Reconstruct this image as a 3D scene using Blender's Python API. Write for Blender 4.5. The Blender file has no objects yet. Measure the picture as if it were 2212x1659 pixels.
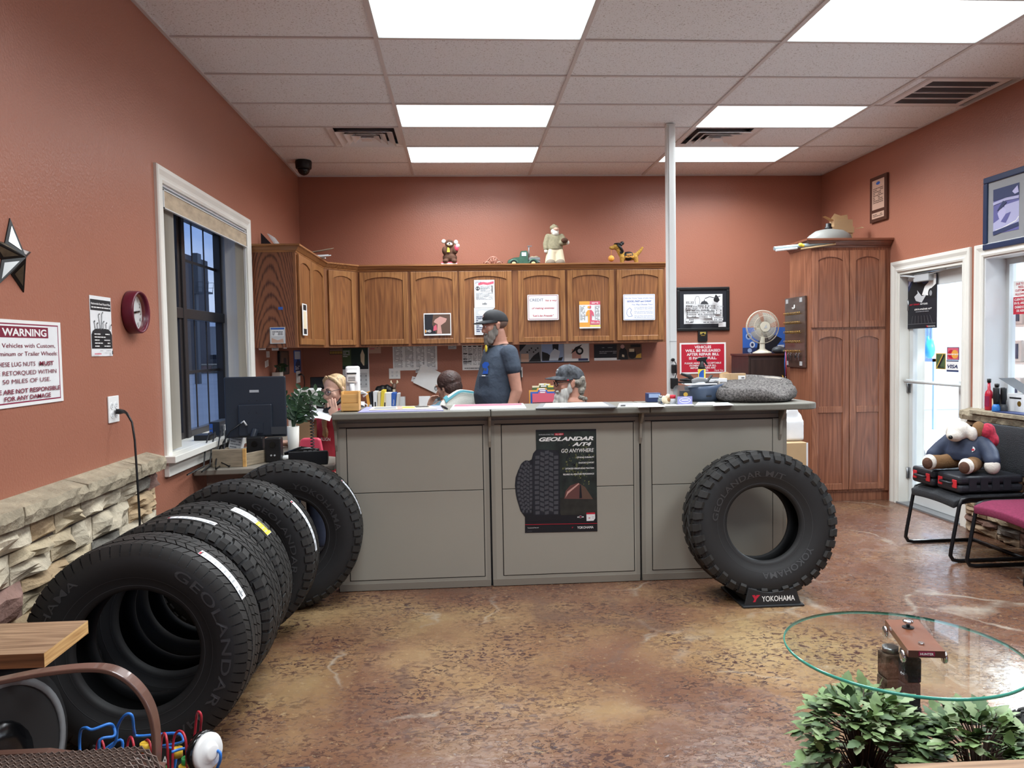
import bpy, math, random
from math import sin, cos, pi, radians, sqrt, atan2
from mathutils import Vector, Matrix, Euler
random.seed(11)
SC = bpy.context.scene
COL = SC.collection
# ------------------------------------------------------------------ camera
FPX = 1681.26
EYE = Vector((0, 0, 1.48))
PITCH, YAW, ROLL = -0.0468866, 0.0657949, -0.0172309
_f = Vector((sin(YAW)*cos(PITCH), cos(YAW)*cos(PITCH), sin(PITCH)))
_r0 = Vector((cos(YAW), -sin(YAW), 0)); _u0 = _r0.cross(_f)
_r = cos(ROLL)*_r0 + sin(ROLL)*_u0; _u = -sin(ROLL)*_r0 + cos(ROLL)*_u0
cam_data = bpy.data.cameras.new('camera'); cam = bpy.data.objects.new('camera', cam_data); COL.objects.link(cam)
cam_data.sensor_fit = 'HORIZONTAL'; cam_data.sensor_width = 36; cam_data.lens = 36*FPX/2212
cam_data.clip_start = 0.05; cam_data.clip_end = 300
cam.matrix_world = Matrix(((_r.x, _u.x, -_f.x, EYE.x), (_r.y, _u.y, -_f.y, EYE.y), (_r.z, _u.z, -_f.z, EYE.z), (0, 0, 0, 1)))
SC.camera = cam
def ray(x, y): return _f + _r*((x-1106)/FPX) + _u*((829.5-y)/FPX)
def onx(x, y, X): d = ray(x, y); return EYE + d*(X/d.x)       # point of a sight line on a plane X = const
def ony(x, y, Y): d = ray(x, y); return EYE + d*(Y/d.y)
def onz(x, y, Z): d = ray(x, y); return EYE + d*((Z-EYE.z)/d.z)
# ------------------------------------------------------------------ exposure, world, light
SC.view_settings.view_transform = 'Standard'; SC.view_settings.look = 'None'
SC.view_settings.gamma = 1; SC.view_settings.use_curve_mapping = False
SC.view_settings.exposure = 0.2
cy = SC.cycles
cy.max_bounces = 8; cy.diffuse_bounces = 4; cy.glossy_bounces = 3; cy.transmission_bounces = 6; cy.transparent_max_bounces = 12
cy.caustics_reflective = False; cy.caustics_refractive = False; cy.sample_clamp_indirect = 6
PANEL_E = 3.0; LAMP_W = 34; LAMP_C = (.885, .96, 1.0)   # ceiling light panels
WORLD_E = 1.5; BAY_FILL_W = 1300
def lin(c):
    return tuple(((v/255)/12.92 if v/255 <= .04045 else (((v/255)+.055)/1.055)**2.4) for v in c)
world = bpy.data.worlds.new('sky'); SC.world = world; world.use_nodes = True
nt = world.node_tree; nt.nodes.clear()
def N(nt, t, **k):
    n = nt.nodes.new(t)
    for a, v in k.items():
        if a in n.inputs: n.inputs[a].default_value = v
        else: setattr(n, a, v)
    return n
wo = N(nt, 'ShaderNodeOutputWorld'); bg = N(nt, 'ShaderNodeBackground'); bg.inputs[1].default_value = WORLD_E
tc = N(nt, 'ShaderNodeTexCoord'); no = N(nt, 'ShaderNodeTexNoise'); no.inputs['Scale'].default_value = 3.2; no.inputs['Detail'].default_value = 6
mp = N(nt, 'ShaderNodeMapping'); mp.inputs['Scale'].default_value = (1, 1, 2.6)
rp = N(nt, 'ShaderNodeValToRGB'); rp.color_ramp.elements[0].position = .38; rp.color_ramp.elements[1].position = .68
rp.color_ramp.elements[0].color = (*lin((118, 150, 205)), 1); rp.color_ramp.elements[1].color = (*lin((205, 216, 236)), 1)
nt.links.new(tc.outputs['Generated'], mp.inputs[0]); nt.links.new(mp.outputs[0], no.inputs['Vector'])
nt.links.new(no.outputs[0], rp.inputs[0]); nt.links.new(rp.outputs[0], bg.inputs[0]); nt.links.new(bg.outputs[0], wo.inputs[0])
# ------------------------------------------------------------------ room numbers
XL, XR, YB, YF, H = -1.647, 3.963, 8.319, -2.6, 3.293
# ------------------------------------------------------------------ materials
MATS = {}
def mat(name, col=(128, 128, 128), rough=.5, metal=0, noise=None, bump=None, emit=None, spec=.5, coat=0, alpha=None, trans=0, ior=1.45, sheen=0):
    """noise=(scale, amount 0-1[, stretch xyz]); bump=(scale, strength[, distance])"""
    m = bpy.data.materials.new(name); m.use_nodes = True; MATS[name] = m
    t = m.node_tree; b = t.nodes['Principled BSDF']; L = t.links.new
    c = (*lin(col), 1)
    b.inputs['Base Color'].default_value = c; b.inputs['Roughness'].default_value = rough; b.inputs['Metallic'].default_value = metal
    b.inputs['Specular IOR Level'].default_value = spec; b.inputs['Coat Weight'].default_value = coat; b.inputs['IOR'].default_value = ior
    if trans: b.inputs['Transmission Weight'].default_value = trans
    if alpha is not None: b.inputs['Alpha'].default_value = alpha
    if sheen: b.inputs['Sheen Weight'].default_value = sheen
    if emit: b.inputs['Emission Color'].default_value = (*lin(emit[0]), 1); b.inputs['Emission Strength'].default_value = emit[1]
    co = N(t, 'ShaderNodeTexCoord').outputs['Object']
    if noise:
        mpn = N(t, 'ShaderNodeMapping'); L(co, mpn.inputs[0])
        if len(noise) > 2: mpn.inputs['Scale'].default_value = noise[2]
        n = N(t, 'ShaderNodeTexNoise'); n.inputs['Scale'].default_value = noise[0]; n.inputs['Detail'].default_value = 6; L(mpn.outputs[0], n.inputs['Vector'])
        r = N(t, 'ShaderNodeValToRGB'); e = r.color_ramp.elements; a = noise[1]
        e[0].position = .3; e[1].position = .7
        e[0].color = tuple(v*(1-a) for v in c[:3])+(1,); e[1].color = tuple(min(1, v*(1+a)) for v in c[:3])+(1,)
        L(n.outputs[0], r.inputs[0]); L(r.outputs[0], b.inputs['Base Color'])
    if bump:
        n2 = N(t, 'ShaderNodeTexNoise'); n2.inputs['Scale'].default_value = bump[0]; n2.inputs['Detail'].default_value = 3; L(co, n2.inputs['Vector'])
        bu = N(t, 'ShaderNodeBump'); bu.inputs['Strength'].default_value = bump[1]; bu.inputs['Distance'].default_value = bump[2] if len(bump) > 2 else .01
        L(n2.outputs[0], bu.inputs['Height']); L(bu.outputs[0], b.inputs['Normal'])
    return m
def nodes(m):
    t = m.node_tree; return t, t.nodes['Principled BSDF'], t.links.new
# wood with cathedral grain: long axis given by 'ax'
def wood(name, light, dark, ax='z', scale=1.0, rough=.38, coat=.15):
    m = mat(name, light, rough, coat=coat); t, b, L = nodes(m)
    co = N(t, 'ShaderNodeTexCoord').outputs['Object']
    oi = N(t, 'ShaderNodeObjectInfo'); add = N(t, 'ShaderNodeVectorMath', operation='MULTIPLY_ADD')
    L(oi.outputs['Random'], add.inputs[0]); add.inputs[1].default_value = (9.7, 6.3, 8.1); L(co, add.inputs[2])
    mp_ = N(t, 'ShaderNodeMapping'); L(add.outputs[0], mp_.inputs[0])
    k = {'x': (.08, 1, 1), 'y': (1, .08, 1), 'z': (1, 1, .08)}[ax]; mp_.inputs['Scale'].default_value = tuple(v*scale for v in k)
    n = N(t, 'ShaderNodeTexNoise'); n.inputs['Scale'].default_value = 6.5; n.inputs['Detail'].default_value = 2; n.inputs['Roughness'].default_value = .45; L(mp_.outputs[0], n.inputs['Vector'])
    mu = N(t, 'ShaderNodeMath', operation='MULTIPLY'); mu.inputs[1].default_value = 13; L(n.outputs[0], mu.inputs[0])
    fr = N(t, 'ShaderNodeMath', operation='PINGPONG'); fr.inputs[1].default_value = .5; L(mu.outputs[0], fr.inputs[0])
    n2 = N(t, 'ShaderNodeTexNoise'); n2.inputs['Scale'].default_value = 75; n2.inputs['Detail'].default_value = 4
    mp2 = N(t, 'ShaderNodeMapping'); mp2.inputs['Scale'].default_value = tuple(v*(.35 if v < .5*scale else 1) for v in tuple(q*scale for q in k)); L(add.outputs[0], mp2.inputs[0]); L(mp2.outputs[0], n2.inputs['Vector'])
    ad = N(t, 'ShaderNodeMath', operation='MULTIPLY_ADD'); ad.inputs[1].default_value = 1.0; L(n2.outputs[0], ad.inputs[0]); hf = N(t, 'ShaderNodeMath', operation='MULTIPLY'); hf.inputs[1].default_value = .6; L(fr.outputs[0], hf.inputs[0]); L(hf.outputs[0], ad.inputs[2])
    r = N(t, 'ShaderNodeValToRGB'); e = r.color_ramp.elements; e[0].position = .36; e[1].position = .92
    e[0].color = (*lin(dark), 1); e[1].color = (*lin(light), 1)
    L(ad.outputs[0], r.inputs[0]); L(r.outputs[0], b.inputs['Base Color'])
    return m
# ------------------------------------------------------------------ mesh builder
def frame_of(U, V):
    U = Vector(U).normalized(); V = Vector(V).normalized(); return U, V, U.cross(V)
_txt_cache = {}
def text_mesh(s, shear=0, bold=0, space=1.0):
    k = (s, shear, bold, space)
    if k in _txt_cache: return _txt_cache[k]
    cu = bpy.data.curves.new('lettering', 'FONT'); cu.body = s; cu.size = 1; cu.shear = shear; cu.offset = bold; cu.space_character = space
    cu.resolution_u = 3; cu.fill_mode = 'FRONT'
    o = bpy.data.objects.new('lettering', cu); COL.objects.link(o)
    me = bpy.data.meshes.new_from_object(o.evaluated_get(bpy.context.evaluated_depsgraph_get()))
    vs = [tuple(v.co[:2]) for v in me.vertices]; fs = [tuple(p.vertices) for p in me.polygons]
    bpy.data.objects.remove(o); bpy.data.curves.remove(cu); bpy.data.meshes.remove(me)
    if not vs: vs = [(0, 0)]
    _txt_cache[k] = (vs, fs); return vs, fs
class MB:
    def __init__(s, *mats):
        s.V = []; s.F = []; s.MI = []; s.S = []; s.mats = [MATS[m] if isinstance(m, str) else m for m in mats]; s.mi = 0; s.T = None
    def use(s, m):
        m = MATS[m] if isinstance(m, str) else m
        if m not in s.mats: s.mats.append(m)
        s.mi = s.mats.index(m); return s
    def add(s, vs, fs, smooth=False):
        o = len(s.V)
        if s.T is not None: vs = [s.T @ Vector(v) for v in vs]
        s.V += [tuple(v) for v in vs]
        for f in fs:
            s.F.append(tuple(i+o for i in f)); s.MI.append(s.mi); s.S.append(smooth)
        return s
    def box(s, x0, x1, y0, y1, z0, z1, R=None, c=None):
        vs = [Vector((x, y, z)) for z in (z0, z1) for y in (y0, y1) for x in (x0, x1)]
        if R is not None: c = Vector(c); vs = [c + R @ v for v in vs]
        return s.add(vs, [(0, 2, 3, 1), (4, 5, 7, 6), (0, 1, 5, 4), (2, 6, 7, 3), (0, 4, 6, 2), (1, 3, 7, 5)])
    def quad(s, *p): return s.add(p, [tuple(range(len(p)))])
    def prism(s, pts, O, U, V, d0=0, d1=.001, smooth=False):
        """outline (u,v) in plane O,U,V extruded from d0 to d1 along U x V"""
        U, V, W = frame_of(U, V); O = Vector(O); n = len(pts)
        vs = [O+U*a+V*b+W*d0 for a, b in pts]+[O+U*a+V*b+W*d1 for a, b in pts]
        s.add(vs, [tuple(range(n-1, -1, -1)), tuple(range(n, 2*n))])
        o = len(s.V)-2*n
        for i in range(n):
            j = (i+1) % n; s.F.append((o+i, o+j, o+n+j, o+n+i)); s.MI.append(s.mi); s.S.append(smooth)
        return s
    def rect(s, u0, u1, v0, v1, O, U, V, d0=0, d1=.001): return s.prism([(u0, v0), (u1, v0), (u1, v1), (u0, v1)], O, U, V, d0, d1)
    def face(s, pts, O, U, V, d=0):
        U, V, W = frame_of(U, V); O = Vector(O); return s.add([O+U*a+V*b+W*d for a, b in pts], [tuple(range(len(pts)))])
    def disc(s, u, v, ru, rv, O, U, V, d=0, n=20, a0=0, a1=2*pi):
        return s.face([(u+ru*cos(a0+(a1-a0)*i/(n if a1-a0 > 6.2 else n-1)), v+rv*sin(a0+(a1-a0)*i/(n if a1-a0 > 6.2 else n-1))) for i in range(n)], O, U, V, d)
    def line(s, pts, w, O, U, V, d=0):
        for (a, b), (c, e) in zip(pts, pts[1:]):
            l = sqrt((c-a)**2+(e-b)**2) or 1e-6; nx, ny = -(e-b)/l*w/2, (c-a)/l*w/2
            s.face([(a-nx, b-ny), (c-nx, e-ny), (c+nx, e+ny), (a+nx, b+ny)], O, U, V, d)
        return s
    def cyl(s, p0, p1, r0, r1=None, n=20, caps=True, smooth=True):
        r1 = r0 if r1 is None else r1; p0 = Vector(p0); p1 = Vector(p1); return s.tube([p0, p1], [r0, r1], n, caps, smooth=smooth)
    def tube(s, pts, r, n=10, caps=True, closed=False, smooth=True, prof=None, up=None):
        pts = [Vector(p) for p in pts]; k = len(pts)
        rs = r if isinstance(r, (list, tuple)) else [r]*k
        tn = []
        for i in range(k):
            a = pts[i-1] if (i or closed) else pts[0]; b = pts[(i+1) % k] if (i < k-1 or closed) else pts[-1]
            d = (b-a); tn.append(d.normalized() if d.length > 1e-9 else Vector((0, 0, 1)))
        ref = Vector(up) if up else (Vector((0, 0, 1)) if abs(tn[0].z) < .9 else Vector((1, 0, 0)))
        u = (ref - tn[0]*ref.dot(tn[0])).normalized(); vs = []
        pr = prof or [(cos(2*pi*j/n), sin(2*pi*j/n)) for j in range(n)]; n = len(pr)
        for i in range(k):
            if up is not None: u = Vector(up)
            u = (u - tn[i]*u.dot(tn[i])); u = u.normalized() if u.length > 1e-6 else Vector((1, 0, 0)); w = tn[i].cross(u)
            vs += [pts[i]+(u*a+w*b)*rs[i] for a, b in pr]
        fs = [(i*n+j, i*n+(j+1) % n, ((i+1) % k)*n+(j+1) % n, ((i+1) % k)*n+j) for i in range(k if closed else k-1) for j in range(n)]
        if caps and not closed: fs += [tuple(range(n-1, -1, -1)), tuple(range((k-1)*n, k*n))]
        o = len(s.F); s.add(vs, fs, smooth)
        if caps and not closed: s.S[-1] = s.S[-2] = False
        return s
    def loft(s, rings, caps=True, smooth=True, closed=True):
        n = len(rings[0]); k = len(rings); vs = [v for r in rings for v in r]
        m = n if closed else n-1
        fs = [(i*n+j, i*n+(j+1) % n, (i+1)*n+(j+1) % n, (i+1)*n+j) for i in range(k-1) for j in range(m)]
        if caps: fs += [tuple(range(n-1, -1, -1)), tuple(range((k-1)*n, k*n))]
        return s.add(vs, fs, smooth)
    def lathe(s, prof, O=(0, 0, 0), A=(0, 0, 1), n=32, caps=True, smooth=True, sx=1, sy=1):
        """profile (r, h) turned about axis A through O"""
        O = Vector(O); A = Vector(A).normalized(); q = A.to_track_quat('Z', 'Y')
        rings = [[O + q @ Vector((r*cos(2*pi*j/n)*sx, r*sin(2*pi*j/n)*sy, h)) for j in range(n)] for r, h in prof]
        return s.loft(rings, caps, smooth)
    def ball(s, c, r, nu=16, nv=10, R=None):
        c = Vector(c); r = (r, r, r) if isinstance(r, (int, float)) else r; vs = []
        for i in range(1, nv):
            t = pi*i/nv
            for j in range(nu):
                v = Vector((r[0]*sin(t)*cos(2*pi*j/nu), r[1]*sin(t)*sin(2*pi*j/nu), r[2]*cos(t))); vs.append(c+(R @ v if R else v))
        a = Vector((0, 0, r[2])); a = R @ a if R else a; vs += [c+a, c-a]; T = len(vs)-2
        fs = [(i*nu+j, (i+1)*nu+j, (i+1)*nu+(j+1) % nu, i*nu+(j+1) % nu) for i in range(nv-2) for j in range(nu)]
        fs += [(T, j, (j+1) % nu) for j in range(nu)]+[(T+1, (nv-2)*nu+(j+1) % nu, (nv-2)*nu+j) for j in range(nu)]
        return s.add(vs, fs, True)
    def text(s, txt, size, O, U, V, d=.0006, align='c', shear=0, bold=0, sx=1.0, space=1.0, width=None):
        vs, fs = text_mesh(txt, shear, bold, space); x0 = min(v[0] for v in vs); x1 = max(v[0] for v in vs)
        if width: sx = width/max(1e-6, (x1-x0)*size)
        off = {'c': (x0+x1)/2, 'l': x0, 'r': x1}[align]
        U, V, W = frame_of(U, V); O = Vector(O)
        return s.add([O+U*((a-off)*size*sx)+V*(b*size)+W*d for a, b in vs], fs)
    def build(s, name, parent=None, bevel=0, loc=None, sub=0, seg=2):
        me = bpy.data.meshes.new(name); me.from_pydata(s.V, [], s.F)
        for m in s.mats: me.materials.append(m)
        me.polygons.foreach_set('material_index', s.MI); me.polygons.foreach_set('use_smooth', s.S); me.update()
        o = bpy.data.objects.new(name, me); COL.objects.link(o)
        if parent: o.parent = parent
        if bevel:
            b = o.modifiers.new('edge', 'BEVEL'); b.width = bevel; b.segments = seg; b.limit_method = 'ANGLE'; b.angle_limit = radians(40)
        if sub:
            q = o.modifiers.new('smooth', 'SUBSURF'); q.levels = sub; q.render_levels = sub
        return o
def tag(o, label, cat, group=None, kind=None):
    o['label'] = label; o['category'] = cat
    if group: o['group'] = group
    if kind: o['kind'] = kind
    return o
def thing(name, label, cat, loc=(0, 0, 0), rz=0, group=None):
    o = bpy.data.objects.new(name, None); COL.objects.link(o); o.location = loc; o.rotation_euler = (0, 0, rz); o.empty_display_size = .1
    return tag(o, label, cat, group)
def struct(o, label=None, cat=None):
    o['kind'] = 'structure'
    if label: o['label'] = label
    if cat: o['category'] = cat
    return o
def recentre(mb):
    xs, ys, zs = zip(*mb.V); c = Vector(((min(xs)+max(xs))/2, (min(ys)+max(ys))/2, min(zs))); mb.V = [(x-c.x, y-c.y, z-c.z) for x, y, z in mb.V]; return c
def flat(mb, name, label, cat, group=None, bevel=0):
    c = recentre(mb); o = mb.build(name, bevel=bevel); o.location = c; return tag(o, label, cat, group)
def copy_tree(o, parent=None):
    c = o.copy(); COL.objects.link(c)
    if parent: c.parent = parent
    for ch in o.children: copy_tree(ch, c)
    return c
def melt(mb, name, m, parent=None, voxel=.006, smooth=4, loc=None):
    """one continuous skin over everything in mb"""
    o = mb.build(name)
    r = o.modifiers.new('skin', 'REMESH'); r.mode = 'VOXEL'; r.voxel_size = voxel; r.use_smooth_shade = True
    if smooth:
        q = o.modifiers.new('soft', 'SMOOTH'); q.factor = .5; q.iterations = smooth
    me = bpy.data.meshes.new_from_object(o.evaluated_get(bpy.context.evaluated_depsgraph_get()))
    bpy.data.objects.remove(o); me.materials.clear(); me.materials.append(MATS[m] if isinstance(m, str) else m); me.name = name
    me.polygons.foreach_set('use_smooth', [True]*len(me.polygons))
    o = bpy.data.objects.new(name, me); COL.objects.link(o)
    if parent: o.parent = parent
    return o
X_, Y_, Z_ = Vector((1, 0, 0)), Vector((0, 1, 0)), Vector((0, 0, 1))
# ------------------------------------------------------------------ common materials
def wall_paint(name, col):
    m = mat(name, col, .36, spec=.5); t, b, L = nodes(m)
    co = N(t, 'ShaderNodeTexCoord').outputs['Object']
    n = N(t, 'ShaderNodeTexNoise'); n.inputs['Scale'].default_value = 85; n.inputs['Detail'].default_value = 2.5; L(co, n.inputs['Vector'])
    bu = N(t, 'ShaderNodeBump'); bu.inputs['Strength'].default_value = .36; bu.inputs['Distance'].default_value = .005
    L(n.outputs[0], bu.inputs['Height']); L(bu.outputs[0], b.inputs['Normal'])
    n2 = N(t, 'ShaderNodeTexNoise'); n2.inputs['Scale'].default_value = 1.3; L(co, n2.inputs['Vector'])
    r = N(t, 'ShaderNodeValToRGB'); c = lin(col); r.color_ramp.elements[0].color = (*[v*.94 for v in c], 1); r.color_ramp.elements[1].color = (*[min(1, v*1.06) for v in c], 1)
    L(n2.outputs[0], r.inputs[0]); L(r.outputs[0], b.inputs['Base Color']); return m
wall_paint('terracotta', (160, 104, 84))
mat('white_trim', (226, 224, 216), .35, noise=(3, .04)); mat('jamb_white', (214, 216, 218), .45)
mat('white_metal', (205, 208, 208), .35, noise=(5, .04)); mat('dark_bronze', (44, 40, 40), .4, spec=.5)
mat('black', (18, 18, 20), .45); mat('black_gloss', (12, 12, 14), .18); mat('black_metal', (22, 23, 26), .35, metal=.2)
mat('white', (232, 232, 230), .5); mat('paper', (226, 227, 228), .6, noise=(14, .03)); mat('red_print', (186, 30, 52), .5); mat('ink', (24, 24, 28), .6)
mat('chrome', (205, 205, 205), .18, metal=1); mat('steel', (150, 152, 155), .35, metal=1)
mat('grey', (120, 122, 124), .5); mat('light_grey', (176, 178, 180), .5); mat('dark_grey', (58, 60, 64), .5)
def floor_mat():
    m = mat('stained_concrete', (130, 96, 72), .3); t, b, L = nodes(m)
    co = N(t, 'ShaderNodeTexCoord').outputs['Object']
    def noise(scale, detail=5, rough=.6, st=(1, 1, 1), dist=0):
        q = N(t, 'ShaderNodeMapping'); q.inputs['Scale'].default_value = st; L(co, q.inputs[0])
        n = N(t, 'ShaderNodeTexNoise'); n.inputs['Scale'].default_value = scale; n.inputs['Detail'].default_value = detail; n.inputs['Roughness'].default_value = rough; n.inputs['Distortion'].default_value = dist
        L(q.outputs[0], n.inputs['Vector']); return n.outputs[0]
    def ramp(f, *st):
        r = N(t, 'ShaderNodeValToRGB'); e = r.color_ramp.elements
        while len(e) < len(st): e.new(.5)
        for i, (p, c) in enumerate(st): e[i].position = p; e[i].color = (*lin(c), 1) if not isinstance(c, (int, float)) else (c, c, c, 1)
        L(f, r.inputs[0]); return r.outputs[0]
    def mix(a, b_, f):
        x = N(t, 'ShaderNodeMix', data_type='RGBA'); L(f, x.inputs[0]); L(a, x.inputs[6]); L(b_, x.inputs[7]); return x.outputs[2]
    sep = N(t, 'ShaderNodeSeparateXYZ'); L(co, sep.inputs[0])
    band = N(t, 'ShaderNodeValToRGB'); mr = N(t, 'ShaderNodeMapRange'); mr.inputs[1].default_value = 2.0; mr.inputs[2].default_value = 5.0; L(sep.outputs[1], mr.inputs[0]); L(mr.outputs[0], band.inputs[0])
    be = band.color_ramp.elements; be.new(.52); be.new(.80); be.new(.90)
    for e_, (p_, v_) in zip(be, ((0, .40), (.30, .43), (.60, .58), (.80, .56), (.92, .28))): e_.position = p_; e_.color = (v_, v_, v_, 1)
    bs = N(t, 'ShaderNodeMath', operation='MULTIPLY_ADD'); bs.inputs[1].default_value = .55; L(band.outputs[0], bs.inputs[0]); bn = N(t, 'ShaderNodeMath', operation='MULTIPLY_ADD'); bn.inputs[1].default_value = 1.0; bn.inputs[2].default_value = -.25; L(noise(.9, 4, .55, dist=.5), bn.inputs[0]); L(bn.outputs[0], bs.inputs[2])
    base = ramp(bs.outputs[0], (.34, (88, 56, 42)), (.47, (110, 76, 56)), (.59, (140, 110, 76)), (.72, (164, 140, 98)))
    red = ramp(noise(1.9, 6, .65), (.35, (94, 62, 50)), (.7, (148, 116, 92)))
    fleck = ramp(noise(36, 8, .70, (.8, 1.15, 1), .9), (.525, 0.0), (.55, 1.0))
    patch = ramp(noise(2.1, 5), (.38, .10), (.58, 1.0))
    fm = N(t, 'ShaderNodeMath', operation='MULTIPLY'); L(fleck, fm.inputs[0]); L(patch, fm.inputs[1])
    mx = N(t, 'ShaderNodeMix', data_type='RGBA'); mx.inputs[0].default_value = .30; L(base, mx.inputs[6]); L(red, mx.inputs[7])
    fl = ramp(noise(5, 3), (.3, (56, 36, 34)), (.7, (82, 56, 50)))
    c1 = mix(mx.outputs[2], fl, fm.outputs[0])
    glit = ramp(noise(38, 5, .75, dist=.6), (.60, 0.0), (.64, .5)); c1 = mix(c1, ramp(noise(2), (0, (168, 142, 106)), (1, (178, 156, 122))), glit)
    # troweled cracks: a few long light and dark veins
    def vein(sc, seed, w):
        q = N(t, 'ShaderNodeMapping'); q.inputs['Location'].default_value = seed; L(co, q.inputs[0])
        n1 = N(t, 'ShaderNodeTexNoise'); n1.inputs['Scale'].default_value = 1.4; n1.inputs['Detail'].default_value = 5; L(q.outputs[0], n1.inputs['Vector'])
        a = N(t, 'ShaderNodeVectorMath', operation='MULTIPLY_ADD'); L(n1.outputs['Color'], a.inputs[0]); a.inputs[1].default_value = (.9, .9, 0); L(q.outputs[0], a.inputs[2])
        v = N(t, 'ShaderNodeTexVoronoi', feature='DISTANCE_TO_EDGE'); v.inputs['Scale'].default_value = sc; L(a.outputs[0], v.inputs['Vector'])
        return ramp(v.outputs['Distance'], (0, 1.0), (w, 0.0))
    gate = ramp(noise(1.1, 4), (.5, 0.0), (.62, .75))
    def mul(a, b_):
        x = N(t, 'ShaderNodeMath', operation='MULTIPLY'); L(a, x.inputs[0]); L(b_, x.inputs[1]); return x.outputs[0]
    v1 = mul(vein(1.15, (3.1, 1.7, 0), .018), gate); v2 = mul(vein(.9, (7.7, 4.2, 0), .02), ramp(noise(.9, 3), (.42, .8), (.55, 0.0)))
    c1 = mix(c1, ramp(noise(3), (0, (150, 140, 128)), (1, (182, 172, 156))), v1)
    c1 = mix(c1, ramp(noise(3), (0, (92, 66, 54)), (1, (110, 84, 70))), v2)
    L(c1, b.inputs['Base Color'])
    L(ramp(noise(9, 4), (.3, .16), (.75, .36)), b.inputs['Roughness'])
    bu = N(t, 'ShaderNodeBump'); bu.inputs['Strength'].default_value = .5; bu.inputs['Distance'].default_value = .004
    h = N(t, 'ShaderNodeMath', operation='SUBTRACT'); L(noise(14, 4, .6), h.inputs[0]); L(fm.outputs[0], h.inputs[1]); L(h.outputs[0], bu.inputs['Height']); L(bu.outputs[0], b.inputs['Normal'])
    return m
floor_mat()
def tile_mat():
    m = mat('ceiling_tile', (234, 238, 242), .85); t, b, L = nodes(m)
    co = N(t, 'ShaderNodeTexCoord').outputs['Object']
    n = N(t, 'ShaderNodeTexNoise'); n.inputs['Scale'].default_value = 115; n.inputs['Detail'].default_value = 2; n.inputs['Distortion'].default_value = .7; L(co, n.inputs['Vector'])
    r = N(t, 'ShaderNodeValToRGB'); e = r.color_ramp.elements; e[0].position = .345; e[1].position = .40; e[0].color = (*lin((186, 184, 184)), 1); e[1].color = (*lin((234, 238, 242)), 1)
    L(n.outputs[0], r.inputs[0]); L(r.outputs[0], b.inputs['Base Color'])
    bu = N(t, 'ShaderNodeBump'); bu.inputs['Strength'].default_value = .2; bu.inputs['Distance'].default_value = .003; L(n.outputs[0], bu.inputs['Height']); L(bu.outputs[0], b.inputs['Normal'])
tile_mat()
mat('grid_white', (206, 203, 203), .4)
m = mat('panel_glow', (255, 255, 255), .6, emit=((250, 252, 255), PANEL_E))
# glass panes
def glass(name, tint, mixin=.06, rough=0):
    m = bpy.data.materials.new(name); m.use_nodes = True; MATS[name] = m; t = m.node_tree; t.nodes.clear(); L = t.links.new
    o = N(t, 'ShaderNodeOutputMaterial'); a = N(t, 'ShaderNodeBsdfTransparent'); a.inputs[0].default_value = (*tint, 1)
    g = N(t, 'ShaderNodeBsdfGlossy'); g.inputs['Roughness'].default_value = rough
    lw = N(t, 'ShaderNodeLayerWeight'); pw = N(t, 'ShaderNodeMath', operation='POWER'); pw.inputs[1].default_value = 5; L(lw.outputs['Facing'], pw.inputs[0])
    fr = N(t, 'ShaderNodeMath', operation='MULTIPLY_ADD'); fr.inputs[1].default_value = .9; fr.inputs[2].default_value = .06; L(pw.outputs[0], fr.inputs[0])
    x = N(t, 'ShaderNodeMixShader'); L(fr.outputs[0], x.inputs[0]); L(a.outputs[0], x.inputs[1]); L(g.outputs[0], x.inputs[2]); L(x.outputs[0], o.inputs[0]); return m
glass('clear_pane', (.93, .96, .97)); glass('tinted_pane', (.66, .72, .80)); glass('clear_plastic', (.9, .92, .93))
# ------------------------------------------------------------------ shell
W = .24
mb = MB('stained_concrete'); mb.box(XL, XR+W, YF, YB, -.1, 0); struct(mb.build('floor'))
mb = MB('terracotta')           # left wall with window opening
WY0, WY1, WZ0, WZ1 = 4.50, 6.22, .905, 2.43
x0 = XL-W; mb.box(x0, XL, YF, WY0, 0, H+.1).box(x0, XL, WY1, YB+W, 0, H+.1).box(x0, XL, WY0, WY1, 0, WZ0).box(x0, XL, WY0, WY1, WZ1, H+.1); struct(mb.build('wall_left'))
mb = MB('terracotta'); mb.box(XL, XR+W, YB, YB+W, 0, H+.1); struct(mb.build('wall_back'))
DY0, DY1, DZ = 5.90, 6.82, 2.10           # door opening
NY0, NY1, NZ0, NZ1 = 2.6, 5.66, .95, 2.10   # shop window opening
mb = MB('terracotta'); x1 = XR+W
mb.box(XR, x1, DY1, YB+W, 0, H+.1).box(XR, x1, DY0, DY1, DZ, H+.1).box(XR, x1, NY1, DY0, 0, H+.1).box(XR, x1, NY0, NY1, 0, NZ0).box(XR, x1, NY0, NY1, NZ1, H+.1).box(XR, x1, YF, NY0, 0, H+.1)
struct(mb.build('wall_right'))
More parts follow.
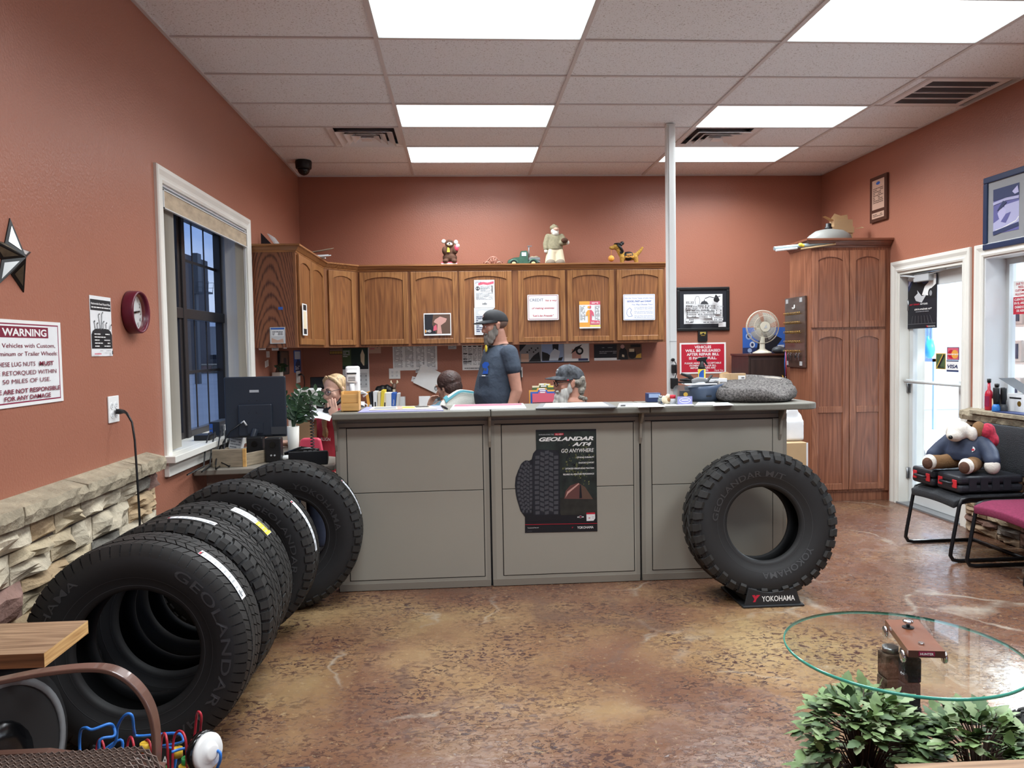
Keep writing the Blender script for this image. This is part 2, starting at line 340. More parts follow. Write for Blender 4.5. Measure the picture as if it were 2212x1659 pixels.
# front wall with store windows, behind the photographer
mb = MB('terracotta'); FX0, FX1, FZ0, FZ1 = -1.0, 3.3, .35, 2.5
mb.box(XL-W, FX0, YF-W, YF, 0, H+.1).box(FX1, x1, YF-W, YF, 0, H+.1).box(FX0, FX1, YF-W, YF, 0, FZ0).box(FX0, FX1, YF-W, YF, FZ1, H+.1); struct(mb.build('wall_front'))
mb = MB('dark_bronze')
for x in (FX0, .42, 1.86, FX1-.06): mb.box(x, x+.06, YF-.16, YF-.08, FZ0, FZ1)
mb.box(FX0, FX1, YF-.16, YF-.08, FZ0, FZ0+.06).box(FX0, FX1, YF-.16, YF-.08, FZ1-.06, FZ1); w3 = struct(mb.build('window_3'))
mb = MB('clear_pane'); mb.quad((FX0, YF-.12, FZ0), (FX1, YF-.12, FZ0), (FX1, YF-.12, FZ1), (FX0, YF-.12, FZ1)); mb.build('glass_pane', w3)
# ------------------------------------------------------------------ ceiling: tiles sagging a little in a T-bar grid
RX = [XL, -.4545, .7647, 1.9839, 3.2031, XR]; RY = [4.676+.6096*k for k in range(-11, 6)]+[YB]; RY = [YF]+[y for y in RY if y > YF+.05]
LIGHTS = [(1, 4.066), (1, 5.895), (1, 7.114), (3, 4.066), (3, 5.895), (3, 7.114), (1, 2.2376), (3, 2.2376), (1, .4088), (3, .4088)]
def is_light(i, y): return any(i == a and abs(y-b) < .05 for a, b in LIGHTS)
VENTS = [(-1.0641, -.4545, 6.505), (1.9839, 2.5935, 6.505)]
GRILLE = (3.2931, 3.9027, 5.2856)
mb = MB('ceiling_tile')
for i in range(5):
    for y, y2 in zip(RY, RY[1:]):
        if is_light(i, y): continue
        a, b = RX[i]+.004, RX[i+1]-.004
        for va, vb, vy in VENTS:
            if abs(vy-y) < .05:
                if abs(va-RX[i]) < .05: a = vb
                if abs(vb-RX[i+1]) < .05: b = va
        if abs(GRILLE[2]-y) < .05 and i == 4: b = GRILLE[0]
        if b-a < .05: continue
        rnd = random.Random(int(i*97+y*1000)); sag = rnd.uniform(.001, .007); tl = [rnd.uniform(0, .006) for _ in range(4)]
        nu, nv = 8, 5; vs = []
        for v in range(nv):
            for u in range(nu):
                p, q = u/(nu-1), v/(nv-1); z = H+.004-sag*16*p*(1-p)*q*(1-q)+(tl[0]*(1-p)*(1-q)+tl[1]*p*(1-q)+tl[2]*(1-p)*q+tl[3]*p*q)
                vs.append((a+(b-a)*p, y+.004+(y2-y-.008)*q, z))
        mb.add(vs, [(v*nu+u, (v+1)*nu+u, (v+1)*nu+u+1, v*nu+u+1) for v in range(nv-1) for u in range(nu-1)], True)
mb.box(XL-W, XR+W, YF-W, YB+W, H+.14, H+.24)
struct(mb.build('ceiling'))
mb = MB('grid_white')
for x in RX[1:5]: mb.box(x-.012, x+.012, YF, YB, H-.001, H+.03)
for y in RY[1:-1]: mb.box(XL, XR, y-.009, y+.009, H, H+.02)
mb.box(XL, XL+.02, YF, YB, H-.004, H+.02).box(XR-.02, XR, YF, YB, H-.004, H+.02).box(XL, XR, YB-.02, YB, H-.004, H+.02)
for va, vb, vy in VENTS: mb.box(va-.01, va+.01, vy, vy+.61, H, H+.02).box(vb-.01, vb+.01, vy, vy+.61, H, H+.02)
mb.box(GRILLE[0]-.012, GRILLE[0]+.012, GRILLE[2], GRILLE[2]+.61, H, H+.02)
struct(mb.build('trim_1'))
# troffer lights
LBL = {(1, 4): 'large white ceiling light panel cut off by the top edge in the middle', (1, 5): 'white ceiling light panel in the middle row, right of the vent by the camera',
       (1, 7): 'white ceiling light panel nearest the back wall with its lens slipped at one corner', (3, 4): 'large white ceiling light panel cut off at the top right corner',
       (3, 5): 'white ceiling light panel directly in front of the vent beside the white post', (3, 7): 'white ceiling light panel behind the vent and crossed by the white post'}
for k, (i, y) in enumerate(LIGHTS):
    a, b = RX[i]+.012, RX[i+1]-.012; lb = LBL.get((i, int(y)), 'white ceiling light panel over the waiting area behind the photographer')
    t = thing('ceiling_light', lb, 'light', ((a+b)/2, y+.305, H), 0, 'ceiling light panels')
    w, d = (b-a)/2, .293
    mb = MB('white_metal'); mb.box(-w, w, -d, d, .10, .11).box(-w, -w+.006, -d, d, .0, .10).box(w-.006, w, -d, d, 0, .10).box(-w, w, -d, -d+.006, 0, .1).box(-w, w, d-.006, d, 0, .1); mb.build('housing', t)
    mb = MB('panel_glow'); ww, dd = w-.012, d-.012
    if k == 2:   # lens that has slipped out at one corner
        mb.quad((-ww, -dd, .004), (-ww, dd, .004), (ww-.05, dd-.075, -.012), (ww-.02, -dd, .004)); o = mb.build('lens', t)
        m2 = MB('panel_glow'); m2.quad((-ww, -dd, .05), (-ww, dd, .05), (ww, dd, .05), (ww, -dd, .05)); m2.build('lamp', t)
    else:
        mb.quad((-ww, -dd, .004), (-ww, dd, .004), (ww, dd, .004), (ww, -dd, .004)); mb.build('lens', t)
    ld = bpy.data.lights.new('tubes', 'AREA'); ld.shape = 'RECTANGLE'; ld.size = 2*ww; ld.size_y = 2*dd; ld.energy = LAMP_W; ld.color = LAMP_C; ld.spread = radians(150)
    lo = bpy.data.objects.new('tubes', ld); COL.objects.link(lo); lo.parent = t; lo.location = (0, 0, -.016 if k == 2 else 0)
# air diffusers
mat('vent_white', (228, 228, 230), .35); mat('vent_dark', (52, 56, 66), .6)
for (va, vb, vy), lb in zip(VENTS, ('square four way ceiling air vent right of the dome camera', 'square four way ceiling air vent just behind the white post')):
    t = thing('ceiling_vent', lb, 'vent', ((va+vb)/2, vy+.305, H), 0, 'four way air vents')
    mb = MB('vent_dark'); mb.box(-.29, .29, -.29, .29, .06, .07); mb.build('plenum', t)
    mb = MB('vent_white')
    def ring(r, z0, r2, z1):
        mb.loft([[Vector((sx*q, sy*q, z)) for sx, sy in ((-1, -1), (1, -1), (1, 1), (-1, 1))] for q, z in ((r, z0), (r, z0+.003), (r2, z1+.003), (r2, z1))]+[[Vector((sx*r, sy*r, z0)) for sx, sy in ((-1, -1), (1, -1), (1, 1), (-1, 1))]], caps=False, smooth=False)
    ring(.300, .0, .250, .012); mb.build('frame', t)
    for r in (.178, .112, .056): mb = MB('vent_white'); ring(r, .016, r+.058, -.020); mb.build('louver', t)
    mb = MB('vent_white'); mb.box(-.045, .045, -.045, .045, -.022, -.012); mb.build('centre_plate', t)
a, b, y = GRILLE; t = thing('return_grille', 'square dark louvred return air grille in the ceiling by the right wall', 'vent', ((a+b)/2, y+.305, H))
mb = MB('vent_dark'); mb.box(-.28, .28, -.28, .28, .05, .06); mb.build('filter', t)
mb = MB('vent_white'); mb.box(-.295, .295, -.295, -.25, 0, .012).box(-.295, .295, .25, .295, 0, .012).box(-.295, -.25, -.25, .25, 0, .012).box(.25, .295, -.25, .25, 0, .012)
for q in (-.13, 0, .13): mb.box(-.25, .25, q-.006, q+.006, 0, .012)
mb.build('frame', t)
mat('louver_grey', (170, 170, 174), .4); mb = MB('louver_grey')
for k in range(26):
    yy = -.245+k*.0196; mb.quad((-.25, yy, .002), (.25, yy, .002), (.25, yy+.013, .022), (-.25, yy+.013, .022))
mb.build('louvers', t)
# dome camera
c = onz(659, 352, H); t = thing('security_camera', 'black dome security camera on the ceiling above the corner cabinet', 'camera', (c.x, c.y-.08, H))
mb = MB('black'); mb.lathe([(.075, 0), (.078, -.01), (.074, -.07), (.066, -.078)]); mb.build('housing', t)
mb = MB('black_gloss'); mb.lathe([(.058*cos(a), -.078-.058*sin(a)) for a in [k*pi/16 for k in range(8)]]+[(.002, -.136)]); mb.build('dome', t)
# ------------------------------------------------------------------ stone wainscots
def stone_mat(name, c):
    m = mat(name, c, .85, noise=(9, .28)); t, b, L = nodes(m)
    co = N(t, 'ShaderNodeTexCoord').outputs['Object']
    n = N(t, 'ShaderNodeTexNoise'); n.inputs['Scale'].default_value = 24; n.inputs['Detail'].default_value = 8; n.inputs['Roughness'].default_value = .6; L(co, n.inputs['Vector'])
    bu = N(t, 'ShaderNodeBump'); bu.inputs['Strength'].default_value = .8; bu.inputs['Distance'].default_value = .02; L(n.outputs[0], bu.inputs['Height']); L(bu.outputs[0], b.inputs['Normal'])
for nme, c in (('stone_cream', (186, 170, 142)), ('stone_tan', (172, 148, 116)), ('stone_mauve', (140, 110, 100)), ('stone_grey', (112, 108, 100)), ('stone_pale', (194, 182, 160)), ('stone_cap', (160, 148, 126)), ('mortar', (72, 62, 56))): stone_mat(nme, c)
def rough_stone(mb, x, sx, y0, y1, z0, z1, depth, rnd):
    """one split-face stone on the plane X=x bulging by sx*depth"""
    nu = max(4, int((y1-y0)/.035)); nv = 5; vs = []
    ph = [rnd.uniform(0, 6.3) for _ in range(4)]
    c = [rnd.uniform(-.009, .009) for _ in range(4)]
    for v in range(nv):
        for u in range(nu):
            p, q = u/(nu-1), v/(nv-1)
            edge = min(1, min(p, 1-p)*nu*.55)**.5*min(1, min(q, 1-q)*4.4)**.5
            w = .5+.22*sin(ph[0]+p*7+q*3)+.18*sin(ph[1]+p*13-q*5)+rnd.uniform(-.14, .14)
            zz = z0+(z1-z0)*q+(c[0]*(1-p)+c[1]*p if v in (0, nv-1) else rnd.uniform(-.004, .004))*(1 if v == 0 else -1)
            yy = y0+(y1-y0)*p+(c[2] if u == 0 else c[3] if u == nu-1 else 0)*(q-.5)
            vs.append((x+sx*depth*(.42+edge*.58*w*1.25), yy, zz))
    n0 = len(vs); fs = [(v*nu+u, v*nu+u+1, (v+1)*nu+u+1, (v+1)*nu+u) for v in range(nv-1) for u in range(nu-1)]
    rim = [u for u in range(nu)]+[v*nu+nu-1 for v in range(1, nv)]+[(nv-1)*nu+u for u in range(nu-2, -1, -1)]+[v*nu for v in range(nv-2, 0, -1)]
    vs += [(x, vs[i][1], vs[i][2]) for i in rim]; k = len(rim)
    fs += [(rim[i], n0+i, n0+(i+1) % k, rim[(i+1) % k]) for i in range(k)]
    mb.add(vs, fs, False)
def wainscot(name, x, sx, ya, yb, ztop, depth, seed, cols, label):
    rnd = random.Random(seed); mb = MB('mortar'); mb.box(min(x, x+sx*depth*.30), max(x, x+sx*depth*.30), ya, yb, 0, ztop-.06)
    z = 0; zc = ztop-.085
    while z < zc-.02:
        h = rnd.choice([.075, .09, .1, .115, .13]); h = min(h, zc-z) if zc-z-h > .04 else zc-z
        y = ya+rnd.uniform(-.2, 0)
        while y < yb-.01:
            l = rnd.uniform(.15, .38); y2 = min(yb+rnd.uniform(-.01, .012), y+l); y2 = yb+rnd.uniform(-.006, .012) if yb-y2 < .08 else y2
            mb.use(rnd.choice(cols))
            if h > .1 and rnd.random() < .35 and y2-max(y, ya) > .12:
                zm = z+h*rnd.uniform(.4, .6); rough_stone(mb, x, sx, max(y, ya)+.004, y2-.004, z+.004, zm-.003, depth, rnd); mb.use(rnd.choice(cols)); rough_stone(mb, x, sx, max(y, ya)+.004, y2-.004, zm+.003, z+h-.004, depth, rnd)
            else: rough_stone(mb, x, sx, max(y, ya)+.004, y2-.004, z+.004, z+h-.004, depth, rnd)
            y = y2
        z += h
    y = ya; mb.use('stone_cap')
    while y < yb-.01:
        y2 = min(yb, y+rnd.uniform(.42, .6)); y2 = yb if yb-y2 < .15 else y2
        # sloping chiselled cap
        nu = 12; rings = []
        for u in range(nu):
            yy = y+.002+(y2-y-.004)*u/(nu-1); j = lambda s_=.006: rnd.uniform(-s_, s_)
            rings.append([Vector((x, yy, ztop+.012)), Vector((x+sx*(depth*.55), yy, ztop+j(.003))), Vector((x+sx*(depth*1.12+j(.004)), yy, ztop-.012+j(.004))), Vector((x+sx*(depth*1.2+j()), yy, ztop-.04+j())), Vector((x+sx*(depth*1.08+j()), yy, ztop-.078)), Vector((x, yy, ztop-.08))])
        if sx > 0: rings = [r[::-1] for r in rings]
        mb.loft(rings, smooth=False); y = y2
    o = mb.build(name); struct(o, label, 'stonework'); return o
wainscot('trim_2', XL, 1, YF, 4.17, .955, .085, 5, ['stone_cream']*4+['stone_pale']*4+['stone_tan']*3+['stone_mauve']*2+['stone_grey']*2, 'cream and grey split stone facing along the foot of the left wall')
for nme, c in (('rstone_tan', (150, 128, 104)), ('rstone_brown', (112, 84, 72)), ('rstone_grey', (108, 100, 92)), ('rstone_cream', (168, 150, 124))): stone_mat(nme, c)
wainscot('trim_3', XR, -1, 1.5, 5.80, .945, .085, 9, ['rstone_tan']*3+['rstone_brown']*3+['rstone_grey']*2+['rstone_cream']*2, 'brown split stone facing below the shop window')
# ------------------------------------------------------------------ left window
def casing(mb, x, sx, y0, y1, z0, z1, w=.09, t=.022, bottom=False):
    """mitred moulded frame round an opening on the plane X=x"""
    pr = [(0, 0), (0, t*.55), (w*.16, t*.8), (w*.3, t*.5), (w*.45, t*.55), (w*.72, t), (w*.95, t), (w, t*.7), (w, 0)]
    def leg(p, q, o0, o1):
        rings = []
        for P, o in ((p, o0), (q, o1)): rings.append([Vector((x+sx*d, P[0]+o[0]*a, P[1]+o[1]*a)) for a, d in pr])
        mb.loft(rings, smooth=False)
    zb = z0
    leg((y0, zb), (y0, z1), (-1, -1 if bottom else 0), (-1, 1)); leg((y0, z1), (y1, z1), (-1, 1), (1, 1)); leg((y1, z1), (y1, zb), (1, 1), (1, -1 if bottom else 0))
    if bottom: leg((y1, z0), (y0, z0), (1, -1), (-1, -1))
w1 = thing('window_1', 'white trimmed window with dark bronze sashes in the left wall', 'window'); w1['kind'] = 'structure'
mb = MB('white_trim'); casing(mb, XL, 1, WY0, WY1, WZ0-.01, WZ1); mb.build('casing', w1)
mb = MB('white_trim'); mb.box(XL-.2, XL+.001, WY0+.013, WY1-.013, WZ0+.001, WZ0+.008); mb.box(XL+.001, XL+.075, WY0-.13, WY1+.13, WZ0-.03, WZ0+.008)
mb.box(XL, XL+.028, WY0-.1, WY1+.1, WZ0-.11, WZ0-.03); mb.build('sill', w1, bevel=.006)
mb = MB('jamb_white'); mb.box(XL-.2, XL, WY0, WY0+.012, WZ0, WZ1).box(XL-.2, XL, WY1-.012, WY1, WZ0, WZ1).box(XL-.2, XL, WY0+.012, WY1-.012, WZ1-.012, WZ1); mb.build('jamb', w1)
XF = XL-.225; zm = onx(450, 684, XF).z; z2 = onx(450, 579, XF).z; z3 = onx(450, 800, XF).z; ym = 5.33
for a, b in ((WY0, ym-.02), (ym+.02, WY1)):
    mb = MB('dark_bronze'); f = .05
    mb.box(XF-.012, XF+.04, a, a+f, WZ0, WZ1).box(XF-.012, XF+.04, b-f, b, WZ0, WZ1).box(XF-.012, XF+.04, a+f, b-f, WZ1-f, WZ1).box(XF-.012, XF+.04, a+f, b-f, WZ0, WZ0+f).box(XF-.012, XF+.05, a+.001, b-.001, zm-.04, zm+.03)
    mb.build('sash_frame', w1, bevel=.004)
    mb = MB('dark_bronze')
    for k in (1, 2): yy = a+f+(b-a-2*f)*k/3; mb.box(XF-.003, XF+.003, yy-.008, yy+.008, WZ0+f, WZ1-f)
    for zz in (z2, z3): mb.box(XF-.0035, XF+.0035, a+f, b-f, zz-.010, zz+.010)
    mb.build('muntins', w1)
    mb = MB('tinted_pane'); mb.quad((XF, a, WZ0), (XF, b, WZ0), (XF, b, WZ1), (XF, a, WZ1)); mb.build('glass_pane', w1)
mb = MB('dark_bronze'); mb.box(XF-.014, XF+.055, ym-.03, ym+.03, WZ0, WZ1); mb.build('mullion', w1, bevel=.005)
# vertical blind
mat('vane', (196, 190, 178), .7, noise=(30, .05, (1, 1, .05))); mat('valance_cloth', (178, 160, 136), .8, noise=(9, .18, (1, 1, 3)))
t = thing('vertical_blind', 'cream vertical blind drawn open to both sides of the left window', 'blind', (XL-.05, WY0, WZ0))
mb = MB('valance_cloth'); mb.box(.055, .062, .01, WY1-WY0-.02, WZ1-WZ0-.135, WZ1-WZ0-.035); mb.use('white_metal'); mb.box(.05, .066, .0, .012, WZ1-WZ0-.14, WZ1-WZ0-.03); mb.box(.05, .066, .0, WY1-WY0-.01, WZ1-WZ0-.04, WZ1-WZ0-.033); mb.box(.05, .066, .0, WY1-WY0-.01, WZ1-WZ0-.14, WZ1-WZ0-.134); mb.box(-.02, .05, .0, .006, WZ1-WZ0-.14, WZ1-WZ0-.03); mb.build('valance', t)
mb = MB('white_metal'); mb.box(-.015, .02, .01, WY1-WY0-.01, WZ1-WZ0-.05, WZ1-WZ0-.02); mb.build('headrail', t)
def vane(y, dep, ang, x=0):
    mb = MB('vane'); rings = []
    for z in (.02, WZ1-WZ0-.05): rings.append([Vector((x+(dep*(q-.5))*cos(ang)+.006*sin(q*pi)*sin(ang), y+dep*(q-.5)*sin(ang)+.006*sin(q*pi)*cos(ang), z)) for q in [k/6 for k in range(7)]])
    mb.loft(rings, caps=False, closed=False); mb.build('vane', t)
for k in range(9): vane(.03+k*.021, .085, radians(8+k*2))
for k in range(8): vane(1.69-k*.022, .085, radians(-12))
for k in range(3): vane(1.51-k*.022, .085, radians(-14))
mb = MB('vane'); mb.tube([(0.03, WY1-WY0-.06, WZ1-WZ0-.1), (.04, WY1-WY0-.05, .6), (.03, WY1-WY0-.055, .03)], .004); mb.build('cord', t)
# ------------------------------------------------------------------ door in the right wall
d1 = thing('door_1', 'white framed glass door leading into the bright shop', 'door'); d1['kind'] = 'structure'
mb = MB('white_trim'); casing(mb, XR, -1, DY0, DY1, 0, DZ, w=.095); mb.build('casing', d1)
mb = MB('white_trim'); mb.box(XR, XR+W, DY0, DY0+.025, 0, DZ).box(XR, XR+W, DY1-.025, DY1, 0, DZ).box(XR, XR+W, DY0+.025, DY1-.025, DZ-.025, DZ); mb.build('jamb', d1)
XD = XR+.09; a, b = DY0+.03, DY1-.03
mb = MB('white_metal'); mb.box(XD, XD+.045, a, a+.055, .015, DZ-.03).box(XD, XD+.045, b-.055, b, .015, DZ-.03).box(XD, XD+.045, a+.055, b-.055, DZ-.15, DZ-.03).box(XD, XD+.045, a+.055, b-.055, .015, .16); mb.build('leaf_frame', d1, bevel=.004)
mb = MB('clear_pane'); mb.quad((XD+.02, a, .1), (XD+.02, b, .1), (XD+.02, b, DZ-.1), (XD+.02, a, DZ-.1)); mb.build('glass_pane', d1)
zb = onx(2030, 829, XD-.04).z; mb = MB('white_metal'); mb.cyl((XD-.05, a+.02, zb), (XD-.05, b-.02, zb), .014); mb.box(XD-.055, XD, b-.05, b-.02, zb-.02, zb+.02).box(XD-.055, XD, a+.02, a+.05, zb-.02, zb+.02); mb.build('push_bar', d1)
mb = MB('white_metal'); mb.box(XD-.012, XD, a+.0, a+.14, zb-.27, zb+.03); mb.build('lock_plate', d1)
mb = MB('light_grey'); mb.T = Matrix.Translation((XD-.035, b-.22, DZ-.075)); mb.box(-.03, .03, -.16, .06, -.035, .03); mb.cyl((0, .06, 0), (0, .16, 0), .022); mb.T = None
mb.tube([(XD-.05, b-.2, DZ-.07), (XD-.09, b-.1, DZ-.05), (XR+.01, b+.01, DZ-.04)], .010); mb.tube([(XD-.05, b-.3, DZ-.065), (XR+.03, b-.62, DZ-.035)], .006); mb.build('door_closer', d1, bevel=.008)
for z in (.28, 1.06, 1.80): mb = MB('steel'); mb.cyl((XD-.012, b+.0, z-.05), (XD-.012, b+.0, z+.05), .009); mb.box(XD-.006, XD-.001, b-.03, b+.01, z-.05, z+.05); mb.build('hinge', d1)
mb = MB('grey'); mb.box(XR-.01, XR+W, DY0, DY1, 0, .014); mb.build('threshold', d1)
# ------------------------------------------------------------------ window into the shop
w2 = thing('window_2', 'white trimmed deep window looking into the shop', 'window'); w2['kind'] = 'structure'
mb = MB('white_trim'); casing(mb, XR, -1, NY0, NY1, NZ0, NZ1, w=.095); mb.build('casing', w2)
mb = MB('jamb_white'); x2 = XR+.19; mb.box(XR, XR+W, NY1-.015, NY1, NZ0, NZ1).box(XR, XR+W, NY0, NY0+.015, NZ0, NZ1).box(XR, XR+W, NY0+.015, NY1-.015, NZ1-.015, NZ1); mb.build('jamb', w2)
mb = MB('stone_cap'); mb.box(XR-.12, x2, 1.5, NY1-.016, NZ0-.03, NZ0); mb.build('sill', w2, bevel=.004)
mb = MB('white_metal'); mb.box(x2-.03, x2, NY1-.05, NY1-.015, NZ0, NZ1).box(x2-.03, x2, NY0, NY0+.05, NZ0, NZ1).box(x2-.03, x2, NY0+.05, NY1-.05, NZ1-.06, NZ1-.015).box(x2-.03, x2, NY0+.05, NY1-.05, NZ0, NZ0+.04); mb.build('sash_frame', w2)
mb = MB('clear_pane'); mb.quad((x2-.015, NY0, NZ0), (x2-.015, NY1, NZ0), (x2-.015, NY1, NZ1), (x2-.015, NY0, NZ1)); mb.build('glass_pane', w2)
# ------------------------------------------------------------------ shop bay beyond the right wall
mat('bay_white', (232, 236, 240), .7); mat('bay_floor', (210, 212, 214), .7, noise=(2, .05)); mat('bay_blue', (150, 180, 205), .6)
X0, X1 = XR+W, 11.0
mb = MB('bay_floor'); mb.box(X0, X1, -1, 16, -.12, -.02); struct(mb.build('floor_shop'), 'pale concrete floor of the shop bay', 'floor')
mb = MB('bay_white'); mb.box(X1, X1+.1, -1, 16, 0, 4.2).box(X0, X1, 16, 16.1, 0, 4.2).box(X0, X1, -1.1, -1, 0, 4.2); 
for k in range(12): mb.box(X1-.05, X1, .2+k*1.3, .27+k*1.3, 0, 4.2)
struct(mb.build('wall_shop'), 'white ribbed metal wall of the shop bay', 'wall')
mb = MB('bay_white'); mb.box(X0, X1+.1, -1.1, 16.1, 4.2, 4.3); struct(mb.build('ceiling_shop'), 'white metal ceiling of the shop bay', 'ceiling')
for k, (x, y) in enumerate(((7.2, 5.0), (7.6, 9.5))):  # added lamps, out of view, that blow out the bay behind door and window
    t = thing('bay_fill_light', ('added strip light brightening the shop bay beyond the window', 'added strip light whitening the far end of the shop bay')[k], 'light', (x, y, 4.15))
    mb = MB('white_metal'); mb.box(-.2, .2, -1.2, 1.2, 0, .05); mb.build('housing', t); mb = MB('panel_glow'); mb.box(-.15, .15, -1.15, 1.15, -.03, -.001); mb.build('lens', t)
    ld = bpy.data.lights.new('tubes', 'AREA'); ld.shape = 'RECTANGLE'; ld.size = .3; ld.size_y = 2.3; ld.energy = (BAY_FILL_W*.3, BAY_FILL_W)[k]; ld.color = (.86, .94, 1)
    lo = bpy.data.objects.new('tubes', ld); COL.objects.link(lo); lo.parent = t; lo.location = (0, 0, -.032)
# things seen through the door
mat('rope_yellow', (214, 178, 110), .7); mat('bag_blue', (40, 130, 205), .5); mat('slat_blue', (120, 150, 190), .6)
def seen(px, py, X): return onx(px, py, X)
t = thing('shop_door', 'white framed inner door seen through the glass door', 'door', (10.9, 0, 0)); p0, p1 = onx(2022, 612, 10.9), onx(2072, 690, 10.9)
mb = MB('bay_blue'); mb.box(-.06, 0, p1.y-.12, p0.y+.12, -.02, p0.z-.22); mb.build('frame', t); mb = MB('white'); mb.box(-.09, -.061, p1.y, p0.y, -.02, p0.z-.32); mb.build('leaf', t)
# rope hanging in the doorway side
p = onx(1969, 830, 4.6); t = thing('hanging_rope', 'yellow rope looped and knotted, hanging inside the glass door', 'rope', (4.6, p.y, 0)); a0, b0 = onx(1969, 800, 4.6), onx(1969, 965, 4.6)
mb = MB('rope_yellow'); mb.tube([(0, -.01, a0.z+.5), (0, -.012, a0.z), (.005, .01, (a0.z+b0.z)/2), (0, -.004, b0.z+.05), (0, -.03, b0.z), (0, .0, b0.z-.06), (0, .02, b0.z), (0, .012, b0.z+.06), (0, .02, a0.z), (0, .02, a0.z+.5)], .008); mb.ball((0, 0, b0.z+.05), (.02, .035, .02)); mb.build('rope', t)
mb = MB('bay_white'); mb.box(-.04, .04, -.05, .05, a0.z+.5, 3.0); mb.build('hook_post', t)
p = onx(2008, 752, 7.5); mb = MB('bag_blue'); mb.ball((7.5, p.y, p.z-.02), (.07, .11, .15)); mb.ball((7.5, p.y+.04, p.z+.13), (.03, .03, .08)); mb.ball((7.5, p.y-.06, p.z+.1), (.03, .03, .06)); o = melt(mb, 'plastic_bag', 'bag_blue', voxel=.02); tag(o, 'bright blue plastic bag hanging inside the shop', 'bag')
a0, b0 = onx(1982, 705, 7.9), onx(2014, 775, 7.9); mb = MB('slat_blue')
for k in range(6): yy = a0.y+(b0.y-a0.y)*k/5; mb.box(7.88, 7.93, yy-.025, yy+.025, b0.z, a0.z)
mb.box(7.9, 7.95, b0.y-.05, a0.y+.05, b0.z-.05, b0.z); mb.box(7.9, 7.95, b0.y-.05, b0.y, -.02, b0.z).box(7.9, 7.95, a0.y, a0.y+.05, -.02, b0.z); flat(mb, 'slatted_rack', 'pale blue slatted rack standing in the shop behind the door', 'rack')
a0, b0, c0 = onx(1985, 1062, 5.2), onx(1983, 955, 5.2), onx(2012, 1062, 5.2); mb = MB('dark_grey')
mb.prism([(c0.y, -.02), (a0.y, -.02), (b0.y, b0.z)], (5.2, 0, 0), Y_, Z_, -.04, .04); flat(mb, 'metal_ramp', 'dark triangular ramp standing just outside the glass door', 'ramp')
# shelves with boxed parts seen through the shop window
t = thing('parts_shelf', 'pale metal shelving full of parts seen through the shop window', 'shelf', (4.78, 4.9, -.02))
mb = MB('bay_blue')
for yy in (-.2, .7, 1.62): mb.box(-.02, .03, yy-.02, yy+.02, 0, 2.6)
mb.build('uprights', t)
SHZ = [.55, .98, 1.30, 1.62, 2.25]
for z in SHZ: mb = MB('white'); mb.box(-.05, .30, -.25, 1.66, z-.02, z); mb.build('shelf_board', t)
mat('navy_box', (46, 62, 96), .5)
rnd = random.Random(4); n = 0
for z in SHZ[1:4]:
    y = .72+.05*n; n += 1
    while y < 1.45:
        w = rnd.uniform(.10, .17); h = rnd.uniform(.18, .27)
        b = thing('oil_jug', 'dark blue and white carton on the shelving beyond the shop window', 'box', (4.80, 4.9+y, z-.02), 0, 'boxes on the shop shelving')
        mb = MB('white'); mb.box(-.05, .2, 0, w, 0, h); mb.build('carton', b, bevel=.01); mb = MB('navy_box'); mb.box(-.058, -.051, .03, w-.02, .03, h-.03); mb.build('label_panel', b)
        y += w+rnd.uniform(.02, .08)
# ------------------------------------------------------------------ outside the left window
mat('street', (140, 146, 156), .9, noise=(.4, .08)); mat('building_dark', (58, 52, 56), .8); mat('building_pale', (196, 204, 214), .8); mat('car_dark', (46, 48, 56), .25, coat=.5); mat('car_white', (222, 226, 232), .25, coat=.5); mat('car_glass', (20, 24, 30), .1)
mb = MB('street'); mb.box(-60, XL-W, -30, 70, -.25, -.15); struct(mb.build('ground_street'), 'grey street outside the left window', 'street')
mb = MB('street'); mb.box(XL-W, X1+.1, -40, YF-W, -.25, -.15); struct(mb.build('ground_lot'), 'grey parking lot in front of the store', 'street')
YS = 63.0; zt = ony(450, 786, YS).z; rs = random.Random(3); mb = MB('stone_grey'); mb.box(-34, -12, YS, YS+.3, -.15, zt-.1)
for k in range(28): mb.use(rs.choice(['stone_tan', 'stone_grey', 'stone_mauve'])); mb.box(-34+k*.8, -33.25+k*.8, YS-.06, YS, -.1, zt-.15)
mb.use('stone_pale'); mb.box(-34, -12, YS-.08, YS+.34, zt-.1, zt); struct(mb.build('wall_street'), 'low stone wall across the street', 'wall')
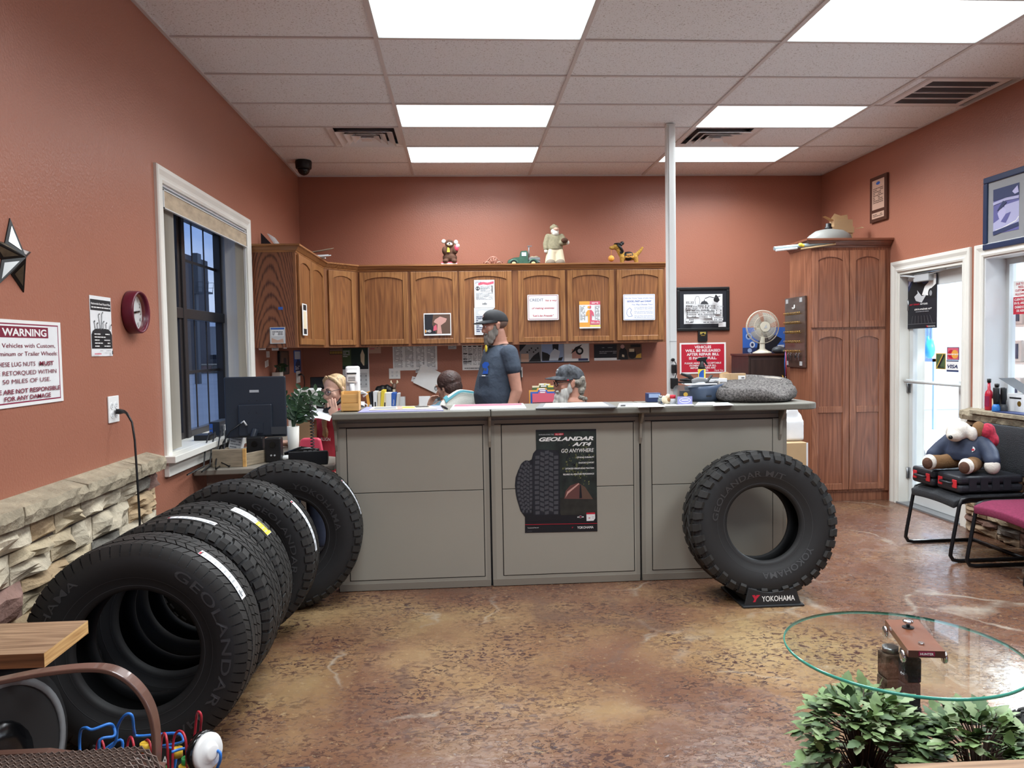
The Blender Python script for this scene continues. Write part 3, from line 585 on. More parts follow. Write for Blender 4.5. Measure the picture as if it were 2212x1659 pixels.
def car(name, label, x, y, body, s=1.0):
    t = thing(name, label, 'car', (x, y, -.15), radians(-74)); L_ = 4.5*s
    prof = [(-2.2, .35), (-2.25, .75), (-2.0, .95), (-1.2, 1.02), (-.55, 1.45), (.9, 1.5), (1.75, 1.1), (2.2, 1.0), (2.25, .45), (2.1, .32)]
    mb = MB(body); rings = []
    for q, w in ((-.9, .9), (-.8, 1), (.8, 1), (.9, .9)): rings.append([Vector((q, a*s, (.32+(b-.32)*(w if b > 1.1 else 1))*s)) for a, b in prof])
    mb.loft(rings, smooth=False); mb.build('body', t, bevel=.05)
    mb = MB('car_glass'); g = [(-1.05, 1.05), (-.5, 1.4), (.85, 1.44), (1.5, 1.1)]; mb.face([(a*s, b*s) for a, b in g], (.915, 0, 0), Y_, Z_); mb.face([(-a*s, b*s) for a, b in g], (-.915, 0, 0), -Y_, Z_); mb.build('window', t)
    for yy in (-1.4, 1.35):
        for sx in (-1, 1): mb = MB('black'); mb.cyl((sx*.72, yy*s, .33), (sx*.93, yy*s, .33), .33); mb.use('steel'); mb.cyl((sx*.93, yy*s, .33), (sx*.945, yy*s, .33), .2, n=10); mb.build('wheel', t)
    mb = MB('white'); mb.box(-.7, -.4, 2.2*s, 2.27*s, .7, .82).box(.4, .7, 2.2*s, 2.27*s, .7, .82).box(-.7, -.4, -2.27*s, -2.2*s, .7, .82).box(.4, .7, -2.27*s, -2.2*s, .7, .82); mb.build('headlight', t)
p = ony(442, 770, 66.5); car('dark_car', 'dark car parked across the street, seen through the left window', p.x, 66.5, 'car_dark')
p = ony(478, 770, 70.5); car('white_car', 'white car parked behind the dark car across the street', p.x, 70.5, 'car_white')
p, q = ony(330, 546, 60), ony(392, 546, 60); mb = MB('building_dark'); mb.box(p.x, q.x, 60, 66, -.15, p.z); mb.use('building_pale'); k = ony(386, 604, 59.9); mb.text('FV', .9, k, X_, Z_); mb.box(k.x-.9, k.x+.5, 59.85, 59.95, k.z+1.1, k.z+1.35).box(k.x-.9, k.x+.5, 59.85, 59.95, k.z+1.6, k.z+1.75).box(k.x-1, k.x-.1, 59.85, 59.95, k.z+3, k.z+3.4); flat(mb, 'dark_building', 'dark brick building seen through the left window with white letters', 'building')
p, q = ony(376, 700, 88), ony(560, 700, 88); zt = ony(440, 692, 88).z; mb = MB('grey'); mb.box(p.x, q.x, 88, 96, -.15, zt); mb.use('building_pale'); mb.box(p.x, p.x+3.2, 87.9, 88, -.15, zt).box(p.x, q.x, 87.8, 88, zt-.7, zt)
for k in range(5): xx_ = p.x+3.4+k*2.1; mb.box(xx_, xx_+.35, 87.7, 88, -.15, zt)
mb.use('building_dark')
for k in range(3): mb.box(p.x+.4+k, p.x+1.1+k, 87.85, 87.9, 1.2, 3)
flat(mb, 'pale_building', 'pale grey building behind the parked cars', 'building')
YB_ = 42.0; A, B, M0, M1 = ony(428, 610, YB_), ony(459, 632, YB_), ony(418, 548, YB_), ony(433, 631, YB_); t = thing('boom_lift', 'lift basket on a boom seen against the sky through the left window', 'lift', (M0.x, YB_, 0)); o_ = Vector(t.location)
mb = MB('dark_grey'); mb.box(M0.x-o_.x, B.x-o_.x-.1, -.4, .4, B.z-.06, B.z+.03); mb.build('platform', t)
mb = MB('dark_grey'); a_, b_ = A.x-o_.x, B.x-o_.x
for y in (-.4, .4): mb.tube([(a_, y, B.z), (a_, y, A.z), (b_-.05, y, A.z), (b_-.12, y, B.z)], .014, 6); mb.tube([(a_, y, (A.z+B.z)/2), (b_-.06, y, (A.z+B.z)/2)], .01, 6); mb.tube([((a_+b_)/2, y, B.z), ((a_+b_)/2, y, A.z)], .01, 6)
mb.build('railing', t); mb = MB('dark_grey'); mb.box(0, M1.x-M0.x, -.3, .3, M1.z, M0.z); mb.box(-.1, .12, -.2, .2, -.15, M1.z+.1); mb.build('boom', t)
# ------------------------------------------------------------------ oak
wood('oak', (158, 110, 66), (114, 72, 40), scale=1.2); wood('oak_panel', (148, 98, 58), (102, 62, 36), scale=1.1)
wood('oak_frame', (140, 92, 58), (108, 66, 40)); wood('oak_rail', (168, 116, 72), (122, 78, 44), ax='x')
wood('oak_crown', (136, 84, 62), (96, 56, 42), ax='x'); wood('red_oak', (156, 104, 78), (112, 68, 50), scale=1.1); wood('red_oak_panel', (146, 94, 70), (104, 62, 46), scale=1.0)
m = mat('oak_cathedral', (132, 84, 56), .4, coat=.1); t_, b_, L_ = nodes(m); co = N(t_, 'ShaderNodeTexCoord').outputs['Object']; sp = N(t_, 'ShaderNodeSeparateXYZ'); L_(co, sp.inputs[0])
def mth(op, *v):
    n = N(t_, 'ShaderNodeMath', operation=op)
    for i, q in enumerate(v):
        if isinstance(q, (int, float)): n.inputs[i].default_value = q
        else: L_(q, n.inputs[i])
    return n.outputs[0]
n1 = N(t_, 'ShaderNodeTexNoise'); n1.inputs['Scale'].default_value = 4; n1.inputs['Detail'].default_value = 2; L_(co, n1.inputs['Vector']); mp3 = N(t_, 'ShaderNodeMapping'); mp3.inputs['Scale'].default_value = (1, 1, .05); L_(co, mp3.inputs[0]); n3 = N(t_, 'ShaderNodeTexNoise'); n3.inputs['Scale'].default_value = 130; L_(mp3.outputs[0], n3.inputs['Vector'])
xx = mth('ADD', sp.outputs[0], .20); f_ = mth('MULTIPLY_ADD', mth('MULTIPLY', xx, xx), 20.0, mth('MULTIPLY_ADD', n1.outputs[0], .13, sp.outputs[2])); w_ = mth('MULTIPLY_ADD', n3.outputs[0], .7, mth('PINGPONG', mth('MULTIPLY', f_, 10.0), .5))
rp_ = N(t_, 'ShaderNodeValToRGB'); e = rp_.color_ramp.elements; e[0].position = .36; e[1].position = .62; e[0].color = (*lin((78, 44, 30)), 1); e[1].color = (*lin((132, 84, 58)), 1); L_(w_, rp_.inputs[0]); L_(rp_.outputs[0], b_.inputs['Base Color'])
def arch_door(parent, O, U, w, h, m=('oak', 'oak_panel'), st=.052, arch=.035, mid=None, name='door'):
    """frame-and-panel door with an arched top rail; O = lower left corner of its face, U = along it"""
    U = Vector(U); V = Z_; O = Vector(O); W_ = U.cross(V); t = .018
    mb = MB(m[0]); n = 12
    mb.rect(0, st, 0, h, O, U, V, -t, 0).rect(w-st, w, 0, h, O, U, V, -t, 0).rect(st, w-st, 0, st, O, U, V, -t, -.001)
    tops = [(st+(w-2*st)*k/n, h-st-arch+arch*sin(pi*k/n)**.7) for k in range(n+1)]
    mb.prism([(w-st, h)]+[(st, h)]+tops, O, U, V, -t, -.001)
    if mid: mb.rect(st, w-st, mid-st/2, mid+st/2, O, U, V, -t, -.001)
    d = mb.build(name, parent, bevel=.004)
    p = MB(m[1]); p.face([(st-.005, st-.005), (w-st+.005, st-.005), (w-st+.005, h-st+.002), (st-.005, h-st+.002)], O, U, V, -.010); p.build('panel', d)
    return d
CZ0, CZ1, CF = 1.510, 2.275, 7.985       # wall cabinets: underside, top, face of the back run
def px(x, Y, y=660): return ony(x, y, Y).x
UN = [('wide oak wall cabinet with three arched doors left of the long seam', [778, 888, 993], [882, 989, 1106], 774, 1113), ('oak wall cabinet with three arched doors nearest the white post', [1120, 1226, 1332], [1221, 1326, 1432], 1113, 1437)]
for lb, L0, L1, a, b in UN:
    xa, xb = px(a, CF), px(b, CF); t = thing('upper_cabinet', lb, 'cabinet', ((xa+xb)/2, CF, CZ0), 0, 'oak wall cabinets')
    inv = -Vector(t.location); mb = MB('oak_frame'); mb.T = Matrix.Translation(inv); mb.box(xa, xb, CF, YB-.004, CZ0, CZ1); mb.build('body', t)
    for p, q in zip(L0, L1):
        u0, u1 = px(p, CF), px(q, CF); arch_door(t, Vector((u0, CF-.02, CZ0+.022))+inv, X_, u1-u0, CZ1-CZ0-.035)
# left wall run (two doors), its end panel faces the room
LX, LY0, LY1 = -1.30, 6.36, 7.64
t = thing('upper_cabinet', 'oak wall cabinet on the left wall with a broad grained end panel', 'cabinet', (LX, LY0, CZ0), 0, 'oak wall cabinets'); inv = -Vector(t.location)
mb = MB('oak_frame'); mb.T = Matrix.Translation(inv); mb.box(XL+.004, LX, LY0+.012, LY1, CZ0, CZ1); mb.build('body', t)
mb = MB('oak_cathedral'); mb.T = Matrix.Translation(inv); mb.box(XL+.004, LX, LY0, LY0+.012, CZ0, CZ1); mb.use('oak_frame'); mb.box(LX-.02, LX, LY0-.004, LY0, CZ0, CZ1); mb.build('end_panel', t)
for p, q in ((LY0+.05, LY0+.57), (LY0+.59, LY0+1.2)): arch_door(t, Vector((LX+.02, p, CZ0+.022))+inv, Y_, q-p, CZ1-CZ0-.035)
# diagonal corner unit
A, B = Vector((LX, LY1, CZ0)), Vector((px(774, CF), CF, CZ0)); t = thing('upper_cabinet', 'oak corner wall cabinet with one arched door set diagonally', 'cabinet', tuple((A+B)/2), 0, 'oak wall cabinets'); inv = -Vector(t.location)
mb = MB('oak_frame'); mb.prism([(XL+.004, LY1), (A.x, A.y), (B.x, B.y), (B.x, YB-.004), (XL+.004, YB-.004)], Vector((0, 0, CZ0))+inv, X_, Y_, 0, CZ1-CZ0); mb.build('body', t)
U = (B-A).normalized(); Lg = (B-A).length; arch_door(t, A+U*.05+U.cross(Z_)*.02+Vector((0, 0, .022))+inv, U, Lg-.1, CZ1-CZ0-.035)
def sweep(mb, path, prof, smooth=False):
    """profile (out, z) along a 2-D path, mitred; out is to the right of travel"""
    P = [Vector(p) for p in path]; rings = []
    for i, p in enumerate(P):
        ns = []
        if i: d = (P[i]-P[i-1]).normalized(); ns.append(Vector((d.y, -d.x)))
        if i < len(P)-1: d = (P[i+1]-P[i]).normalized(); ns.append(Vector((d.y, -d.x)))
        n = (ns[0]+ns[-1]).normalized(); n = n/max(.3, n.dot(ns[0]))
        rings.append([Vector((p.x+n.x*o, p.y+n.y*o, z)) for o, z in prof])
    return mb.loft(rings, smooth=smooth)
CROWN = [(-.02, 0), (.004, 0), (.008, .012), (.014, .016), (.03, .036), (.034, .044), (.046, .048), (.046, .062), (-.02, .062)]
mb = MB('oak_rail'); path = [(XL, LY0), (LX, LY0), (A.x, A.y), (B.x, B.y), (px(1437, CF), CF)]
sweep(mb, path, [(o, CZ1-.004+z) for o, z in CROWN]); mb.use('oak_frame'); mb.prism([(XL, LY0), (LX, LY0), (A.x, A.y), (B.x, B.y), (px(1437, CF), CF), (px(1437, CF), YB), (XL, YB)], (0, 0, CZ1), X_, Y_, .001, .02)
flat(mb, 'crown_moulding', 'oak crown moulding running along the tops of the wall cabinets', 'moulding')
CTOP = CZ1+.06
# ------------------------------------------------------------------ tall cabinet
TX0, TX1, TY, TZ = 3.215, XR-.004, 6.955, 2.345
t = thing('tall_cabinet', 'tall reddish oak cabinet with four arched doors beside the glass door', 'cabinet', ((TX0+TX1)/2, TY, 0)); inv = -Vector(t.location)
zf = lambda y, x=1830: ony(x, y, TY).z
mb = MB('red_oak'); mb.T = Matrix.Translation(inv); mb.box(TX0, TX1, TY, TY+.46, .09, TZ).box(TX0+.0, TX1, TY+.02, TY+.46, 0, .09); mb.build('body', t)
xm = px(1833, TY); zs = zf(710); x0, x1 = px(1752, TY), TX1-.05
for u0, u1 in ((x0, xm-.003), (xm+.003, x1)):
    arch_door(t, Vector((u0, TY-.02, zs+.012))+inv, X_, u1-u0, TZ-.03-zs-.012, ('red_oak', 'red_oak_panel'), st=.06)
    arch_door(t, Vector((u0, TY-.02, .11))+inv, X_, u1-u0, zs-.012-.11, ('red_oak', 'red_oak_panel'), st=.06, mid=zf(884)-.11)
mb = MB('oak_crown'); mb.T = Matrix.Translation(inv); sweep(mb, [(TX0, TY+.46), (TX0, TY), (TX1, TY)], [(o*1.5, TZ-.004+z*1.25) for o, z in CROWN]); mb.box(TX0, TX1, TY, TY+.46, TZ, TZ+.02); mb.build('crown', t)
TTOP = TZ+.075
# ------------------------------------------------------------------ reception counter
mat('taupe', (152, 148, 137), .55, noise=(1.2, .04)); mat('taupe_frame', (140, 136, 126), .5); mat('gasket', (20, 20, 22), .6); mat('laminate', (112, 110, 101), .5, noise=(40, .04)); mat('kick', (128, 121, 110), .5)
KY, KT = 4.767, 1.066
KX = [-.772, .170, 1.108, 2.052]
KL = ['taupe counter front section behind the row of tyres', 'taupe counter front section with the dark tyre poster on it', 'taupe counter front section behind the lone mud tyre']
for k in range(3):
    a, b = KX[k], KX[k+1]; t = thing('counter_unit', KL[k], 'counter', ((a+b)/2, KY, 0), 0, 'reception counter sections'); inv = -Vector(t.location); T = Matrix.Translation(inv)
    mb = MB('taupe_frame'); mb.T = T; mb.box(a+.006, b-.006, KY+.012, KY+.10, 0, KT); mb.box(a+.006, a+.03, KY, KY+.012, .02, KT-.03).box(b-.03, b-.006, KY, KY+.012, .02, KT-.03).box(a+.03, b-.03, KY, KY+.012, KT-.055, KT-.03); mb.build('body', t)
    mb = MB('kick'); mb.T = T; mb.box(a+.008, b-.008, KY-.004, KY+.012, .004, .045); mb.build('kick_plate', t)
    pa, pb, z0, z1, zm = a+.075, b-.045, .068, KT-.062, .607
    if k == 2: pb = b-.10
    mb = MB('taupe'); mb.T = T; mb.box(a+.03, b-.03, KY+.001, KY+.012, .045, z0-.005).box(a+.03, pa-.005, KY+.001, KY+.012, z0-.005, KT-.057).box(pb+.005, b-.03, KY+.001, KY+.012, z0-.005, KT-.057).box(pa-.005, pb+.005, KY+.001, KY+.012, z1+.005, KT-.057); mb.build('rim', t)
    for n_, q0, q1 in (('lower_panel', z0, zm-.002), ('upper_panel', zm+.002, z1)):
        mb = MB('taupe'); mb.T = T; mb.box(pa, pb, KY-.003, KY+.012, q0, q1); mb.build(n_, t, bevel=.002)
    mb = MB('gasket'); mb.T = T; mb.box(pa-.005, pb+.005, KY+.004, KY+.012, z0-.005, z1+.005); mb.box(a, a+.006, KY+.02, KY+.1, 0, KT).box(b-.006, b, KY+.02, KY+.1, 0, KT); mb.box(a+.03, b-.03, KY-.001, KY+.012, KT-.059, KT-.054); mb.build('gasket', t)
t = thing('countertop', 'long taupe laminate countertop with a rounded right end', 'counter', (.7, 4.9, KT)); inv = -Vector(t.location); T = Matrix.Translation(inv)
CT, CY0, CY1 = 1.107, 4.645, 5.13
segs = [(KX[0]+.005, KX[1]+.004), (KX[1]+.007, KX[2]+.035), (KX[2]+.038, 2.215)]
for k, (a, b) in enumerate(segs):
    mb = MB('laminate'); n = 8; out = [(a, CY0), (b, CY0)] if k < 2 else [(a, CY0), (b-.10, CY0)]+[(b-.10+.10*sin(pi/2*i/n), CY0+.10-.10*cos(pi/2*i/n)) for i in range(1, n+1)]+[(b, CY1-.12)]
    if k == 2: out += [(b-.10+.10*cos(pi/2*i/n), CY1-.12+.10*sin(pi/2*i/n)) for i in range(1, n)]
    out += [(b if k < 2 else b-.12, CY1), (a, CY1)]
    mb.prism(out, Vector((0, 0, KT+.001))+inv, X_, Y_, 0, CT-KT-.001); mb.build('top_section', t, bevel=.007)
for x in KX[:3]+[2.0]:
    mb = MB('taupe_frame'); x += .012 if x < 0 else 0; mb.T = T; mb.prism([(CY0+.03, KT), (KY-.001, KT), (KY-.001, KT-.20), (KY-.02, KT-.16), (KY-.035, KT-.07), (CY0+.04, KT-.025)], (x, 0, 0), Y_, Z_, -.008, .008); mb.T = T; mb.build('bracket', t, bevel=.003)
# desk behind it
mat('desk_top', (128, 122, 112), .45, noise=(20, .05)); mat('desk_edge', (150, 142, 130), .5)
DZT = .765
t = thing('desk', 'L shaped taupe desk along the left wall behind the tyres', 'desk', (-1.2, 5.5, 0)); inv = -Vector(t.location); T = Matrix.Translation(inv)
mb = MB('desk_top'); mb.prism([(XL+.01, 4.83), (-.80, 4.90), (-.80, 5.25), (-1.12, 5.5), (-1.12, 7.4), (-.9, 7.62), (.5, 7.62), (2.1, 7.62), (2.1, YB-.005), (XL+.01, YB-.005)], Vector((0, 0, DZT-.035))+inv, X_, Y_, 0, .035); mb.build('top', t, bevel=.006)
for x0, x1, y0, y1 in ((XL+.05, -1.1, 4.95, 4.98), (XL+.05, -1.1, 7.3, 7.33), (.5, .53, 7.75, YB-.02), (2.05, 2.08, 7.75, YB-.02)): mb = MB('desk_edge'); mb.T = T; mb.box(x0, x1, y0, y1, 0, DZT-.035); mb.build('panel_leg', t)
mat('post_white', (218, 221, 220), .4)
# white power pole
p = onz(1447, 269, H); t = thing('power_pole', 'white power pole rising from behind the counter to the ceiling', 'pole', (p.x, p.y, 0))
mb = MB('post_white'); mb.box(-.036, .036, -.032, .032, 0, H); mb.build('post', t, bevel=.004)
zt = ony(1447, 776, p.y).z; zl = ony(1447, 738, p.y).z
mb = MB('post_white'); mb.box(-.020, .020, -.040, -.032, zt, H-.02); mb.build('cover', t); mb = MB('grey'); mb.box(-.03, .03, -.0415, -.0395, zl, zl+.003); mb.build('seam', t)
mb = MB('white'); mb.box(-.024, .024, -.038, -.032, .8, zt-.004); mb.build('strip', t)
for z in (zt-.05, zt-.115, zt-.18):
    mb = MB('paper'); mb.cyl((0, -.037, z), (0, -.040, z), .017, n=12); mb.use('ink'); mb.box(-.008, -.004, -.0412, -.040, z, z+.01).box(.004, .008, -.0412, -.040, z, z+.01); mb.disc(0, -.007, .003, .003, (0, -.0412, z), X_, Z_); mb.build('outlet', t)
POLE = p.copy()
# ------------------------------------------------------------------ tyres
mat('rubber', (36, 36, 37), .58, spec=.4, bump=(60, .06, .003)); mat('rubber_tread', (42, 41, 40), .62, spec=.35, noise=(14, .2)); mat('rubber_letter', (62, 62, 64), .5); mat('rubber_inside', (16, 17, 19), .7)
mat('label_white', (222, 226, 232), .5); mat('label_yellow', (232, 206, 70), .5)
def pol(r, a, y): return Vector((r*sin(a), y, r*cos(a)))     # a clockwise from the top, seen from the front (-Y)
def side_pt(prof, r):
    """y of the front sidewall at radius r"""
    for (r0, y0), (r1, y1) in zip(prof, prof[1:]):
        if min(r0, r1) <= r <= max(r0, r1): k = (r-r0)/(r1-r0) if r1 != r0 else 0; return y0+(y1-y0)*k
    return prof[0][1]
def ring_text(mb, prof, txt, r0, h, a_start, sx=1.0, off=.0022, a_end=None):
    vs, fs = text_mesh(txt, 0, .012, 1.05); x0 = min(v[0] for v in vs); x1 = max(v[0] for v in vs)
    k = h*sx if a_end is None else (a_end-a_start)*r0/(x1-x0)
    out = []
    for a, b in vs:
        r = r0+b*h*1.35; ang = a_start+(a-x0)*k/r0; p = pol(r, ang, side_pt(prof, r)-off); out.append(p)
    mb.add(out, fs)
def tyre(R, w, rb, style, label, words, stickers=(), seed=1):
    """axis along local Y, front face towards -Y, base at the origin"""
    t = thing('tyre', label, 'tyre', (0, 0, 0), 0, 'tyres standing on display'); hw = w/2; rnd = random.Random(seed)
    T = Matrix.Translation((0, 0, R)); Rg = R-(.011 if style == 'ht' else .013 if style == 'at' else .017)
    tw = hw*(.80 if style != 'mt' else .86)
    s_ = [(rb, hw*.60), (rb+.004, hw*.74), (rb+.018, hw*.80), (rb+.03, hw*.80), (rb+.05, hw*.90), (rb+(R-rb)*.45, hw*.985), (rb+(R-rb)*.58, hw*1.0), (rb+(R-rb)*.72, hw*.985), (R-.035, hw*.93), (R-.019, hw*.86), (Rg, tw)]
    front = [(r, -y) for r, y in s_]
    prof = front+[(Rg+.001, -tw*.5), (Rg+.0015, 0), (Rg+.001, tw*.5)]+[(r, y) for r, y in s_[::-1]]
    inner = [(rb+.012, hw*.5), (rb+.05, hw*.72), (R-.06, hw*.84), (R-.035, hw*.66), (R-.03, 0), (R-.035, -hw*.66), (R-.06, -hw*.84), (rb+.05, -hw*.72), (rb+.012, -hw*.5)]
    n = 96; mb = MB('rubber'); mb.T = T
    def spin(pr, close=False):
        rings = [[pol(r, 2*pi*j/n, y) for r, y in pr] for j in range(n)]; m = len(pr); vs = [v for q in rings for v in q]
        fs = [(j*m+i, ((j+1) % n)*m+i, ((j+1) % n)*m+i+1, j*m+i+1) for j in range(n) for i in range(m-1)]
        mb.add(vs, fs, True)
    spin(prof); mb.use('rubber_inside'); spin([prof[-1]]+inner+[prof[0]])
    # raised rings and letters on the sidewall
    mb.use('rubber_letter')
    for r, wd in ((rb+.022, .002), (rb+(R-rb)*.30, .0016), (rb+(R-rb)*.80, .0016)):
        vs = []; 
        for j in range(n): a = 2*pi*j/n; vs += [pol(r, a, side_pt(front, r)-.0012), pol(r+wd, a, side_pt(front, r+wd)-.0012)]
        mb.add(vs, [(2*j, 2*j+1, (2*j+3) % (2*n), (2*j+2) % (2*n)) for j in range(n)], True)
    for wd in words: ring_text(mb, front, wd[0], rb+(R-rb)*wd[1], (R-rb)*wd[2], radians(wd[3]), a_end=radians(wd[4]))
    mb.build('casing', t)
    # tread blocks
    mb = MB('rubber_tread'); mb.T = T
    def block(a0, a1, y0, y1, skew, top=R, bot=None, tap=.0, dr0=0, dr1=0):
        bot = bot or Rg-.004; vs = []; m = 3
        for i in range(m):
            a = a0+(a1-a0)*i/(m-1)
            for (r, dy) in ((bot, 0), (top, tap)):
                for y, sk, dr in ((y0+dy, -skew/2, dr0), (y1-dy, skew/2, dr1)): vs.append(pol(r-(dr if r > bot else dr), a+sk, y))
        fs = []
        for i in range(m-1):
            o, q = i*4, (i+1)*4; fs += [(o+2, o+3, q+3, q+2), (o, o+2, q+2, q), (o+3, o+1, q+1, q+3)]
        fs += [(0, 1, 3, 2), ((m-1)*4, (m-1)*4+2, (m-1)*4+3, (m-1)*4+1)]; mb.add(vs, fs)
    if style == 'ht':
        N_ = 66
        for k in range(N_):
            a = 2*pi*k/N_; d = 2*pi/N_
            for y0, y1, sk, ph in ((-tw*1.0, -tw*.60, .5, 0), (-tw*.55, -tw*.20, -.5, .5), (-tw*.15, tw*.15, .35, .25), (tw*.20, tw*.55, .5, .5), (tw*.60, tw*1.0, -.5, 0)):
                e = abs(y0) > tw*.9 or abs(y1) > tw*.9; block(a+ph*d, a+ph*d+d*.88, y0, y1, sk*d, R-(.002 if e else 0), dr0=.006 if y0 < -tw*.9 else 0, dr1=.006 if y1 > tw*.9 else 0)
            for s0 in (-1, 1):   # shoulder ribs running down the sidewall
                vs = []
                for aa in (a, a+d*.86):
                    for r, y in ((R-.007, tw*.985), (R-.019, hw*.87), (R-.036, hw*.935), (R-.05, hw*.955)): vs.append(pol(r+.0025, aa, s0*(y+.0025)))
                mb.add(vs, [(0, 4, 5, 1), (1, 5, 6, 2), (2, 6, 7, 3)], True)
    elif style == 'at':
        N_ = 54
        for k in range(N_):
            a = 2*pi*k/N_; d = 2*pi/N_
            for y0, y1, sk, ph, ln in ((-tw*1.02, -tw*.60, -.25, 0, .74), (-tw*.56, -tw*.20, .75, .35, .84), (-tw*.17, tw*.17, -.6, .8, .84), (tw*.20, tw*.56, .75, .3, .84), (tw*.60, tw*1.02, -.25, .55, .74)):
                out0, out1 = y0 < -tw, y1 > tw; block(a+ph*d, a+(ph+ln)*d, y0, y1, sk*d, R+rnd.uniform(-.0006, .0006), tap=.002, dr0=.005 if out0 else 0, dr1=.005 if out1 else 0)
            for s0 in (-1, 1):
                ph = 0 if s0 < 0 else .55; ln = .72 if k % 2 else .66; low = R-.050 if k % 2 else R-.040; vs = []
                for aa in (a+ph*d, a+(ph+ln)*d):
                    for r, y in ((R-.006, tw*1.01), (R-.020, hw*.90), (low+.006, hw*.985), (low, hw*.95)): vs.append(pol(r+.003, aa, s0*(y+.004)))
                mb.add(vs, [(0, 4, 5, 1), (1, 5, 6, 2), (2, 6, 7, 3), (0, 1, 2, 3), (4, 7, 6, 5)])
    else:
        N_ = 38
        for k in range(N_):
            a = 2*pi*k/N_; d = 2*pi/N_; j = .0035 if k % 2 else -.0035
            for s0, ph in ((-1, 0), (1, .5)):
                y0, y1 = (-tw*1.03+j, -tw*.58) if s0 < 0 else (tw*.58, tw*1.03+j)
                block(a+ph*d, a+(ph+.62)*d, y0, y1, .12*d*s0, R, tap=.002, dr0=.003 if s0 < 0 else 0, dr1=.003 if s0 > 0 else 0)
                vs = []; low = R-.052-(.01 if k % 2 else 0)
                for aa in (a+(ph+.02)*d, a+(ph+.58)*d):
                    for r, y in ((R-.004, tw*1.02), (R-.022, hw*.95), (low+.014, hw*1.02), (low, hw*.97)): vs.append(pol(r, aa+(.10*d if r < R-.03 else 0), s0*(y+.006)))
                mb.add(vs, [(0, 4, 5, 1), (1, 5, 6, 2), (2, 6, 7, 3), (0, 1, 2, 3), (4, 7, 6, 5)])
                block(a+(ph+.66)*d, a+(ph+.94)*d, y0*.94 if s0 < 0 else y0, y1 if s0 < 0 else y1*.94, .12*d*s0, R-.009)
            block(a+.1*d, a+.78*d, -tw*.52, -tw*.06, .9*d, R, tap=.002); block(a+.55*d, a+1.2*d, tw*.02, tw*.50, -.9*d, R, tap=.002)
    mb.build('tread', t)
    for q, (kind, a0, a1, yc, wd) in enumerate(stickers):
        mb = MB('label_white'); mb.T = T; m = 14; a0, a1 = radians(a0), radians(a1); rr = R+.0015
        def strip(f0, f1, y0, y1, lift=0):
            vs = []
            for i in range(m+1): a = a0+(a1-a0)*(f0+(f1-f0)*i/m); vs += [pol(rr+lift, a, yc+y0*wd), pol(rr+lift, a, yc+y1*wd)]
            mb.add(vs, [(2*i, 2*i+2, 2*i+3, 2*i+1) for i in range(m)], True)
        strip(0, 1, -.5, .5)
        if kind == 'y': mb.use('label_yellow'); strip(.62, .99, -.5, .46, .0006); mb.use('ink'); strip(.56, .93, .30, .44, .001)
        else: mb.use('red_print'); strip(.005, .03, -.45, .1, .0006); mb.use('ink'); strip(.03, .045, -.45, .3, .0006)
        mb.use('light_grey')
        for k in range(9):
            f = .07+.1*k+rnd.uniform(0, .02); strip(f, f+.03, -.4, rnd.uniform(-.1, .38), .0006)
        if kind != 'y':
            mb.use('ink')
            for k in range(5): strip(.86+.022*k, .872+.022*k, -.32, .0, .0006)
        mb.build('price_sticker', t)
    return t
def place(t, x, y, yaw=0, lean=0, spin=0, lift=0):
    t.rotation_mode = 'XYZ'; t.location = (x, y, lift); t.rotation_euler = (-lean, 0, yaw); return t
GT = [('YOKOHAMA', .52, .165, 255, 325), ('GEOLANDAR', .50, .20, 28, 128), ('H/T', .50, .17, 136, 160)]
AT = [('GEOLANDAR A/T', .42, .17, 20, 128), ('YOKOHAMA', .42, .15, 230, 330)]
TY_ = [(.400, .255, .220, 'ht', 'nearest black road tyre of the leaning row, white sticker on its shoulder', GT, [('w', 32, 66, -.035, .05)], -1.185, 2.93, 0),
       (.398, .250, .218, 'at', 'second black tyre of the row, sticker across the top of its tread', AT, [('w', -4, 24, -.02, .042)], -1.185, 3.275, -1),
       (.392, .250, .212, 'at', 'middle black tyre of the row, with a white and yellow sticker', AT, [('y', 22, 52, .0, .075)], -1.205, 3.61, 0),
       (.405, .250, .218, 'at', 'fourth black tyre of the row, tall sticker on the right of its tread', AT, [('w', 44, 86, -.03, .045)], -1.175, 4.09, 1),
       (.420, .265, .216, 'at', 'chunky black tyre at the far end of the row, touching the counter', [('YOKOHAMA', .30, .17, 8, 85), ('GEOLANDAR A/T4', .30, .17, 180, 300)], [('w', 46, 78, .02, .05)], -1.012, 4.55, 4)]
TYRES = []
for k, (R, w, rb, st, lb, wd, sk, x, y, yaw) in enumerate(TY_): TYRES.append(place(tyre(R, w, rb, st, lb, wd, sk, k), x, y, radians(yaw), radians(1.2), lift=.006))
mtyre = place(tyre(.418, .285, .208, 'mt', 'lone chunky mud tyre leaning on the counter front at the right', [('YOKOHAMA', .30, .17, 118, 186), ('GEOLANDAR M/T', .30, .17, 275, 385)], (), 9), 1.715, 4.36, radians(-3), radians(7), lift=.02)
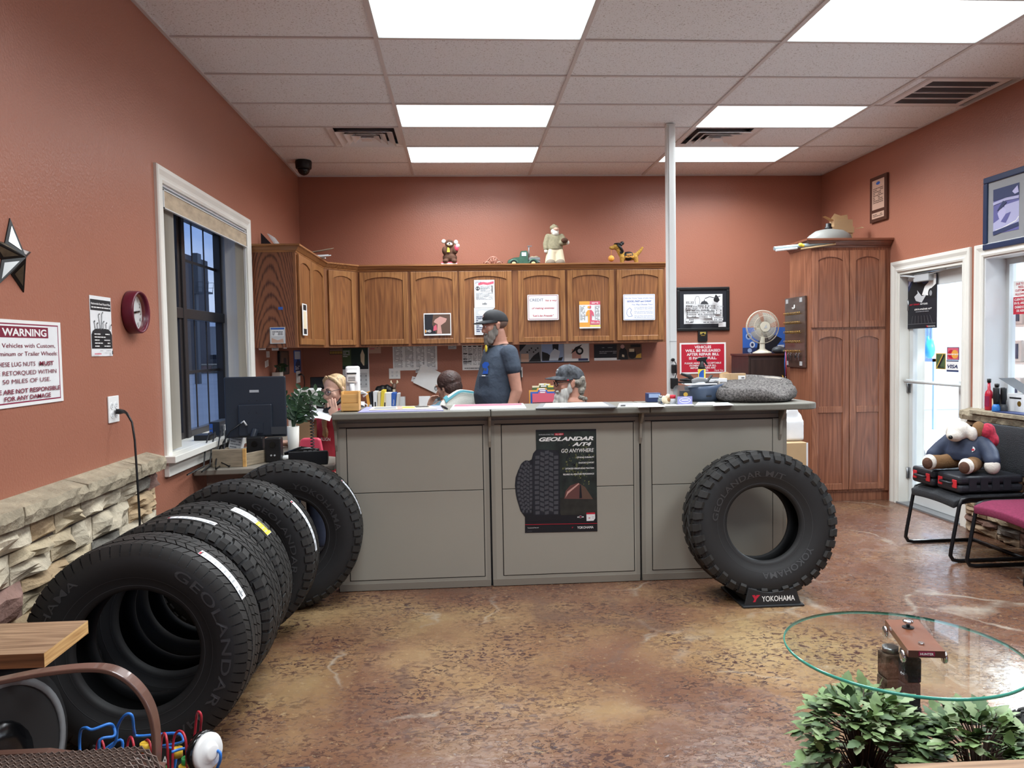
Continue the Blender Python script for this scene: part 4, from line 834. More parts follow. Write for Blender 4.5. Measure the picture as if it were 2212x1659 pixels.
# display stands
mat('stand_plastic', (34, 36, 38), .42, bump=(40, .05, .003)); mat('logo_red', (178, 30, 54), .5)
def y_logo(mb, u, v, s, O, U, V, d):
    mb.use('logo_red'); mb.face([(u, v+.5*s), (u+.42*s, v+.5*s), (u+.52*s, v+.28*s), (u+.62*s, v+.5*s), (u+1.15*s, v+.5*s), (u+.62*s, v), (u+.42*s, v-.42*s), (u+.08*s, v-.42*s), (u+.32*s, v-.02*s)], O, U, V, d)
def make_stand():
    t = thing('tyre_stand', '', 'stand', (0, 0, 0), 0, 'black tyre display stands'); Ry = Vector((0, sin(.12), cos(.12)))
    n = 10; w0, w1, h = .165, .135, .105
    top = [(w1-(w1*2)*k/n, h-.03*sin(pi*k/n)) for k in range(n+1)]
    for y, s_ in ((-.17, 1), (.17, -1)):
        mb = MB('stand_plastic'); V = Vector((0, s_*sin(.14), cos(.14))); O = Vector((0, y, .004))
        mb.prism([(-w0, 0), (w0, 0)]+top, O, X_, V, -.006, .006); mb.build('end_plate', t, bevel=.004)
    mb = MB('stand_plastic'); mb.box(-w0-.012, w0+.012, -.19, .19, 0, .012)
    for s_ in (-1, 1): mb.prism([(-.165, .012), (.165, .012), (.15, .055), (-.15, .055)], (s_*.13, 0, 0), Y_, Z_, -.008, .008)
    mb.build('base', t, bevel=.004)
    mb = MB('white'); V = Vector((0, sin(.14), cos(.14))); O = Vector((0, -.17, .004)); y_logo(mb, -.118, .042, .042, O, X_, V, .0068); mb.use('white'); mb.text('YOKOHAMA', .042, O+X_*-.062+V*.026, X_, V, .0068, 'l', bold=.01, width=.19); mb.build('name_print', t)
    return t
st0 = make_stand()
for k, (x, y, yaw, lb) in enumerate(((1.725, 4.40, 0, 'black plastic tyre stand under the lone mud tyre, white lettering facing out'), (-1.185, 2.95, 0, 'black tyre stand under the nearest tyre of the row'), (-1.175, 4.12, 2, 'black tyre stand poking out between the two farthest tyres of the row'), (-1.185, 3.44, 0, 'black tyre stand seen through the hole of the nearest tyre'))):
    s_ = st0 if k == 0 else copy_tree(st0); s_.location = (x, y-.02, 0); s_.rotation_euler = (0, 0, radians(yaw)); s_['label'] = lb
# ------------------------------------------------------------------ people
mat('skin', (202, 158, 138), .5, noise=(18, .08), spec=.4); mat('skin_ruddy', (188, 138, 118), .5, noise=(18, .10), spec=.4); mat('skin_arm', (186, 136, 110), .5, noise=(12, .16), spec=.35)
mat('beard_grey', (138, 132, 124), .8, noise=(60, .35, (1, 1, .2)), bump=(260, .6, .004)); mat('beard_white', (190, 188, 182), .8, noise=(60, .3, (1, 1, .15)), bump=(260, .6, .004))
mat('hair_blond', (186, 156, 116), .5, noise=(70, .35, (1, 1, .08)), bump=(80, .6, .006)); mat('hair_brown', (64, 44, 40), .6, noise=(60, .4, (1, 1, .2)), bump=(60, .8, .008)); mat('hair_grey', (136, 130, 120), .7, noise=(80, .4), bump=(200, .8, .005)); mat('stubble', (110, 88, 78), .8)
mat('shirt_slate', (60, 70, 84), .85, noise=(9, .14), bump=(14, .35, .03)); mat('shirt_navy', (38, 42, 54), .85, bump=(14, .3, .02)); mat('shirt_red', (186, 58, 72), .85, noise=(9, .1), bump=(14, .3, .02)); mat('shirt_teal', (90, 120, 132), .85)
mat('jeans', (42, 50, 70), .85, noise=(20, .15)); mat('cap_black', (34, 35, 38), .75, noise=(40, .1)); mat('cap_camo', (62, 65, 70), .8, noise=(34, .85)); mat('print_blue', (34, 84, 176), .7); mat('eye_white', (225, 222, 216), .3); mat('iris', (40, 46, 52), .2); mat('lens', (190, 198, 204), .1)
glass('spectacle_lens', (.8, .84, .88))
def TM(c, pitch=0, yaw=0, roll=0): return Matrix.Translation(Vector(c)) @ Euler((pitch, roll, yaw)).to_matrix().to_4x4()
def head_shape(mb, M, female=False):
    mb.T = M; k = .95 if female else 1
    mb.ball((0, .018, .035), (.076*k, .096*k, .084*k), 24, 16).ball((0, -.03, -.02), (.063*k, .062, .082), 24, 16).ball((0, -.036, -.078), (.046*k, .05, .036), 20, 12).ball((0, .0, -.055), (.058*k, .06, .045), 20, 12)
    mb.ball((0, -.076, -.102), (.021, .016, .014))                                          # chin
    g = .78 if female else 1
    mb.tube([(0, -.084, .012), (0, -.095, -.012), (0, -.106 if not female else -.101, -.034)], [.009*g, .010*g, .013*g], 10).ball((0, -.100 if not female else -.096, -.040), (.017*g, .014*g, .010*g)).ball((-.011*g, -.094, -.040), .009*g).ball((.011*g, -.094, -.040), .009*g)
    for s in (-1, 1):
        mb.ball((s*.031, -.081, .016), (.024, .012, .008)).ball((s*.042, -.056, -.030), (.023, .019, .026)).ball((s*.029, -.078, -.004), (.017, .010, .010))
        mb.ball((s*.077*k, .012, -.012), (.008, .019, .032)).ball((s*.080*k, .02, .004), (.009, .016, .016)).ball((s*.077*k, .006, -.036), (.008, .010, .010))
    mb.ball((0, -.089, -.066), (.023, .010, .0055)).ball((0, -.087, -.077), (.020, .011, .006)); mb.T = None
def face_bits(t, M, lid=.0095):
    for s in (-1, 1):
        mb = MB('eye_white'); mb.T = M; mb.ball((s*.031, -.083, -.001), (.0135, .008, lid*.75)); mb.use('iris'); mb.ball((s*.031, -.0885, -.001), (.006, .0035, .006)); mb.build('eye', t)
    mb = MB('stubble'); mb.T = M
    for s in (-1, 1): mb.tube([(s*.012, -.093, .020), (s*.030, -.094, .026), (s*.047, -.082, .020)], [.003, .0045, .002], 6)
    mb.build('eyebrows', t)
def spectacles(t, M, m='black'):
    mb = MB(m); mb.T = M
    for s in (-1, 1):
        mb.tube([(s*(.034+.024*cos(a)), -.104+.012*abs(cos(a))*(1 if cos(a) > 0 else .2), -.004+.018*sin(a)) for a in [k*2*pi/18 for k in range(18)]], .0022, 6, closed=True); mb.tube([(s*.058, -.092, .002), (s*.078, -.05, .006), (s*.082, .01, .006), (s*.082, .03, -.008)], .002, 6)
    mb.tube([(-.011, -.105, 0), (0, -.108, .003), (.011, -.105, 0)], .002, 6); o = mb.build('spectacles', t)
    for s in (-1, 1): mb = MB('spectacle_lens'); mb.T = M; mb.face([(s*.034+.022*cos(k*2*pi/16), -.004+.016*sin(k*2*pi/16)) for k in range(16)], (0, -.103, 0), X_, Z_); mb.build('lens', o)
def torso_rings(mb, rows, n=28, g=0):
    """rows of (z, half width, half depth, y centre)"""
    mb.loft([[Vector(((rx+g)*cos(2*pi*j/n)*(1 if abs(cos(2*pi*j/n)) < .8 else 1), cyy+(ry+g)*sin(2*pi*j/n), z)) for j in range(n)] for z, rx, ry, cyy in rows])
def limb(mb, pts, rs, n=14):
    P = [Vector(p) for p in pts]; out = []; rr = []
    for i in range(len(P)-1):
        for k in range(5): f = k/5; out.append(P[i].lerp(P[i+1], f)); rr.append(rs[i]+(rs[i+1]-rs[i])*f)
    out.append(P[-1]); rr.append(rs[-1]); mb.tube(out, rr, n)
    for p, r in zip(P, rs): mb.ball(p, r, 14, 10)
def hand(mb, wrist, d, up, side=1, curl=.5, spread=.013, s=1.0):
    """palm and five bent fingers; d = towards the finger tips, up = back of the hand, side = +1 puts the thumb at up x d"""
    d = Vector(d).normalized(); up = (Vector(up)-d*Vector(up).dot(d)).normalized(); w = up.cross(d)*side; W0 = Vector(wrist)
    R = Matrix((w, d, up)).transposed()
    mb.ball(W0+d*.045*s, (.040*s, .052*s, .015*s), 16, 10, R); mb.ball(W0+d*.012*s, (.028*s, .03*s, .018*s), 12, 8, R)
    for k, ln in enumerate((.068, .078, .073, .056)):
        b = W0+d*.085*s+w*(.032-.0215*k)*s; p = [b-d*.02]; dirn = d.copy(); q = b
        for j in range(3):
            c = curl*(.5+.45*j); dirn = (d*cos(c)-up*sin(c)).normalized(); q = q+dirn*ln*s*(.42, .33, .25)[j]; p.append(q)
        limb(mb, p, [.0092*s, .009*s, .0085*s, .0072*s], 8)
    b = W0+d*.02*s+w*.03*s; limb(mb, [b-w*.008, b+(w*.028+d*.022-up*.01)*s, b+(w*.04+d*.05-up*.02*(.5+curl))*s, b+(w*.036+d*.07-up*.03*(.5+curl))*s], [.013*s, .011*s, .0098*s, .008*s], 8)
def cap(t, M, m, patch=None, brim_drop=.012):
    mb = MB(m); mb.T = M; n = 28; rings = []
    for i in range(9): a = pi/2*i/8; rings.append([Vector((.084*cos(a)*cos(2*pi*j/n), .014+.106*cos(a)*sin(2*pi*j/n)-.004*(i/8), .030+.012*-sin(2*pi*j/n)*cos(a)+.094*sin(a)**.85)) for j in range(n)])
    rings.insert(0, [v+Vector((0, 0, -.006)) for v in rings[0]]); mb.loft(rings[:-1]+[[v.lerp(rings[-1][0], .9) for v in rings[-2]]]); mb.ball((0, .010, .124), (.008, .008, .005))
    o = mb.build('cap', t)
    mb = MB(m); mb.T = M; m_ = 12; vs = []
    for z in (0, -.005):
        for i in range(m_+1):
            for r_ in (0, .5, 1): a = pi+pi*i/m_; vs.append((.084*cos(a), .012+.10*sin(a)*1.0+(-.085*r_*abs(sin(a))**.8), .044+z-brim_drop*1.3*r_*abs(sin(a))-(1-abs(sin(a)))*.010-.016*(cos(a)**2)*r_))
    q = (m_+1)*3; fs = []
    for i in range(m_):
        for k in range(2): a = i*3+k; fs += [(a, a+1, a+4, a+3), (q+a, q+a+3, q+a+4, q+a+1)]
        a = i*3+2; fs.append((a, q+a, q+a+3, a+3))
    mb.add(vs, fs, True); mb.build('brim', o)
    if patch: patch(MB, M, o)
    return o
def seat_chair(name, label, x, y, rz, m_back='taupe', up=0):
    t = thing(name, label, 'chair', (x, y, 0), rz)
    mb = MB('dark_grey'); mb.ball((0, 0, .46), (.25, .24, .045), 24, 10); mb.build('seat', t)
    mb = MB(m_back); mb.ball((0, .235, .78+up), (.23, .045, .27), 24, 14); mb.build('backrest', t)
    mb = MB('black'); mb.tube([(0, .08, .42), (0, .25, .42), (0, .285, .6)], .018, 8); mb.cyl((0, 0, .12), (0, 0, .42), .028); mb.build('column', t)
    for k in range(5): a = 2*pi*k/5; mb = MB('black'); mb.tube([(0, 0, .12), (.15*cos(a), .15*sin(a), .10), (.29*cos(a), .29*sin(a), .07)], [.024, .02, .016], 8); mb.cyl((.29*cos(a)-.012, .29*sin(a), .03), (.29*cos(a)+.012, .29*sin(a), .03), .03); mb.build('foot', t)
    return t
# --- standing man in profile behind the counter
p = ony(1060, 760, 6.42); MX, MY = p.x+.065, 6.42
man = thing('person', 'bearded man in a black cap and slate T-shirt standing in profile behind the counter', 'person', (MX, MY, 0), radians(-68))
ROWS = [(.86, .165, .115, 0), (.95, .175, .135, -.01), (1.02, .180, .160, -.03), (1.10, .180, .168, -.035), (1.20, .180, .155, -.025), (1.32, .190, .130, -.01), (1.41, .185, .112, .0), (1.46, .15, .095, .01), (1.50, .085, .075, .015), (1.53, .062, .066, .012)]
HM = TM((0, -.035, 1.668), radians(10), radians(-12), 0)
mb = MB('skin_ruddy'); torso_rings(mb, ROWS); head_shape(mb, HM); limb(mb, [(0, .02, 1.47), (0, -.005, 1.60)], [.068, .062])
for s in (-1, 1):
    A = [(s*.19, .015, 1.425), (s*.235, .045, 1.13), (s*.225, -.045, .885)]; limb(mb, A, [.058, .046, .031]); mb.ball((s*.225, .035, 1.10), .044); hand(mb, A[2], (0, -.22, -1), (s*1, 0, 0), s, .45)
    limb(mb, [(s*.09, 0, .88), (s*.1, -.01, .48), (s*.1, .02, .09)], [.088, .058, .042]); mb.ball((s*.1, -.045, .045), (.045, .125, .044))
melt(mb, 'body', 'skin_ruddy', man, .0065, 3)
mb = MB('shirt_slate'); torso_rings(mb, [r for r in ROWS if .9 < r[0] < 1.51], g=.012)
for s in (-1, 1): limb(mb, [(s*.175, .012, 1.43), (s*.212, .025, 1.32)], [.075, .070])
melt(mb, 't_shirt', 'shirt_slate', man, .008, 3)
mb = MB('black'); mb.tube([(.078*cos(a), .012+.085*sin(a)-.01, 1.505-.012*sin(a)*0-.02*(-sin(a) if sin(a) < 0 else 0)) for a in [k*2*pi/24 for k in range(24)]], .007, 8, closed=True); mb.build('collar', man)
mb = MB('jeans'); torso_rings(mb, [(.80, .15, .11, 0)]+[r for r in ROWS if r[0] < 1.0], g=.014)
for s in (-1, 1): limb(mb, [(s*.09, 0, .86), (s*.1, -.01, .48), (s*.1, .02, .10)], [.105, .076, .066])
melt(mb, 'jeans', 'jeans', man, .01, 3)
for s in (-1, 1): mb = MB('black'); mb.ball((s*.1, -.04, .05), (.055, .14, .05)); melt(mb, 'shoe', 'black', man, .008, 2)
mb = MB('print_blue'); 
for q in range(1):
    mb.T = Matrix.Translation((.085, -.155, 1.315)) @ Euler((0, 0, radians(30))).to_matrix().to_4x4()
    mb.face([(-.03, -.045), (.025, -.045), (.028, -.01), (.018, .012), (.036, .03), (.022, .05), (-.012, .052), (-.036, .032), (-.03, .006), (-.012, .0)], (0, 0, 0), X_, Vector((0, .1, 1)), .004); mb.use('shirt_slate'); mb.face([(-.012, -.02), (.008, -.02), (.01, 0), (-.01, 0)], (0, 0, 0), X_, Vector((0, .1, 1)), .0045)
mb.build('chest_print', man)
mb = MB('shirt_slate'); mb.T = Matrix.Translation((.085, -.172, 1.195)) @ Euler((0, 0, radians(28))).to_matrix().to_4x4(); mb.rect(-.05, .05, -.07, .06, (0, 0, 0), X_, Z_, 0, .006); mb.use('white'); mb.box(-.016, .02, -.012, -.004, .056, .064); mb.build('pocket', man, bevel=.003)
mb = MB('label_yellow'); mb.T = TM((.012, -.118, 1.475)); mb.ball((0, 0, 0), (.018, .01, .03)); mb.build('pen_clip', man)
face_bits(man, HM)
mb = MB('beard_grey'); mb.T = HM
mb.ball((0, -.070, -.098), (.046, .040, .040)).ball((0, -.080, -.128), (.040, .034, .036))
for s in (-1, 1): mb.ball((s*.048, -.045, -.075), (.022, .035, .05)).ball((s*.062, -.012, -.048), (.014, .022, .046)).ball((s*.034, -.064, -.115), (.026, .03, .036)).ball((s*.026, -.090, -.060), (.018, .012, .009))
melt(mb, 'beard', 'beard_grey', man, .005, 9)
mb = MB('stubble'); mb.T = HM; mb.ball((0, .03, .008), (.078, .088, .055), 20, 12); melt(mb, 'hair', 'stubble', man, .006, 2)
def patch1(MBc, M, o):
    mb = MBc('red_print'); mb.T = M; mb.disc(0, 0, .026, .013, (0, -.0835, .0765), X_, Vector((0, .36, 1)), .001); mb.use('white'); mb.disc(0, 0, .021, .009, (0, -.0835, .0765), X_, Vector((0, .36, 1)), .002); mb.build('emblem', o)
cap(man, HM @ TM((0, .0, .002), radians(-4)), 'cap_black', patch1)
# --- seated man with a long white beard
SY = 5.56; p = ony(1228, 840, SY); sit = thing('person', 'seated man with glasses, patterned cap and long white beard, half hidden by the counter', 'person', (p.x+.03, SY, 0), radians(-84))
ROWS2 = [(.46, .18, .14, .02), (.56, .185, .15, 0), (.70, .185, .15, 0), (.85, .195, .13, .0), (.98, .195, .115, .0), (1.04, .17, .10, .01), (1.085, .09, .08, .01), (1.11, .065, .068, .005)]
HM2 = TM((0, -.03, 1.225), radians(4), 0, 0)
def seated(t, rows, HMx, skin, female=False, arms=None):
    mb = MB(skin); torso_rings(mb, rows); head_shape(mb, HMx, female); top = rows[-1][0]; limb(mb, [(0, .02, top-.04), (0, .0, top+.06)], [.06 if female else .068, .052 if female else .062])
    for s in (-1, 1):
        sh = (s*rows[4][1]*.98, .012, rows[4][0]+.015); A = (arms or {}).get(s) or [sh, (s*.245, -.03, .74), (s*.17, -.27, .80)]
        limb(mb, A, [.052, .042, .028] if not female else [.042, .034, .024]); e = Vector(A[2])-Vector(A[1]); ha = (arms or {}).get(('h', s)); 
        if ha: hand(mb, *ha)
        else: hand(mb, A[2], e, (0, 0, 1), s, .35)
        limb(mb, [(s*.09, -.02, .50), (s*.11, -.43, .50), (s*.11, -.40, .09)], [.085, .06, .042]); mb.ball((s*.11, -.46, .045), (.045, .125, .042))
    return melt(mb, 'body', skin, t, .0048 if female else .0065, 3)
seated(sit, ROWS2, HM2, 'skin_ruddy')
mb = MB('shirt_navy'); torso_rings(mb, ROWS2[:-1], g=.012)
for s in (-1, 1): limb(mb, [(s*.18, .012, 1.0), (s*.228, -.01, .84)], [.07, .064])
melt(mb, 't_shirt', 'shirt_navy', sit, .008, 3)
mb = MB('jeans'); 
for s in (-1, 1): limb(mb, [(s*.09, 0, .50), (s*.11, -.43, .50), (s*.11, -.40, .10)], [.10, .075, .062])
mb.ball((0, .02, .5), (.19, .15, .1)); melt(mb, 'jeans', 'jeans', sit, .01, 3)
for s in (-1, 1): mb = MB('black'); mb.ball((s*.11, -.45, .048), (.053, .14, .046)); melt(mb, 'shoe', 'black', sit, .008, 2)
face_bits(sit, HM2); spectacles(sit, HM2)
mb = MB('beard_white'); mb.T = HM2; mb.ball((0, -.074, -.105), (.048, .042, .042)).ball((0, -.088, -.155), (.046, .042, .055)).ball((0, -.094, -.21), (.038, .036, .05)).ball((-.005, -.098, -.245), (.024, .024, .034))
for s in (-1, 1): mb.ball((s*.05, -.045, -.08), (.022, .035, .05)).ball((s*.065, -.008, -.04), (.013, .02, .042)).ball((s*.036, -.06, -.135), (.032, .038, .06)).ball((s*.028, -.094, -.060), (.022, .014, .011))
melt(mb, 'beard', 'beard_white', sit, .005, 9)
mb = MB('hair_grey'); mb.T = HM2; mb.ball((0, .05, .0), (.082, .075, .06)).ball((0, .066, -.07), (.06, .045, .055)); rr = random.Random(2)
for k in range(26): a = rr.uniform(-.25*pi, 1.25*pi); mb.ball((.074*cos(a), .045+.062*sin(a), rr.uniform(-.075, .02)), rr.uniform(.012, .022))
for k in range(16): a = rr.uniform(.0*pi, 1.0*pi); mb.ball((.066*cos(a), .058+.055*sin(a), rr.uniform(-.135, -.05)), rr.uniform(.010, .017))
melt(mb, 'hair', 'hair_grey', sit, .005, 3)
def patch2(MBc, M, o):
    mb = MBc('paper'); mb.T = M; mb.rect(-.018, .018, -.014, .016, (0, -.0825, .0765), X_, Vector((0, .36, 1)), .0, .002); mb.build('front_patch', o)
    mb = MBc('red_print'); mb.T = M; mb.box(.076, .090, -.03, -.018, .012, .02); mb.build('side_tag', o)
cap(sit, HM2 @ TM((0, .0, .002), radians(-4)), 'cap_camo', patch2)
seat_chair('office_chair', 'office chair under the seated man with the white beard', p.x+.03, SY, radians(-84), 'dark_grey')
# --- woman seen from behind in a towel-draped chair
BY = 6.75; p = ony(970, 830, BY); wb = thing('person', 'woman with short brown hair seated with her back to the counter', 'person', (p.x, BY, 0), radians(-150))
ROWS3 = [(z-.055, rx*.9, ry*.95, c) for z, rx, ry, c in ROWS2]; HM3 = TM((0, -.035, 1.155), radians(10), radians(26))
seated(wb, ROWS3, HM3, 'skin', True, {1: [(.165, .012, .94), (.215, -.05, .74), (.08, -.235, .96)], ('h', 1): ((.08, -.235, .96), (-.35, .15, 1), (.5, -1, 0), 1, .9, .012, .92)})
mb = MB('shirt_teal'); torso_rings(mb, ROWS3[:-1], g=.012)
for s in (-1, 1): limb(mb, [(s*.155, .012, .945), (s*.20, -.02, .80)], [.062, .056])
melt(mb, 'blouse', 'shirt_teal', wb, .008, 3)
mb = MB('jeans')
for s in (-1, 1): limb(mb, [(s*.09, 0, .46), (s*.11, -.43, .48), (s*.11, -.40, .10)], [.10, .07, .058])
mb.ball((0, .02, .46), (.18, .15, .1)); melt(mb, 'trousers', 'jeans', wb, .01, 3)
for s in (-1, 1): mb = MB('black'); mb.ball((s*.11, -.45, .048), (.05, .13, .046)); melt(mb, 'shoe', 'black', wb, .008, 2)
face_bits(wb, HM3); spectacles(wb, HM3)
mb = MB('hair_brown'); mb.T = HM3; mb.ball((0, .030, .040), (.098, .112, .095), 24, 16).ball((0, .06, -.02), (.092, .082, .08)); rr = random.Random(5)
for k in range(40): a = rr.uniform(-.2*pi, 1.2*pi); e = rr.uniform(-.5, .9); mb.ball((.092*cos(a)*cos(e), .035+.10*sin(a)*cos(e), .035+.092*sin(e)-.02), rr.uniform(.010, .016))
melt(mb, 'hair', 'hair_brown', wb, .006, 9)
seat_chair('office_chair', 'taupe office chair with a towel over its back', p.x, BY, radians(-150), 'taupe', .075)
mat('towel', (226, 226, 216), .95, bump=(120, .6, .004)); mat('towel_teal', (88, 150, 162), .95, bump=(120, .6, .004))
tw = thing('towel', 'white and teal towel draped over the chair back behind the brown haired woman', 'towel', (p.x, BY, .075), radians(-150))
def drape(mb, u0, u1, v0, v1, lift):
    vs = []; nu, nv = 14, 14
    for i in range(nu):
        for j in range(nv):
            u = u0+(u1-u0)*i/(nu-1); v = v0+(v1-v0)*j/(nv-1); x = u*.24; s = v  # s from -1 (front) to 1 (back)
            z = .78+.285*sqrt(max(0, 1-(x/.26)**2))*cos(min(1.35, abs(s)*1.35)) if True else 0
            yy = .235+(.058+lift)*sin(max(-1.5, min(1.5, s*1.5))); z = .80+(.26+lift)*sqrt(max(.05, 1-(u*.92)**2))-abs(s)**2*.22; vs.append((x, yy, z+.004*sin(u*9)))
    mb.add(vs, [(i*nv+j, (i+1)*nv+j, (i+1)*nv+j+1, i*nv+j+1) for i in range(nu-1) for j in range(nv-1)], True)
mb = MB('towel'); drape(mb, -1, 1, -.9, 1, .0); o = mb.build('cloth', tw); q = o.modifiers.new('thick', 'SOLIDIFY'); q.thickness = .012
mb = MB('towel_teal'); drape(mb, -.78, .78, .30, .42, .016); drape(mb, -.78, -.66, -.3, .42, .016); drape(mb, .66, .78, -.3, .42, .016); mb.build('border', tw)
# --- woman on the phone
PY = 6.05; p = ony(724, 840, PY); wp = thing('person', 'blonde woman in glasses and a red T-shirt holding a phone to her face', 'person', (p.x+.02, PY, 0), radians(-30))
ROWS4 = [(z-.045, rx*.86, ry*.86, c) for z, rx, ry, c in ROWS2]; HM4 = TM((0, -.045, 1.175), radians(6), radians(-6), radians(-5))
HW = (.10, -.165, .975)
seated(wp, ROWS4, HM4, 'skin', True, {1: [(.158, .0, .95), (.225, -.10, .735), HW], ('h', 1): (HW, (-.30, .02, 1), (.35, -1, .1), -1, .24, .013, .95), -1: [(-.158, .0, .95), (-.21, -.13, .76), (-.22, -.36, .80)]})
mb = MB('shirt_red'); torso_rings(mb, ROWS4[:-1], g=.012)
limb(mb, [(.148, .008, .95), (.195, -.05, .83)], [.062, .056]); limb(mb, [(-.148, .008, .95), (-.19, -.06, .85)], [.062, .056])
melt(mb, 't_shirt', 'shirt_red', wp, .008, 3)
mb = MB('white'); mb.text('ALIGN', .034, (-.02, -.136, .80), X_, Z_, .004, 'c', bold=.01); mb.build('shirt_print', wp)
mb = MB('jeans')
for s in (-1, 1): limb(mb, [(s*.09, 0, .47), (s*.11, -.43, .49), (s*.11, -.40, .10)], [.095, .07, .056])
mb.ball((0, .02, .47), (.17, .14, .1)); melt(mb, 'jeans', 'jeans', wp, .01, 3)
for s in (-1, 1): mb = MB('black'); mb.ball((s*.11, -.45, .048), (.05, .13, .046)); melt(mb, 'shoe', 'black', wp, .008, 2)
face_bits(wp, HM4); spectacles(wp, HM4)
mb = MB('hair_blond'); mb.T = HM4; mb.ball((0, .034, .048), (.079, .092, .079), 24, 16); mb.ball((0, .055, .0), (.076, .07, .085))
for s in (-1, 1): mb.tube([(s*.008, -.046, .118), (s*.05, -.036, .088), (s*.073, -.008, .04), (s*.078, .02, -.03)], [.010, .014, .014, .016], 10)
rr = random.Random(8)
for k in range(9): mb.tube([(-.066+rr.uniform(-.006, .008), .01+rr.uniform(-.02, .02), -.03), (-.075+rr.uniform(-.01, .01), -.03, -.12), (-.07+rr.uniform(-.02, .02), -.075+rr.uniform(-.015, .015), -.22), (-.055+rr.uniform(-.03, .03), -.10+rr.uniform(-.02, .012), -.31+rr.uniform(-.02, .02)), (-.05+rr.uniform(-.035, .03), -.105, -.38+rr.uniform(-.03, .04))], [.014, .014, .012, .009, .004], 8)
for k in range(8): mb.tube([(.05-.014*k, .06, -.02), (.055-.014*k, .085, -.14), (.05-.014*k, .10, -.24+rr.uniform(-.03, .02))], [.022, .02, .008], 8)
melt(mb, 'hair', 'hair_blond', wp, .0055, 2)
ph = thing('handset', 'black telephone handset held to the blonde woman\'s mouth', 'phone', (p.x+.02, PY, 0), radians(-30))
mb = MB('black'); limb(mb, [(.022, -.172, 1.030), (.062, -.160, 1.055), (.096, -.110, 1.09), (.104, -.052, 1.135)], [.024, .015, .015, .022], 12); melt(mb, 'grip', 'black', ph, .005, 2)
seat_chair('office_chair', 'office chair under the woman on the phone', p.x+.02, PY, radians(-30), 'dark_grey')
# ------------------------------------------------------------------ printed things on walls and doors
PC = {'m': (134, 24, 62), 'ma': (120, 20, 50), 'bl': (52, 96, 176), 'gn': (30, 52, 44), 'og': (226, 160, 70), 'pk': (204, 92, 112), 'ye': (236, 208, 96), 'db': (28, 30, 38), 'br': (92, 70, 58), 'tn': (196, 160, 140), 'lg': (196, 198, 200), 'mg': (140, 142, 146), 'nv': (40, 52, 92), 'lb': (150, 170, 205), 'pp': (178, 176, 214), 'gd': (206, 168, 70), 'cr': (222, 208, 178), 'pu': (92, 92, 150), 'lp': (170, 170, 206), 'fl': (196, 150, 140), 'gr': (74, 96, 62), 'sk': (196, 204, 216)}
for k, v in PC.items(): mat('print_'+k, v, .55)
ALIAS = {'w': 'paper', 'W': 'white', 'r': 'red_print', 'k': 'ink', 'K': 'black', **{k: 'print_'+k for k in PC}}
def plane(where, x0, y0, x1, y1):
    """corners (top left, bottom right in the photo) of something flat; where = ('Y', depth) / ('L', x) / ('R', x)"""
    k, v = where
    if k == 'Y': a, b = ony(x0, y0, v), ony(x1, y1, v); return Vector((a.x, v, b.z)), X_, b.x-a.x, a.z-b.z
    a, b = onx(x0, y0, v), onx(x1, y1, v)
    return (Vector((v, a.y, b.z)), Y_, b.y-a.y, a.z-b.z) if k == 'L' else (Vector((v, a.y, b.z)), -Y_, a.y-b.y, a.z-b.z)
def print_on(mb, items, O, U, w, h, V=Z_, d=.0005, tilt=None):
    for it in items:
        d += .0004; mb.use(ALIAS.get(it[0], it[0])); c = it[1]
        if c == 'r': _, _, a, b, e, f = it; mb.face([(a*w, b*h), (e*w, b*h), (e*w, f*h), (a*w, f*h)], O, U, V, d)
        elif c == 'p': mb.face([(a*w, b*h) for a, b in it[2]], O, U, V, d)
        elif c == 'd': mb.disc(it[2]*w, it[3]*h, it[4]*w, (it[5]*h if len(it) > 5 else it[4]*w), O, U, V, d)
        elif c == 'l': mb.line([(a*w, b*h) for a, b in it[2]], it[3], O, U, V, d)
        elif c == 't':
            k = dict(it[6]) if len(it) > 6 else {}
            if 'wd' in k: k['width'] = k.pop('wd')*w
            mb.text(it[2], it[5]*h*1.38, O+U*(it[3]*w)+V*(it[4]*h), U, V, d, **k)
        elif c == 'tx':   # rows of tiny print: (col, 'tx', u0, v0, u1, v1, rows, seed)
            _, _, a, b, e, f, n, sd = it; rr = random.Random(sd)
            for i in range(n):
                v = f-(f-b)*(i+.5)/n; u = a
                while u < e-.01:
                    l = rr.uniform(.03, .12); u2 = min(e, u+l*(e-a)*2); hh = (f-b)/n*.24; mb.face([(u*w, (v-hh)*h), (u2*w, (v-hh)*h), (u2*w, (v+hh)*h), (u*w, (v+hh)*h)], O, U, V, d); u = u2+.02*(e-a)+(.0 if rr.random() < .85 else .3*(e-a))
def board(name, label, cat, where, px4, base, items, thick=.003, group=None, round_=0, rot=0, bevel=0):
    O, U, w, h = plane(where, *px4); V = Z_; mb = MB(ALIAS.get(base, base))
    if rot: c = O+U*w/2+V*h/2; r = radians(rot); U2, V2 = U*cos(r)+V*sin(r), V*cos(r)-U*sin(r); O = c-U2*w/2-V2*h/2; U, V = U2, V2
    if round_:
        q = round_; pts = [(cx+q*cos(a), cy_+q*sin(a)) for cx, cy_, a0 in ((q, q, pi), (w-q, q, 1.5*pi), (w-q, h-q, 0), (q, h-q, .5*pi)) for a in [a0+pi/2*i/5 for i in range(6)]]; mb.prism(pts, O, U, V, 0, thick)
    else: mb.rect(0, w, 0, h, O, U, V, 0, thick)
    print_on(mb, items, O, U, w, h, V, thick); return flat(mb, name, label, cat, group)
BK = ('Y', YB-.001); LW = ('L', XL+.001); DF = CF-.031; DR = ('Y', DF)
def framed(c, a, t=.012): return [(c, 'r', a, a, 1-a, 1-a), ('w', 'r', a+t, a+t*1.3, 1-a-t, 1-a-t*1.3)]
